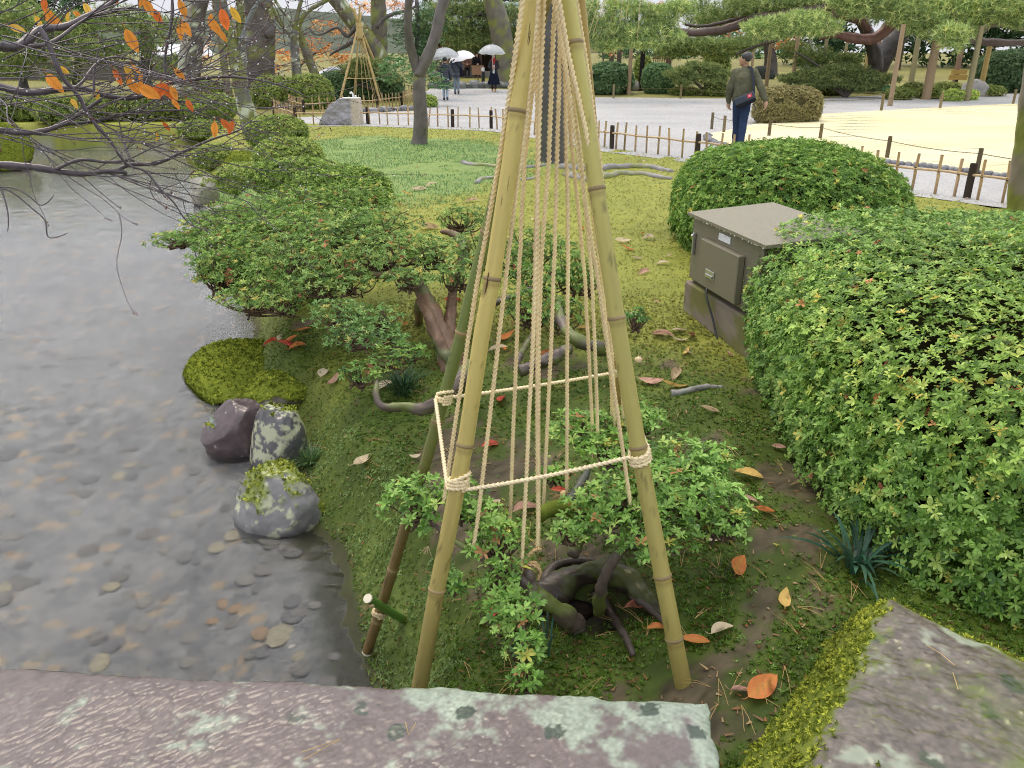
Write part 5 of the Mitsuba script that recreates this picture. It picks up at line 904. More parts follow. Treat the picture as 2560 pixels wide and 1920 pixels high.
# the spreading pine on the right
t = tree('old spreading pine with reddish crooked branches resting on many props', 'spreading_pine')
BR = [([(1433, 66), (1470, 69), (1502, 71), (1540, 68), (1573, 61), (1628, 42), (1689, 33), (1760, 22), (1850, 20)], .14, .24, 36.5, (.085, .055, .045)), ([(1771, 78), (1790, 74), (1812, 75), (1853, 84), (1880, 84), (1905, 72), (1930, 48), (1952, 30), (1966, 12)], .15, .26, 35.5, RED), ([(1800, 25), (1835, 30), (1860, 42), (1876, 68)], .30, .16, 36., (.14, .08, .07)),
      ([(1862, 28), (1868, 60), (1885, 100), (1880, 190)], .26, .30, 37.5, (.04, .032, .028)), ([(1985, 62), (2020, 60), (2040, 72), (2072, 78), (2113, 88), (2160, 92), (2240, 90)], .20, .13, 36., (.10, .07, .06)), ([(2095, 92), (2130, 60), (2150, 52), (2212, 62), (2260, 66)], .13, .10, 35.5, (.13, .11, .11)), ([(2050, 45), (2100, 48), (2140, 38), (2160, 20), (2212, 52)], .13, .08, 36.5, (.09, .06, .055)), ([(1480, 52), (1530, 55), (1580, 44), (1630, 40)], .05, .09, 36.8, (.07, .05, .04)), ([(1590, 118), (1620, 105), (1660, 92), (1680, 85)], .05, .07, 37., (.07, .05, .04)), ([(2048, -10), (2056, 25), (2066, 45), (2090, 60)], .04, .03, 34., (.09, .07, .06))]
for pts, a, c_, yy, col in BR: limb(t, Yp(pts, yy), a, c_, col, 40, 'branch', 14, segs=50, noise=.35)
limb(t, Yp([(1880, 180), (1895, 150), (1915, 115), (1940, 78), (1968, 48), (1995, 25)], 40.), .46, .42, (.035, .03, .027), 41, 'trunk', 18, segs=40)
pinepads(t, [(1505, 25, 30, 30, 40), (1540, 45, 44, 22, 39), (1590, 25, 54, 26, 38), (1640, 12, 56, 24, 37), (1700, 10, 56, 22, 37), (1600, 5, 40, 14, 36), (1760, 5, 60, 18, 37)], 38., .20, 150, 202, .95)
pinepads(t, [(1630, 62, 26, 14), (1660, 58, 42, 17), (1700, 52, 48, 18), (1740, 45, 50, 17), (1775, 58, 42, 15), (1680, 72, 40, 10), (1745, 68, 34, 9)], 34.5, .20, 210, 203, 1.35)
pinepads(t, [(1850, 5, 60, 24), (1910, 12, 60, 26), (1960, 30, 50, 26), (2010, 25, 60, 30), (2030, 55, 56, 22), (2080, 20, 66, 30), (2150, 8, 66, 26), (2215, 8, 50, 26), (2075, 62, 40, 20), (2200, 40, 40, 18), (1985, 50, 30, 20)], 34.5, .22, 150, 204, 1.15)
pinepads(t, [(2062, 88, 26, 24), (2050, 72, 24, 16)], 33., .30, 90, 205, 1.2)
for u, v, w, h_ in [(1470, 100, 60, 14), (1530, 104, 66, 16), (1580, 100, 40, 14), (1440, 108, 40, 10)]: pass
pinepads(t, [(1500, 98, 70, 16), (1560, 106, 60, 16), (1455, 112, 40, 12), (1600, 96, 40, 14)], 44., .22, 110, 206, .85)
# wooden props
PR = [(1358, 205, 87, .085, 0), (1384, 196, 76, .11, 1), (1568, 157, 68, .12, 0), (1592, 120, 66, .20, 0), (1606, 150, 28, .12, 2), (1624, 150, 22, .09, 0), (1654, 196, 60, .09, 0), (1710, 193, 72, .09, 0), (1741, 163, 86, .13, 3), (1771, 194, 84, .09, 4), (1820, 158, 90, .10, 4), (1866, 180, 92, .12, 5), (1890, 158, 72, .09, 2), (1908, 150, 70, .09, 2), (1922, 229, 52, .085, 0), (1968, 176, 75, .14, 4), (2000, 215, 66, .17, 0), (2062, 180, 92, .13, 2), (2088, 218, 56, .11, 4), (2116, 204, 92, .11, 5), (1941, 152, 90, .10, 6), (2140, 140, 95, .12, 2), (1509, 122, 98, .13, 7), (1335, 180, 100, .12, 8), (1443, 150, 60, .2, 8), (1320, 150, 98, .16, 8)]
PC_ = [(.36, .27, .18), (.03, .027, .025), (.26, .17, .13), (.22, .22, .22), (.28, .25, .15), (.42, .31, .13), (.07, .06, .045), (.25, .11, .06), (.09, .08, .065)]
PL = ['tan', 'black', 'reddish', 'grey', 'olive', 'yellowish', 'dark', 'red-brown', 'dark']
for i, (u, vb, vt, r, ci) in enumerate(PR):
    b, hh = at_h(u, vb, vt); k = put('prop_post', tube([b - [0, 0, .1], b + [0, 0, hh * .5], b + [0, 0, hh]], [r * 1.05, r, r * .9], 12, noise=.08, seed=i), 'matte', PC_[ci], 40, jit=.35)
    tag(k, f'{PL[ci]} wooden prop under the pine branches, ' + ['first', 'second', 'third', 'fourth', 'fifth', 'sixth', 'seventh', 'eighth', 'ninth', 'tenth', '11th', '12th', '13th', '14th', '15th', '16th', '17th', '18th', '19th', '20th', '21st', '22nd', '23rd', '24th', '25th', '26th'][sorted(range(len(PR)), key=lambda j: PR[j][0]).index(i)] + ' from the left', 'prop', 'wooden props holding up the old pines')
# left pines, maples and the dark pine by the tea house
t = tree('dark grey-green pine far left across the pond', 'far_pine')
pinepads(t, [(40, 40, 70, 30), (140, 60, 70, 26), (60, 110, 80, 22), (200, 110, 70, 24), (260, 40, 60, 26), (300, 100, 50, 18), (350, 60, 46, 24), (380, 140, 44, 16), (20, 150, 50, 14), (130, 160, 40, 14)], 40., .26, 60, 210, .95)
for pts, r in [([(315, 165), (322, 120), (314, 70), (308, 20), (305, -30)], .28), ([(165, 165), (170, 130), (180, 80), (190, 20)], .22), ([(50, 170), (55, 120), (60, 50)], .2), ([(318, 85), (345, 68), (372, 66)], .09)]: limb(t, Yp(pts, 40.5), r, r * .6, (.08, .075, .07), 50, 'trunk', 10)
t = tree('soft dark pine hanging in front of the tea house', 'teahouse_pine')
pinepads(t, [(920, 50, 40, 20), (985, 60, 54, 26), (1040, 50, 50, 26), (1100, 35, 50, 26), (1010, 88, 60, 20), (1060, 90, 50, 18), (1120, 80, 40, 20), (960, 20, 40, 18), (1150, 50, 30, 30), (1030, 20, 50, 16)], 44., .26, 75, 211, .72)
limb(t, Yp([(1080, 60), (1060, 45), (1040, 30), (1015, 38), (985, 45)], 43.6), .14, .06, (.05, .045, .04), 51, 'branch', 10)
MAP = np.array([(.88, .48, .18), (.82, .36, .12), (.90, .60, .25), (.74, .26, .12)])
t = tree('orange maple behind the huge dark trunk', 'orange_maple')
leafcloud(t, [(620, 125, 40, 22), (670, 100, 40, 20), (705, 115, 44, 18), (740, 128, 40, 14), (600, 150, 30, 14), (600, 95, 20, 30), (700, 55, 34, 14), (735, 70, 30, 10), (790, 15, 40, 12), (860, 10, 40, 10), (500, 60, 30, 30, 40), (455, 110, 24, 30, 40)], 39., .16, 17, 220, MAP, (.45, .2, .25, .1), spread=(60, 110))
limb(t, Yp([(640, 170), (650, 140), (690, 110), (720, 90)], 39.5), .08, .03, (.09, .07, .06), 52, 'branch', 8)
t = tree('orange maple far behind the spreading pine', 'rear_maple')
leafcloud(t, [(1540, 50, 50, 18), (1590, 58, 46, 18), (1640, 70, 50, 20), (1690, 78, 40, 16), (1420, 15, 30, 10), (1700, 100, 36, 12)], 52., .20, 12, 221, MAP * [.85, .75, .7], (.4, .35, .1, .15)); limb(t, Yp([(1664, 148), (1664, 120), (1660, 95), (1680, 70)], 52.), .5, .18, (.05, .04, .035), 53, 'trunk', 12)
t = tree('pink-orange thin maple behind the dark evergreen bush', 'thin_maple'); leafcloud(t, [(1290, 105, 30, 14), (1320, 112, 24, 12)], 46., .18, 14, 222, MAP * [.8, .9, 1.3], (.4, .2, .2, .2)); limb(t, Yp([(1300, 160), (1303, 125), (1296, 100)], 46.), .06, .03, DRK, 54, 'trunk', 8)
GRN = np.array([(.07, .14, .06), (.11, .20, .09), (.16, .27, .13), (.22, .34, .18)])
t = tree('dark glossy evergreen tree left of the forked tree', 'evergreen_tree'); leafcloud(t, [(890, 60, 40, 20), (870, 90, 36, 18), (925, 85, 34, 18), (900, 115, 40, 14), (945, 60, 30, 18), (930, 30, 40, 16), (865, 40, 26, 18)], 35., .13, 60, 223, GRN, (.3, .3, .25, .15)); limb(t, Yp([(900, 190), (900, 130), (902, 60), (900, 0)], 35.2), .13, .08, DRK, 55, 'trunk', 10)
for (lb, c, r, w) in [('broad-leaved light green shrub right of the small snow guard', [(848, 140, 36, 20), (880, 150, 30, 22), (835, 165, 24, 18)], .17, 30.), ('broad-leaved green shrub left of the forked tree', [(930, 150, 36, 26), (905, 175, 34, 20), (950, 180, 26, 16)], .17, 31.)]:
    t = thing('broadleaf_shrub', lb, 'shrub'); leafcloud(t, c, w, r, 40, 224, GRN * 1.5, (.2, .3, .3, .2), 'foliage')
# ---------------------------------------------------------------- clipped bushes in the distance
def bush(label, u, v0, v1, hw, y=None, leaf=.05, N=1500, pal=GRN, w=(.25, .35, .28, .12), p=2.4, seed=1, dy=.8, amp=.07, catn='bush', nm='clipped_bush', core=.9):
    """a clipped bush between photo rows v0 (top) and v1 (foot), hw half-width"""
    b = GT(u, v1) if y is None else np.array([Y(u, v1, y)[0], y, gz(Y(u, v1, y)[0], y)]); s = mpp(np.linalg.norm(b - EYE)); top = Y(u, v0, b[1])[2]; hgt = max(top - b[2], .3); r = (hw * s, max(hw * s * dy, .25), hgt * .52 + .03)
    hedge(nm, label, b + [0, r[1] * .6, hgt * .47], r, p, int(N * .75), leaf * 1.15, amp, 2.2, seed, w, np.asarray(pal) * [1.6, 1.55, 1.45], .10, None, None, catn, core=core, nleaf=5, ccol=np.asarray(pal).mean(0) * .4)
OL = np.array([(.11, .165, .045), (.18, .25, .065), (.26, .33, .09), (.34, .38, .12)])
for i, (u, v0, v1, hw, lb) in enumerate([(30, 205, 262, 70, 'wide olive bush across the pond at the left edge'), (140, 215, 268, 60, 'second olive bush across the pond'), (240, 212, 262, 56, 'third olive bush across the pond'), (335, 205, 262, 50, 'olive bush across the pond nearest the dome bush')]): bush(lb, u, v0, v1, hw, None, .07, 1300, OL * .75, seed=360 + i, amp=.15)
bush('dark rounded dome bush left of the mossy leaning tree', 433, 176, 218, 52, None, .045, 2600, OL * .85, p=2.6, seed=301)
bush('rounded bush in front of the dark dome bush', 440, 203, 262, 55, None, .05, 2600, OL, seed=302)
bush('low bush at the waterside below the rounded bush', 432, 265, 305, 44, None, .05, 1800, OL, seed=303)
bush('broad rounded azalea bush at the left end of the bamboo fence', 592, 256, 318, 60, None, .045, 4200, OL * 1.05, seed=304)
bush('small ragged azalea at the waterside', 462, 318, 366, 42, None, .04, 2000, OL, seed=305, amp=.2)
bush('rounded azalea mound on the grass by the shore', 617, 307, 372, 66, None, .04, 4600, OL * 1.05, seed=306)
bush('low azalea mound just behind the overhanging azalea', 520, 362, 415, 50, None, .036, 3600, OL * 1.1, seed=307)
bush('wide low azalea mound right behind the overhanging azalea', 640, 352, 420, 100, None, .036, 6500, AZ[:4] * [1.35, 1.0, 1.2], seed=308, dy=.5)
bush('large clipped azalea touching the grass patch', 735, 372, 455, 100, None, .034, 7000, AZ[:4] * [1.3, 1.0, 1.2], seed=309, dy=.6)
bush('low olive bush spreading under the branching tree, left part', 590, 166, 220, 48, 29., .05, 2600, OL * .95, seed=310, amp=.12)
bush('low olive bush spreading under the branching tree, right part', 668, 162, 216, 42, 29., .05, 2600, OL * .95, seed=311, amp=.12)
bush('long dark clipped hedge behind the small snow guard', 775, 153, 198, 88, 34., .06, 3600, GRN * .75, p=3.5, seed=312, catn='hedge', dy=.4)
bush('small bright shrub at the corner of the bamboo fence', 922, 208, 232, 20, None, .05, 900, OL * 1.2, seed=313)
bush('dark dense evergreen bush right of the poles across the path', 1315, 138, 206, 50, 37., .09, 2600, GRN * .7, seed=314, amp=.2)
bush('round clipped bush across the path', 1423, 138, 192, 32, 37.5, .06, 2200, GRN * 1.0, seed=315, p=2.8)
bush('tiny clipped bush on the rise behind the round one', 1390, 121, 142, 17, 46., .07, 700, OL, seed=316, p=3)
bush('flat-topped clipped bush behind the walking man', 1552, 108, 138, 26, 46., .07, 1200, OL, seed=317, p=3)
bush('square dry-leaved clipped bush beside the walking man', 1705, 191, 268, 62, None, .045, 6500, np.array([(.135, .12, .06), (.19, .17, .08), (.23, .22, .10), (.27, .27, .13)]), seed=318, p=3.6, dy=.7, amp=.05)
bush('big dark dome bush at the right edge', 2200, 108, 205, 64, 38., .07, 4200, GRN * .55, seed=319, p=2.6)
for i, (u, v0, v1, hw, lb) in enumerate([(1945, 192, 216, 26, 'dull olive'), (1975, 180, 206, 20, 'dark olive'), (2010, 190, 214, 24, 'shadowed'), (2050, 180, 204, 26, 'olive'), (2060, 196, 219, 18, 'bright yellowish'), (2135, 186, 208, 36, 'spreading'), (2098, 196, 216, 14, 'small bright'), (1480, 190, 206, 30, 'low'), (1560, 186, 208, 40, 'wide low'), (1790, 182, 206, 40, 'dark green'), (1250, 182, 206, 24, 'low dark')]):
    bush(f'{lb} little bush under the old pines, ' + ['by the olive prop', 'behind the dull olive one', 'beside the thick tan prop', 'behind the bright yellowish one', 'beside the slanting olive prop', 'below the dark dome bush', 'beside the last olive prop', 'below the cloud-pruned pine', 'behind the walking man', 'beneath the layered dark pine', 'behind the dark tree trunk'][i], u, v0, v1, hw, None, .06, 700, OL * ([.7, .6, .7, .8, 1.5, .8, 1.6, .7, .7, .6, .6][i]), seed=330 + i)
def cloudpine(label, pads, y, seed, k, foot):
    t = thing('cloud_pine', label, 'pine'); pinepads(t, pads, y, .13, 420, seed, k); b = GT(*foot); b[1] = y
    for q in pads[::2]: limb(t, [np.array([b[0], y, gz(b[0], y)]), (np.array([b[0], y, gz(b[0], y) + .4]) + Y(q[0], q[1], y)) / 2, Y(q[0], q[1] + 4, y)], .07, .035, (.07, .06, .05), seed, 'branch', 8, segs=12)
cloudpine('cloud-pruned pine with separate green pads left of the walking man', [(1455, 160, 20, 7), (1480, 152, 22, 7), (1500, 140, 16, 6), (1530, 146, 24, 7), (1550, 158, 26, 8), (1500, 168, 24, 8), (1540, 176, 26, 8), (1475, 176, 22, 8)], 36.5, 231, .8, (1510, 200))
cloudpine('layered dark green pine right of the dry clipped bush', [(1720, 170, 36, 9), (1770, 160, 46, 10), (1820, 150, 44, 9), (1850, 165, 46, 10), (1900, 172, 40, 9), (1790, 178, 50, 10), (1860, 185, 46, 9), (1740, 185, 40, 8), (1830, 130, 30, 14, 39), (1760, 125, 40, 20, 40), (1720, 110, 30, 20, 41)], 35.5, 232, .62, (1800, 205))
t = thing('green_groundcover', 'strip of bluish green ground cover beside the far gravel', 'ground cover'); rng = RS(9)
P = np.array([GT(u, v) for u, v in zip(rng.uniform(1690, 1935, 900), rng.uniform(192, 203, 900))]); v, f, c = rosettes(P + [0, 0, .08], np.tile([0, 0, 1.], (900, 1)), .16, rng, 6, GRN * [.9, 1.1, 1.2], (.3, .3, .3, .1), (20, 70)); stuffpart(put('foliage', (v, f), 'leafy', c, False, t))
# tree at the right edge, in front of the fence
b = GT(2205, 452); t = tree('grey trunk at the right edge behind the large hedge', 'edge_tree'); limb(t, [b - [0, 0, .2]] + Yp([(2203, 440), (2208, 390), (2216, 330), (2228, 240), (2240, 100), (2250, -100)], b[1]), .14, .11, (.20, .17, .14), 60, 'trunk', 16, .4, flare=.3)
# ---------------------------------------------------------------- dense wood, hill and buildings far behind
def wood(label, spans, y, seed, k, h0, h1, nm='far_wood'):
    rng = RS(seed); V, Fa, C, m = [], [], [], 0
    for u0, u1 in spans:
        x0, x1 = Y(u0, 120, y)[0], Y(u1, 120, y)[0]; N = int((x1 - x0) * (h1) * 13); x = rng.uniform(x0, x1, N); top = h0 + (h1 - h0) * meshkit.fbm(np.stack([x * .22, x * 0, x * 0 + seed], 1), 3, seed); z = gz(0, y) + top * rng.random(N) ** .8; yy = y + rng.uniform(-3, 3, N)
        P = np.stack([x, yy, z], 1); P = P[meshkit.fbm(P * .55, 3, seed) > .40]; a = rosettes(P, rng.normal(0, .6, P.shape) + [0, -.3, .8], .62, rng, 5, GRN * k, (.3, .35, .25, .1), (45, 100), shift=(.7 + .6 * meshkit.fbm(P * .5, 2, 2))[:, None]); V.append(a[0]); Fa.append(a[1] + m); C.append(a[2]); m += len(a[0])
    put(nm, (np.vstack(V), np.vstack(Fa)), 'needle', np.vstack(C), False, raw=True); tag(nm, label, 'wood', kind='stuff')
wood('dark far wood closing the view on the right', [(1700, 1880), (1960, 2500)], 62., 401, .55, 3, 11, 'right_wood')
wood('grey-green far wood closing the view on the left', [(-400, 180)], 66., 402, .8, 2, 8, 'left_wood')
wood('dim far trees behind the tea house', [(900, 1255)], 64., 403, .5, 4, 13, 'middle_wood')
wood('pale thin far trees between the pine trunks', [(1300, 1700)], 95., 404, 1.1, .5, 3.5, 'thin_wood')
hx, hy = np.meshgrid(np.linspace(-900, 500, 120), np.linspace(420, 800, 40), indexing='ij'); hz = -10 + 46 * np.exp(-((hx + 190) / 260) ** 2) * smst(420, 640, hy) * (.7 + .5 * meshkit.fbm(np.stack([hx * .012, hy * .012, hx * 0], -1), 4, 3)); a = np.arange(119 * 40).reshape(119, 40)[:, :-1]; q = np.stack([a, a + 40, a + 41, a + 1], -1).reshape(-1, 4)
put('hill', (np.stack([hx, hy, hz], -1).reshape(-1, 3), q), 'matte', np.array([.12, .14, .11]), True, jit=.4); tag('hill', 'misty wooded hill far behind the garden', 'hill', kind='structure')
# ---------------------------------------------------------------- buildings
def building(name, label): return thing(name, label, 'building')
def hall():
    t = building('tea_house', 'dark wooden tea house with a grey-green roof behind the hanging pine'); y = 50.; g = gz(5, y)
    x0, x1 = Y(925, 150, y)[0], Y(1235, 150, y)[0]; W = x1 - x0
    put('wall', box((x0 + x1) / 2, y + 2.6, g + 1.5, W, .2, 3.0), 'matte', (.05, .036, .028), False, t)
    put('floor', box((x0 + x1) / 2, y + 1.2, g + .15, W, 2.6, .3), 'matte', (.30, .29, .28), False, t)
    for i in range(9): put('post', box(x0 + W * (i + .15) / 8.6, y, g + 1.35, .16, .16, 2.7, 0, .01), 'matte', (.26, .19, .13) if i < 3 else (.10, .075, .055), False, t)
    for i in range(13):
        xa = x0 + .3 + i * .19; put('lattice_bar', box(xa, y + .4, g + .95, .035, .05, 1.5), 'matte', (.12, .08, .05), False, t)
    put('screen', box(x0 + 1.4, y + .5, g + .95, 2.6, .03, 1.4), 'matte', (.40, .33, .24), False, t)
    r = put('roof', hull([(x0 - .8, y - .8, g + 2.75), (x1 + .8, y - .8, g + 2.75), (x0 - .8, y + 4, g + 4.2), (x1 + .8, y + 4, g + 4.2), (x0 - .8, y - .8, g + 2.62), (x1 + .8, y - .8, g + 2.62), (x0 - .8, y + 4, g + 4.0), (x1 + .8, y + 4, g + 4.0)]), 'semi', (.17, .23, .22), False, t)
    for i in range(30): put('roof_batten', box(x0 - .6 + i * (W + 1.2) / 29, y + 1.6, g + 3.53, .05, 4.9, .04), 'semi', (.15, .2, .19), False, r); 
    for i in range(30):
        k = r + '__roof_batten' + (f'_{i:03d}' if i else ''); v, f = box(0, 0, 0, .05, 4.98, .05); a = math.atan2(1.45, 4.8); v = v @ np.array([[1, 0, 0], [0, math.cos(a), math.sin(a)], [0, -math.sin(a), math.cos(a)]]) + [x0 - .6 + i * (W + 1.2) / 29, y + 1.6, g + 3.49]; scene[k] = paint(v, f, 'semi', False, np.tile([.14, .19, .18], (len(v), 1)))
    return y, g
HY, HG = hall()
def longhouse(name, label, u0, u1, ve, vr, y, col, wall=(.10, .09, .08), tiles=0, base=None):
    t = building(name, label); x0, x1 = Y(u0, ve, y)[0], Y(u1, ve, y)[0]; ze, zr = Y(0, ve, y)[2], Y(0, vr, y + 4)[2]; g = gz(x0, y) - .5
    r = put('roof', hull([(x0, y - .6, ze), (x1, y - .6, ze), (x0 + .6, y + 4, zr), (x1 - .6, y + 4, zr), (x0, y - .6, ze - .15), (x1, y - .6, ze - .15), (x0, y + 4, ze - .15), (x1, y + 4, ze - .15)]), 'semi', col, False, t)
    put('wall', box((x0 + x1) / 2, y + 1.6, (g + ze - .1) / 2, x1 - x0 - 1, 3.4, ze - g - .1), 'matte', wall, False, t)
    n = int((x1 - x0) / (tiles or 1.2)); a = math.atan2(zr - ze, 4.6)
    for i in range(n):
        v, f = box(0, 0, 0, .10 if tiles else .05, 4.6 / math.cos(a), .08); v = v @ np.array([[1, 0, 0], [0, math.cos(a), math.sin(a)], [0, -math.sin(a), math.cos(a)]]) + [x0 + .8 + i * (x1 - x0 - 1.6) / max(n - 1, 1), y + 1.7, (ze + zr) / 2 + .03]; put('roof_rib', (v, f), 'semi', np.array(col) * .8, False, r)
    m = max(2, int((x1 - x0) / 2.2))
    for i in range(m): put('post', box(x0 + 1 + i * (x1 - x0 - 2) / (m - 1), y - .2, (g + ze) / 2, .14, .14, ze - g - .1), 'matte', (.06, .05, .045), False, t)
longhouse('green_roof_hall', 'long low hall with a pale copper-green roof across the pond', -160, 335, 170, 138, 58., (.52, .70, .66))
longhouse('white_roof_hall', 'hall with a pale grey roof behind the leaning dark trunk', 325, 560, 178, 147, 56., (.72, .72, .74), (.035, .03, .028))
longhouse('tiled_gatehouse', 'gatehouse with grey tiled roof glimpsed behind the slanting trunk', 655, 745, 172, 146, 48., (.36, .38, .42), (.22, .2, .18), .45)
longhouse('upper_roof', 'pale roof glimpsed between pines above the pond hall', 290, 430, 118, 96, 75., (.70, .72, .76), (.3, .3, .3))
# low wall across the pond
t = thing('garden_wall', 'low dark wall with pale coping along the far side of the pond', 'wall'); y = 47.; x0, x1 = Y(-200, 200, y)[0], Y(385, 200, y)[0]
put('wall', box((x0 + x1) / 2, y, gz(x0, y) + .3, x1 - x0, .3, 1.2), 'matte', (.16, .15, .13), False, t, jit=.3); put('coping', box((x0 + x1) / 2, y, gz(x0, y) + .95, x1 - x0 + .1, .45, .1), 'matte', (.22, .21, .2), False, t)
# wooden bridge railing far right, bench, signs
t = thing('wooden_railing', 'thin wooden railing on the rise across the path', 'railing'); y = 46.
for i in range(8): x = Y(1410 + i * 4.6, 160, y)[0]; z = Y(1410, 160 + i * .3, y)[2]; put('baluster', box(x, y, z + .45, .05, .05, 1.0), 'matte', (.20, .11, .07), False, t)
a, b = Y(1405, 141, y), Y(1448, 142, y); put('top_rail', tube([a, b], .04, 6), 'matte', (.2, .11, .07), True, t); a, b = Y(1405, 172, y), Y(1470, 166, y); put('bottom_rail', tube([a, b], .06, 6), 'matte', (.18, .11, .08), True, t)
t = thing('crossed_board', 'yellowish crossed boards on a post under the old pines', 'sign'); c, h = at_h(2063, 188, 150)
for z, w in ((.55, .9), (.85, .75)): put('board', box(c[0], c[1] - .1, c[2] + h * z, w, .05, .22), 'matte', (.50, .34, .12), False, t)
put('post', box(c[0], c[1], c[2] + h * .5, .12, .1, h), 'matte', (.1, .08, .06), False, t)
b, h = at_h(1033, 182, 146); t = thing('sign_board', 'small blank brown sign board on a post by the tea house path', 'sign'); put('post', box(b[0], b[1], b[2] + h * .4, .06, .05, h * .8), 'matte', (.25, .15, .09), False, t); put('board', box(b[0], b[1] - .05, b[2] + h * .84, .62, .04, .46, 0, .008), 'matte', (.40, .24, .15), False, t)
b, h = at_h(1044, 186, 146); t = thing('lamp_bollard', 'black bollard with a white top by the tea house path', 'bollard'); put('post', tube([b, b + [0, 0, h * .8]], .085, 10), 'semi', (.02, .02, .022), 40, t); put('lamp_head', tube([b + [0, 0, h * .8], b + [0, 0, h]], .085, 10), 'semi', (.80, .82, .84), 40, t)
# big pale rock by the tea house
v, f = ico((0, 0, 0), (1.0, .7, 1.0), 4, .15, 1.3, 7, power=2.6); c = GT(1118, 190); tag(put('garden_rock', (v + c + [0, 1.5, .7], f), 'matte', (.33, .31, .28), True, jit=.4), 'tall pale garden rock beside the flared tree', 'rock')
v, f = ico((0, 0, 0), (.55, .4, .28), 3, .15, 1.3, 8, power=3); c = GT(1128, 201); tag(put('garden_rock', (v + c + [0, .4, .15], f), 'matte', (.26, .24, .2), True, jit=.4), 'low flat stone at the edge of the path by the poles', 'rock')
for i, (u, v_, s, lb) in enumerate([(1655, 172, .55, 'dark pointed rock behind the dry clipped bush'), (1330, 196, .5, 'dark rock under the evergreen bush'), (1440, 196, .45, 'pale rounded rock under the round bush'), (1365, 198, .35, 'grey rock beside the black prop'), (2120, 210, .5, 'flat pale rock at the foot of the right props')]):
    v, f = ico((0, 0, 0), (s * 1.1, s * .8, s), 3, .3, 1.4, 20 + i, power=2.2); tag(put('garden_rock', (v + GT(u, v_) + [0, .6, s * .35], f), 'matte', [(.05, .055, .05), (.05, .045, .04), (.36, .35, .34), (.3, .29, .27), (.35, .34, .33)][i], True, jit=.4), lb, 'rock')
# ---------------------------------------------------------------- small snow guard in the distance
t = thing('small_snow_guard', 'small bamboo snow guard with straw ropes over a young pine behind the basin', 'snow guard')
b0, h0 = at_h(733, 224, 56); y = b0[1]; ap = Y(775, 52, y + .4); col = (.58, .44, .20)
feet = [b0, GT(822, 222), np.array([Y(842, 196, y + 2.2)[0], y + 2.2, gz(Y(842, 196, y + 2.2)[0], y + 2.2)]), np.array([Y(765, 196, y + 2.2)[0], y + 2.2, gz(Y(765, 196, y + 2.2)[0], y + 2.2)])]
for i, ft in enumerate(feet):
    p = spline([ft, ap + nrm(ap - ft) * (.45 + .1 * i)], 30); m = tube(p, .045 * np.linspace(1.05, .8, 30) * (1 + .15 * (np.arange(30) % 5 == 0)), 10); put('pole', m, 'semi', col, True, t, jit=.3)
put('lashing', tube([ap - [0, 0, .5], ap + [0, 0, .05]], .13, 12, noise=.3), 'matte', (.55, .42, .2), True, t)
q = [f_ + (ap - f_) * .32 for f_ in feet]
for a, b in zip(q, q[1:] + q[:1]): put('tie_rope', tube([a, b], .018, 6), 'matte', (.62, .48, .24), True, t)
rng = RS(12)
for i in range(16):
    a = i * .393; e = np.array([ap[0] + 1.0 * math.cos(a) * rng.uniform(.3, 1), y + 1.2 + 1. * math.sin(a), ap[2] - rng.uniform(2.6, 3.4)]); put('hanging_rope', tube([ap - [0, 0, .2], e], .010, 5), 'matte', (.60, .48, .24), True, t)
t = thing('young_pine', 'young pine with crooked branch inside the small snow guard', 'pine'); pinepads(t, [(765, 150, 30, 10), (790, 160, 36, 10), (800, 140, 24, 9), (845, 168, 20, 9), (775, 135, 20, 8)], y + 1.2, .13, 300, 240, .75)
limb(t, Yp([(815, 215), (810, 195), (790, 188), (770, 178)], y + 1.2), .09, .04, (.10, .08, .07), 70, 'trunk', 8)
# ---------------------------------------------------------------- people
def bones(segs, edge=.012, it=12, lam=.5):
    """segs: (a, ra, b, rb) or with flattening; one smooth continuous mesh"""
    sp = lambda c, r: m3.Manifold.sphere(1.0, 20).scale([r, r, r] if np.isscalar(r) else list(r)).translate(list(map(float, c)))
    parts = [m3.Manifold.batch_hull([sp(a, ra), sp(b, rb)]) for a, ra, b, rb in segs]
    m = m3.Manifold.batch_boolean(parts, m3.OpType.Add).refine_to_length(edge); q = m.to_mesh(); t = trimesh.Trimesh(q.vert_properties[:, :3], q.tri_verts, process=True)
    trimesh.smoothing.filter_taubin(t, lamb=lam, nu=lam + .03, iterations=it); return np.array(t.vertices), np.array(t.faces)
def fold(v, amp, fr, seed): return v + amp * (np.stack([meshkit.fbm(v * fr, 3, seed + k) for k in range(3)], 1) - .5) * 2
def hand(w, d, side, palm, s=1.0, curl=.5):
    """hand from wrist w along d; side: thumb side; palm: palm normal"""
    d, side, palm = nrm(d), nrm(side), nrm(palm); S = []; kn = w + d * .085 * s
    S.append((w, .024 * s, w + d * .05 * s, .034 * s)); 
    for k, (o, L) in enumerate(zip((-1.5, -.5, .5, 1.5), (.062, .075, .080, .070))):
        b = w + d * .07 * s + side * o * .018 * s; S.append((w + d * .03 * s + side * o * .010 * s, .015 * s, b, .0125 * s)); m_ = b + nrm(d + palm * curl * .7) * L * .55 * s; e = m_ + nrm(d + palm * curl * 2.0) * L * .5 * s; S += [(b, .0115 * s, m_, .0105 * s), (m_, .0105 * s, e, .0085 * s)]
    tb = w + d * .03 * s + side * .030 * s; t1 = tb + nrm(d * .7 + side * .7) * .035 * s; S += [(w + d * .02 * s, .018 * s, tb, .014 * s), (tb, .014 * s, t1, .0115 * s), (t1, .0115 * s, t1 + nrm(d + side * .15 + palm * .3) * .032 * s, .009 * s)]
    return bones(S, .006, 4)
SKIN = np.array([.50, .31, .22])
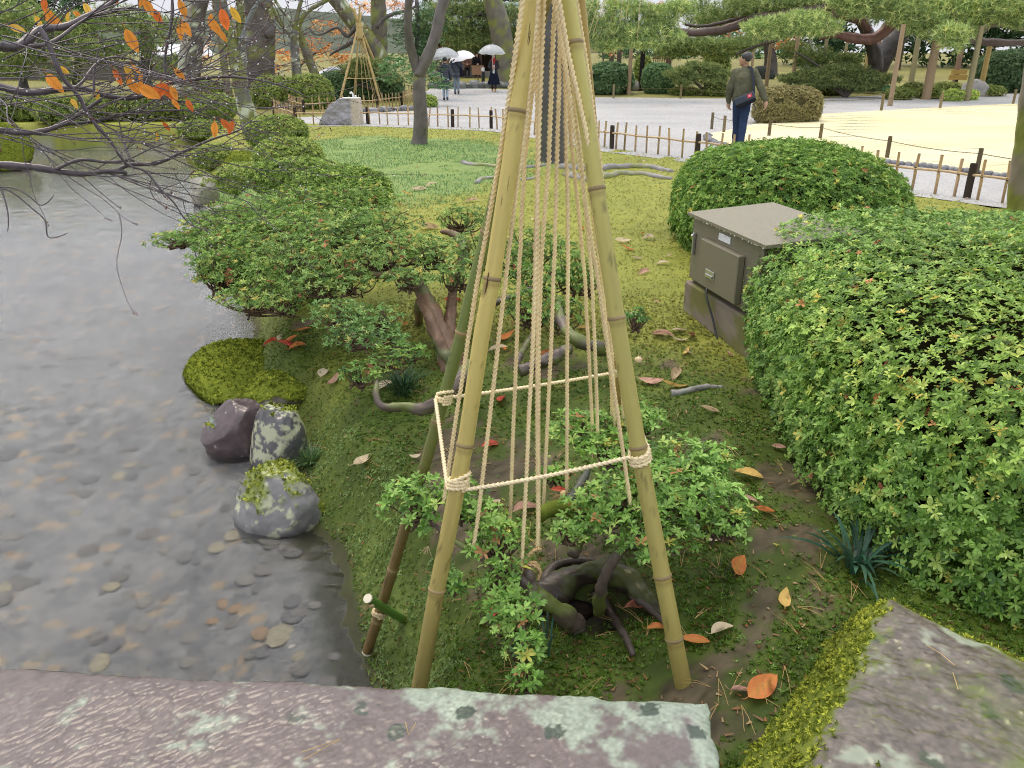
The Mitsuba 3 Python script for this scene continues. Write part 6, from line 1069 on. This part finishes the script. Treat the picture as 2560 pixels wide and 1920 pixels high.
class Fig:
    """a standing figure: origin between the feet, +y ahead of the figure"""
    def __init__(self, label, foot, face, h): self.t = thing('person', label, 'person'); self.o, self.a, self.s = np.asarray(foot, float), face, h / 1.72
    def W(self, v): return rotz(np.asarray(v, float) * self.s, self.a) + self.o
    def part(self, nm, m, col, mat='matte', label=None, jit=.25, smooth=True):
        k = put(nm, (self.W(m[0]), m[1]), mat, col, smooth, self.t, jit=jit)
        if label: labels[k] = {'label': label}
        return k
    def head(self, yaw, hair, c=(0, .02, 1.60), hairlen=0.0, tilt=0.0, skin=SKIN, crop=False):
        S = [((0, -.012, .035), (.078, .092, .085), (0, .02, -.01), (.070, .080, .085)), ((0, .03, -.05), (.052, .062, .05), (0, .055, -.085), (.036, .036, .030)), ((-.068, .0, -.02), .014, (-.075, -.012, .008), .013), ((.068, .0, -.02), .014, (.075, -.012, .008), .013), ((0, .092, .012), .010, (0, .106, -.022), .013), ((-.03, .082, -.058), .010, (.03, .082, -.058), .010), ((-.040, .078, .028), .012, (.040, .078, .028), .012)]
        v, f = bones(S, .008, 5); e = []
        m = lambda q: rotz(q @ np.array([[1, 0, 0], [0, math.cos(tilt), math.sin(tilt)], [0, -math.sin(tilt), math.cos(tilt)]]), yaw) + c
        dark = np.exp(-((np.abs(v[:, 0]) - .032) / .013) ** 2 - ((v[:, 2] - .006) / .007) ** 2) * (v[:, 1] > .05); lip = np.exp(-(v[:, 0] / .024) ** 2 - ((v[:, 2] + .058) / .007) ** 2) * (v[:, 1] > .07); brow = np.exp(-((np.abs(v[:, 0]) - .034) / .02) ** 2 - ((v[:, 2] - .028) / .006) ** 2) * (v[:, 1] > .06)
        cc = np.asarray(skin) * (1 - .8 * dark - .6 * brow)[:, None]; cc = cc * (1 - .5 * lip[:, None]) + .5 * lip[:, None] * np.array([.42, .18, .15]); self.part('head', (m(v), f), cc, jit=.1)
        v, f = ico((0, -.022, .052), (.092, .104, .088), 4, .05, 3, 3); k = np.ones(len(v), bool); cut = v.copy(); fr = smst(.03, .075, v[:, 1]); v[:, 2] = np.maximum(v[:, 2], -.045 + .125 * fr if not crop else .0 + .085 * fr - .05 * smst(.0, -.09, v[:, 1])); self.part('hair', (m(v), f), hair, 'semi', jit=.5)
        if hairlen: self.part('long_hair', (m(bones([((-.06, -.03, .0), .045, (-.075, .0, -hairlen), .035), ((.06, -.03, .0), .045, (.075, .0, -hairlen), .035), ((0, -.06, 0), .06, (0, -.06, -hairlen), .05)], .02, 5)[0]), bones([((-.06, -.03, .0), .045, (-.075, .0, -hairlen), .035), ((.06, -.03, .0), .045, (.075, .0, -hairlen), .035), ((0, -.06, 0), .06, (0, -.06, -hairlen), .05)], .02, 5)[1]), hair, 'semi', jit=.5)
def legs(sw=.10, gap=.085, r=(.085, .062, .045), hip=.86, lift=0.0):
    """left and right legs in mid-stride: hip, knee, ankle"""
    S, A = [], []
    for sx, k in ((-1, 1), (1, -1)):
        hp = np.array([sx * gap, 0, hip]); an = np.array([sx * gap * .9, k * sw * 1.5 if k > 0 else k * sw * 2, .09 + (lift if k < 0 else 0)]); kn = (hp + an) / 2 + [0, .05 + (.05 if k < 0 else 0), .02]; S += [(hp, r[0], kn, r[1]), (kn, r[1], an, r[2])]; A.append(an)
    S += [((-gap, -.02, hip + .02), (.10, .11, .10), (gap, -.02, hip + .02), (.10, .11, .10)), ((-gap * .6, 0, hip + .1), (.10, .10, .08), (gap * .6, 0, hip + .1), (.10, .10, .08))]
    return S, A
def shoe(an, col, fig, sw=0): fig.part('shoe', bones([(an + [0, -.03, -.035], .048, an + [0, .05, -.05], .042), (an + [0, .05, -.05], .042, an + [0, .13, -.06], (.04, .05, .028)), (an + [0, 0, .02], .045, an + [0, -.02, -.03], .05)], .012, 6), col, 'semi')
# walking man
FM = GT(1592, 327); f = Fig('man in an olive jacket and jeans with a dark shoulder bag, seen from behind', FM, math.radians(-16), 1.74)
S, A = legs(.13, .062, (.108, .074, .056), .86, .06); v, fa = bones(S, .014, 8); v = fold(v, .012, 7, 2); f.part('jeans', (v, fa), np.array([.035, .055, .115]), label='dark blue jeans')
for a in A: shoe(a, (.05, .045, .04), f)
B = [((0, -.02, .92), (.185, .135, .09), (0, -.01, 1.15), (.195, .14, .12)), ((0, -.01, 1.15), (.195, .14, .12), (0, -.015, 1.34), (.185, .12, .10)), ((-.14, -.015, 1.40), .075, (.14, -.015, 1.40), .075), ((0, -.01, 1.42), (.10, .08, .06), (0, .01, 1.49), (.068, .068, .03)),
     ((-.165, -.015, 1.385), .082, (-.245, -.05, 1.13), .066), ((-.245, -.05, 1.13), .066, (-.25, .05, .90), .052), ((.165, -.015, 1.385), .082, (.30, -.10, 1.15), .068), ((.30, -.10, 1.15), .068, (.40, -.14, .95), .054)]
v, fa = bones(B, .012, 7); v = fold(v, .016, 9, 5); v = fold(v, .006, 26, 7); yoke = smst(1.30, 1.32, v[:, 2])[:, None] * (v[:, 1:2] < 0) * (np.abs(v[:, :1]) < .17); f.part('jacket', (v, fa), np.array([.125, .125, .085]) * (1 + .28 * yoke) * (.8 + .4 * meshkit.fbm(v * 8, 3, 2)[:, None]), label='olive green bomber jacket')
f.part('neck', bones([((0, .0, 1.44), .056, (0, .015, 1.53), .054)], .012, 3), SKIN * .9)
f.head(math.radians(68), (.035, .033, .036), (-.02, .0, 1.615), tilt=.14, skin=SKIN * [.95, .92, .9], crop=True)
f.part('hand', hand(np.array([.415, -.145, .92]), np.array([.25, -.1, -1]), np.array([.1, 1, 0]), np.array([-1, 0, -.2]), 1.05, .55), SKIN * 1.1)
f.part('hand', hand(np.array([-.25, .06, .87]), np.array([0, .25, -1]), np.array([0, 1, .2]), np.array([1, 0, 0]), 1.05, .9), SKIN)
k = key('paper'); P = f.W(np.array([[-.26, .10, .74], [-.215, .10, .76], [-.19, .12, .98], [-.235, .12, .97]])); put(k, trimesh.convex.convex_hull(np.vstack([P, P + [.0, .004, 0]])), 'matte', (.82, .83, .85), False, raw=True); tag(k, "folded white paper held in the walking man's left hand", 'paper')
bk = thing('shoulder_bag', 'dark shoulder bag with a red patch on the walking man', 'bag')
m = box(.06, -.205, .94, .36, .10, .17, 0, .03); tt = trimesh.Trimesh(*m).subdivide().subdivide().subdivide(); v = np.array(tt.vertices); a = .42; R = lambda q: (np.asarray(q) - [.06, 0, .94]) @ np.array([[math.cos(a), 0, math.sin(a)], [0, 1, 0], [-math.sin(a), 0, math.cos(a)]]) + [.06, 0, .92]
put('body', (f.W(R(fold(v, .008, 10, 2))), np.array(tt.faces)), 'matte', (.025, .028, .035), True, bk, jit=.3)
m = box(.06, -.235, .985, .37, .07, .13, 0, .02); tt = trimesh.Trimesh(*m).subdivide().subdivide().subdivide(); fl_ = put('flap', (f.W(R(np.array(tt.vertices))), np.array(tt.faces)), 'matte', (.075, .09, .115), True, bk, jit=.35)
m = box(.155, -.272, .995, .085, .006, .062, 0, .002); pk = put('patch', (f.W(R(m[0])), m[1]), 'matte', (.72, .06, .10), False, fl_); labels[pk] = {'label': 'red rounded patch on the bag flap'}
for z, w in ((1.006, .05), (.988, .044)): m = box(.155, -.2765, z, w, .002, .010); put('patch_mark', (f.W(R(m[0])), m[1]), 'matte', (.85, .6, .62), False, pk)
st = np.array([[.19, -.20, 1.02], [.185, -.19, 1.12], [.165, -.165, 1.25], [.135, -.135, 1.36], [.10, -.10, 1.47], [.06, -.02, 1.505], [-.02, .08, 1.44]]); q = spline(st, 30); w = np.array([.024, .004, 0]); v = np.concatenate([q - w, q + w, q + w + [0, -.006, .004], q - w + [0, -.006, .004]]); i = np.arange(29); fs = np.concatenate([np.stack([i + 30 * a_, i + 1 + 30 * a_, i + 1 + 30 * ((a_ + 1) % 4), i + 30 * ((a_ + 1) % 4)], 1) for a_ in range(4)]); put('strap', (f.W(v), fs), 'matte', (.05, .055, .07), False, bk)
put('strap_end', (lambda m_: (f.W(m_[0]), m_[1]))(tube(spline([[.20, -.2, .86], [.235, -.2, .82], [.245, -.2, .76]], 8), .008, 5)), 'matte', (.05, .07, .12), True, bk)
# umbrellas
scene['film'] = {'type': 'principledthin', 'base_color': {'type': 'rgb', 'value': [.80, .84, .88]}, 'roughness': .25, 'diff_trans': 1.0, 'spec_trans': .35, 'eta': 1.4}
def umbrella(label, top, grip, R_, mat, col, tilt):
    t = thing('umbrella', label, 'umbrella'); ax = nrm(top - grip) if tilt is None else nrm(tilt); a = nrm(np.cross(ax, [0, 1, 0.01])); b = np.cross(ax, a); n = 48; V = []
    for k, q in enumerate(np.linspace(0, 1, 10)):
        th = q * 1.12; rr = R_ * math.sin(th) / math.sin(1.12); z = -R_ * .62 * (1 - math.cos(th)) / (1 - math.cos(1.12)); w = np.arange(n) * 2 * np.pi / n; sc = 1 - .045 * q * (1 - np.abs(np.cos(4 * w))) ; V.append(top + np.outer(rr * sc * np.cos(w), a) + np.outer(rr * sc * np.sin(w), b) + ax * (z + .03 * q ** 3 * (1 - np.abs(np.cos(4 * w))))[:, None])
    v = np.vstack(V); i, j = np.meshgrid(np.arange(9), np.arange(n), indexing='ij'); f_ = np.stack([i * n + j, i * n + (j + 1) % n, (i + 1) * n + (j + 1) % n, (i + 1) * n + j], -1).reshape(-1, 4)
    put('canopy', (v, f_), mat, col, True, t)
    for k in range(8): w = k * 6; put('rib', tube(v.reshape(10, n, 3)[:, w] - ax * .006, .004, 4), 'metal', (.6, .6, .62), True, t)
    put('shaft', tube([top + ax * .05, grip], .008, 6), 'metal', (.65, .65, .65), True, t)
DN = np.array([.035, .042, .062])
def puffer(f, arm_l, arm_r, hood=True, length=.60, seed=3):
    B = [((0, 0, length), (.20, .15, .05), (0, 0, .95), (.19, .15, .12)), ((0, 0, .95), (.19, .15, .12), (0, 0, 1.30), (.185, .14, .10)), ((-.13, 0, 1.34), .085, (.13, 0, 1.34), .085), ((0, -.03, 1.40), (.11, .10, .07), (0, 0, 1.47), (.08, .08, .03))]
    for sx, (el, wr_) in ((-1, arm_l), (1, arm_r)): B += [((sx * .17, 0, 1.33), .085, el, .075), (el, .075, wr_, .06)]
    if hood: B.append(((-.07, -.09, 1.38), .07, (.07, -.09, 1.38), .07))
    v, fa = bones(B, .018, 6); q = np.abs(np.sin(v[:, 2] * 34)); ctr = np.array([0, 0, 0]); rad = nrm(np.c_[v[:, 0], v[:, 1], v[:, 2] * 0]); v = v - rad * (.022 * (1 - q) ** 2)[:, None]; f.part('coat', (fold(v, .006, 14, seed), fa), DN * (.7 + .5 * q[:, None]), 'semi', 'dark navy quilted coat')
for lb, (u, v_), hgt, legc, k in [('person in a long dark quilted coat and pale jeans, leftmost under an umbrella', (963, 217), 1.62, (.33, .40, .50), 0), ('person in a dark quilted jacket and grey-blue trousers under a white umbrella', (987, 204), 1.72, (.20, .25, .31), 1)]:
    ft = GT(u, v_); f = Fig(lb, ft, math.radians(6), hgt); S, A = legs(.05, .075, (.085, .062, .05), .84, .02); f.part('trousers', bones(S, .02, 6), legc)
    for a in A: shoe(a, (.03, .03, .04), f)
    up = ((.235, .04, 1.10), (.13, .20, 1.20)); dn = ((-.24, -.02, 1.08), (-.25, .06, .86))
    if k == 0: puffer(f, ((-.235, .04, 1.10), (-.10, .20, 1.22)), ((.24, -.02, 1.08), (.25, .05, .86)), True, .52)
    else: puffer(f, ((-.235, .04, 1.10), (-.12, .2, 1.22)), ((.25, .0, 1.10), (.20, .14, .95)), True, .74)
    f.part('hand', hand(np.array([-.10, .21, 1.24]), np.array([.2, .3, 1]), np.array([1, 0, 0]), np.array([0, 1, 0]), 1, 1.1), SKIN); f.part('hand', hand(np.array([.25, .06, .84]) if k == 0 else np.array([.19, .16, .94]), np.array([0, .3, -1]), np.array([0, 1, 0]), np.array([-1, 0, 0]), 1, .7), SKIN * 1.1)
    f.part('neck', bones([((0, 0, 1.42), .055, (0, .01, 1.52), .05)], .02, 3), SKIN); f.head(math.radians(8), (.018, .016, .016), (0, .01, 1.585))
    g = f.W(np.array([[-.08, .26, 1.22]]))[0]
    if k == 0: tp = Y(956, 103, ft[1] + .25); umbrella('clear plastic umbrella over the leftmost person', tp, g, .62, 'film', None, (-.12, .1, 1)); bag = thing('small_bag', 'small pale bag hanging from the hand of the leftmost person', 'bag'); q = f.W(np.array([[-.27, .05, .74]]))[0]; put('body', ico(q, (.05, .05, .09), 2, .2), 'matte', (.7, .66, .55), True, bag); put('strap', tube([q + [0, 0, .08], q + [.02, 0, .2]], .006, 4), 'matte', (.5, .4, .25), True, bag)
    else: tp = Y(994, 110, ft[1] + .25); umbrella('opaque white umbrella over the second person', tp, g, .58, 'matte', (.86, .86, .90), (-.22, -.1, 1)); bag = thing('hip_bag', 'black bag at the hip of the second person', 'bag'); q = f.W(np.array([[.24, -.05, .86]]))[0]; put('body', ico(q, (.13, .08, .13), 3, .1, power=3), 'matte', (.02, .02, .025), True, bag); put('strap', tube(f.W(spline([[.22, -.1, .95], [.05, -.17, 1.2], [-.13, -.12, 1.38]], 10)), .014, 5), 'matte', (.02, .02, .025), True, bag)
ft = GT(1067, 198.5); f = Fig('woman in a long dark skirt and red scarf facing us under a clear umbrella', ft, math.radians(180), 1.66)
S, A = legs(.06, .08, (.08, .055, .04), .84, .03); f.part('legs', bones(S, .02, 5), (.05, .035, .035))
for a in A: shoe(a, (.42, .24, .09), f)
v, fa = bones([((0, 0, .95), (.15, .12, .06), (0, -.02, .45), (.27, .22, .05)), ((0, -.02, .45), (.27, .22, .05), (0, -.03, .34), (.29, .24, .03))], .02, 5); a_ = np.arctan2(v[:, 1], v[:, 0]); v[:, :2] *= (1 + .06 * np.sin(a_ * 9) * smst(.9, .4, v[:, 2]))[:, None]; f.part('skirt', (v, fa), (.016, .02, .035), label='long dark navy skirt')
B = [((0, 0, .78), (.19, .13, .05), (0, 0, 1.0), (.17, .13, .1)), ((0, 0, 1.0), (.17, .13, .1), (0, 0, 1.28), (.165, .12, .09)), ((-.12, 0, 1.33), .075, (.12, 0, 1.33), .075), ((-.15, 0, 1.32), .075, (-.22, .02, 1.08), .062), ((-.22, .02, 1.08), .06, (-.07, .20, 1.06), .045), ((.15, 0, 1.32), .075, (.22, .02, 1.08), .062), ((.22, .02, 1.08), .06, (.07, .20, 1.08), .045)]
f.part('cardigan', bones(B, .018, 6), (.045, .045, .05)); f.part('shirt', bones([((0, .10, .84), (.06, .05, .05), (0, .09, 1.15), (.06, .05, .08))], .02, 4), (.62, .64, .68)); f.part('scarf', bones([((-.08, .03, 1.40), .06, (.08, .03, 1.40), .06), ((0, .09, 1.38), .065, (.01, .12, 1.22), .05), ((0, -.06, 1.40), .06, (.07, .02, 1.40), .06)], .016, 5), (.33, .05, .04), label='dark red scarf')
f.part('hand', hand(np.array([-.06, .20, 1.06]), np.array([1, .4, .1]), np.array([0, 0, 1]), np.array([0, -.3, -1]), 1, 1), SKIN * 1.1); f.part('hand', hand(np.array([.06, .20, 1.08]), np.array([-1, .4, .1]), np.array([0, 0, 1]), np.array([0, -.3, -1]), 1, 1), SKIN * 1.1); f.part('neck', bones([((0, 0, 1.38), .05, (0, .01, 1.5), .046)], .02, 3), SKIN)
f.head(math.radians(-8), (.03, .02, .018), (0, .02, 1.555), .20, skin=SKIN * 1.15)
umbrella('clear plastic umbrella over the woman in the red scarf', Y(1063, 96, ft[1] + .1), f.W(np.array([[.05, .22, 1.08]]))[0], .62, 'film', None, (.03, -.1, 1))
for (u, lb, col, k) in [(1010, 'seated person in a brown top under the tea house roof', (.20, .11, .08), 0), (1028, 'seated person in black leaning forward under the tea house roof', (.02, .02, .025), 1)]:
    y = HY - .6; c = np.array([Y(u, 150, y)[0], y, HG]); f = Fig(lb, c, math.radians(180 if k == 0 else 200), 1.68)
    S = [((sx * .09, 0, .50), .085, (sx * .10, .38, .50), .07) for sx in (-1, 1)] + [((sx * .10, .38, .50), .065, (sx * .10, .36, .10), .045) for sx in (-1, 1)] + [((-.08, 0, .52), .10, (.08, 0, .52), .10)]
    f.part('trousers', bones(S, .025, 5), (.03, .03, .035))
    for sx in (-1, 1): shoe(np.array([sx * .10, .36, .09]), (.03, .03, .03), f)
    B = [((0, 0, .55), (.17, .13, .08), (0, .04 + .1 * k, .98), (.17, .12, .08)), ((-.14, .05 + .1 * k, 1.0), .07, (.14, .05 + .1 * k, 1.0), .07), ((0, .05 + .1 * k, 1.03), .06, (0, .07 + .1 * k, 1.1), .055)]
    for sx in (-1, 1): B += [((sx * .17, .05 + .1 * k, .98), .066, (sx * .23, .15, .74), .055), ((sx * .23, .15, .74), .055, (sx * .08, .34, .70), .042)]
    f.part('top', bones(B, .02, 6), col)
    for sx in (-1, 1): f.part('hand', hand(np.array([sx * .07, .35, .70]), np.array([-sx, .5, 0]), np.array([0, 0, 1]), np.array([0, -1, 0]), 1, .9), SKIN)
    f.head(.2 * k, (.015, .012, .012), (0, .09 + .1 * k, 1.20), .16 if k == 0 else 0)
    t = thing('bench', ['wooden bench under the person in the brown top', 'wooden bench under the person in black'][k], 'bench'); b = f.W(np.array([[0, -.05, 0]]))[0]; put('seat', box(b[0], b[1], HG + .38, 1.0, .42, .06), 'matte', (.2, .13, .08), False, t)
    for sx in (-1, 1): put('leg', box(b[0] + sx * .4, b[1], HG + .18, .06, .36, .36), 'matte', (.16, .1, .07), False, t)
# ---------------------------------------------------------------- cherry branches hanging over the pond, close to the lens
CH = thing('cherry_tree', 'bare wet cherry branches with a few orange leaves hanging over the pond', 'cherry tree')
crng = RS(500); BARK = np.array([.075, .062, .072])
MAIN = [([(-60, 352), (0, 356), (78, 362), (140, 372), (194, 375), (228, 370), (266, 372), (268, 375)], 3.0, 3.2, .017, .008), ([(255, 371), (290, 355), (337, 353), (375, 337), (422, 316), (469, 297), (516, 281), (531, 269), (562, 261)], 3.2, 3.5, .0095, .0022), ([(120, 366), (150, 352), (185, 345), (225, 350), (262, 348), (290, 347)], 3.05, 3.2, .007, .0055), ([(283, 348), (272, 320), (262, 300), (245, 282)], 3.2, 3.25, .006, .004),
        ([(-40, 182), (0, 187), (62, 200), (134, 192), (187, 194), (225, 206), (265, 212), (312, 206), (344, 187), (400, 175), (469, 166), (531, 169), (594, 181), (656, 206)], 2.9, 3.4, .015, .0022), ([(300, 208), (350, 212), (400, 222), (420, 224)], 3.1, 3.3, .006, .002), ([(-40, 95), (0, 100), (31, 101), (62, 84), (94, 62), (131, 59), (175, 41), (219, 19), (262, -8), (300, -30)], 2.6, 3.0, .018, .006),
        ([(62, 100), (95, 96), (130, 80), (170, 50), (220, 28), (270, 18), (340, 30)], 2.7, 3.0, .008, .003), ([(85, 60), (120, 134), (141, 175), (166, 203), (187, 241), (212, 275), (237, 303), (260, 338), (281, 359), (312, 369), (344, 406), (375, 437), (394, 466), (462, 497)], 2.7, 3.1, .0095, .0018), ([(-40, 276), (0, 281), (47, 287), (95, 282), (140, 266), (175, 244), (219, 216)], 2.8, 3.0, .012, .006), ([(140, 266), (200, 262), (260, 250), (330, 240), (420, 238), (480, 228)], 3.0, 3.3, .006, .0018),
        ([(361, 172), (360, 100), (372, 40), (368, -20)], 3.3, 3.2, .006, .004), ([(300, 180), (330, 160), (355, 168), (390, 155), (440, 100), (470, 50), (485, 20)], 3.3, 3.4, .005, .0018), ([(330, 385), (324, 402), (335, 430), (360, 448), (395, 466)], 3.1, 3.1, .0025, .0018), ([(405, 158), (409, 105), (422, 88), (436, 62)], 3.3, 3.3, .003, .0016), ([(160, 190), (190, 160), (220, 130), (270, 125), (320, 150)], 2.9, 3.1, .006, .003), ([(203, 194), (205, 150), (212, 110)], 3.0, 3.0, .005, .003), ([(0, 405), (10, 430), (18, 470), (16, 500)], 2.8, 2.8, .0035, .0016), ([(0, 404), (40, 410), (70, 430), (88, 443), (110, 430), (116, 420)], 2.8, 2.85, .0032, .0016), ([(5, 407), (40, 425), (75, 455), (98, 480), (105, 512), (130, 510), (145, 504)], 2.8, 2.9, .003, .0015)]
def chc(v, s): return BARK * (.6 + .9 * meshkit.fbm(v * [60, 60, 60], 3, s)[:, None])
starts = []
for i, (pts, d0, d1, r0, r1) in enumerate(MAIN):
    p = np.array([D(u, v, d0 + (d1 - d0) * j / (len(pts) - 1)) for j, (u, v) in enumerate(pts)]); q = spline(p, 70); r = np.linspace(r0, r1, 70) * (1 + .18 * (meshkit.fbm(np.c_[np.arange(70) * .5, np.zeros((70, 2))], 2, i) - .5) * 2)
    m = tube(q, r, 10, noise=.15, seed=i); put('branch', m, 'wet', chc(m[0], i), True, CH); starts.append((q, r))
def twig(p, d, L, r, depth, out, buds):
    n = 7; q = [p]; sag = crng.uniform(-.25, .35)
    for k in range(n): d = nrm(d + crng.normal(0, .12, 3) + np.array([.03, 0, -sag * .18 * (1 if k < 4 else -1.4)])); q.append(q[-1] + d * L / n)
    out.append(tube(spline(q, 12), np.linspace(r, r * .45, 12), 4, cap=False)); e = q[-1]
    for k in range(crng.integers(2, 5)): buds.append(ico(e + crng.normal(0, .003, 3) - d * .008 * k, (.0026, .0026, .004), 0, 0))
    for k in range(2, n):
        if crng.random() < .3: buds.append(ico(q[k], (.0022, .0022, .003), 0, 0))
    if depth > 0:
        for k in range(crng.integers(1, 4)):
            j = crng.integers(1, n); dd = nrm(d + crng.normal(0, .42, 3)); twig(np.array(q[j]), dd, L * crng.uniform(.35, .75), r * .7, depth - 1, out, buds)
out, buds = [], []
for i, (q, r) in enumerate(starts[:13]):
    for k in range((7 if i in (4, 6, 7, 9, 10) else 3 if i in (0, 8) else 3)):
        j = crng.integers(4, 66); tv = nrm(q[j + 2] - q[j - 2]); d = nrm(tv * .7 + np.array([.45, crng.normal(0, .4), crng.normal(.02, .3)])); twig(q[j], d, crng.uniform(.3, .8), min(r[j] * .5, .0026), 1, out, buds)
for k in range(26): p = D(crng.uniform(-120, 20), crng.uniform(10, 290), crng.uniform(2.6, 3.6)); twig(p, nrm(np.array([1, crng.normal(0, .3), crng.normal(-.06, .2)])), crng.uniform(.6, 1.2), .0030, 1, out, buds)
for i in range(0, len(out)): pass
for i in range(0, min(240, len(out))): put('twig', out[i], 'wet', chc(out[i][0], 3), True, CH)
(stuffpart(put('fine_twigs', cat(out[240:]), 'wet', chc(np.vstack([a for a, b in out[240:]]), 3), True, CH)) if len(out) > 240 else None); stuffpart(put('buds', cat(buds), 'matte', (.16, .075, .065), True, CH))
ms = [ico(np.array(o[0][crng.integers(0, len(o[0]))]) - [0, 0, .005], .0026, 1, 0) for o in [out[i] for i in crng.integers(0, len(out), 420)]]; stuffpart(put('rain_drops', cat(ms), 'wet', (.85, .87, .9), True, CH))
LV = [(98, 10, 34, 100, 'r'), (113, 42, 52, 60, 'o'), (84, 48, 30, 70, 'y'), (38, 62, 36, 20, 'y'), (150, 40, 30, 100, 'y'), (168, 32, 24, 40, 'o'), (190, 22, 34, 70, 'y'), (128, 45, 26, 60, 'o'), (286, 90, 56, 65, 'o'), (119, 180, 54, 50, 'o'), (142, 155, 36, 35, 'y'), (322, 18, 44, 65, 'o'), (306, 5, 26, 120, 'o'), (340, 36, 40, 60, 'r'), (396, 20, 42, 75, 'o'), (403, 62, 40, 65, 'o'), (390, 70, 36, 95, 'o'), (486, 46, 50, 75, 'r'), (508, 35, 42, 60, 'y'), (456, 48, 36, 100, 'o'), (468, 60, 42, 60, 'o'), (482, 78, 30, 60, 'o'), (256, 166, 40, 70, 'r'), (278, 155, 36, 70, 'y'), (288, 185, 46, 60, 'o'), (294, 150, 24, 50, 'o'), (308, 175, 34, 90, 'o'), (326, 202, 60, 25, 'o'), (345, 198, 60, 150, 'r'), (362, 200, 44, 60, 'r'), (376, 202, 36, 70, 'o'), (310, 192, 40, 20, 'o'), (382, 224, 28, 60, 'o'), (410, 228, 30, 65, 'r'), (389, 160, 32, 50, 'o'), (464, 280, 36, 95, 'o'), (489, 270, 34, 50, 'r'), (499, 276, 34, 120, 'r'), (210, 205, 26, 110, 'y'), (161, 224, 26, 60, 'y'), (341, 296, 20, 100, 'y'), (361, 272, 24, 60, 'r'), (253, 2, 20, 95, 'r')]
LCc = {'o': (.86, .36, .07), 'r': (.78, .21, .05), 'y': (.88, .55, .10)}
for u, v, L, ang, cn in LV:
    d = crng.uniform(2.85, 3.15); (vv, ff), vein = leaf_mesh(L * mpp(d) * .95, L * mpp(d) * .42, 1.0, crng); c = np.array(LCc[cn]) * crng.uniform(.85, 1.1) * (.75 + .5 * meshkit.fbm(vv * 60, 3, int(crng.integers(99)))[:, None]); c[vein] *= .8
    a = math.radians(ang); X = np.array([math.cos(a), crng.normal(0, .15), -math.sin(a)]); X = nrm(X); N_ = nrm(np.array([crng.normal(0, .35), -1, .3])); Yv = nrm(np.cross(N_, X)); N_ = np.cross(X, Yv)
    put('leaf', (vv @ np.stack([X, Yv, N_]) + D(u, v, d), ff), 'thinleaf', c, True, CH)
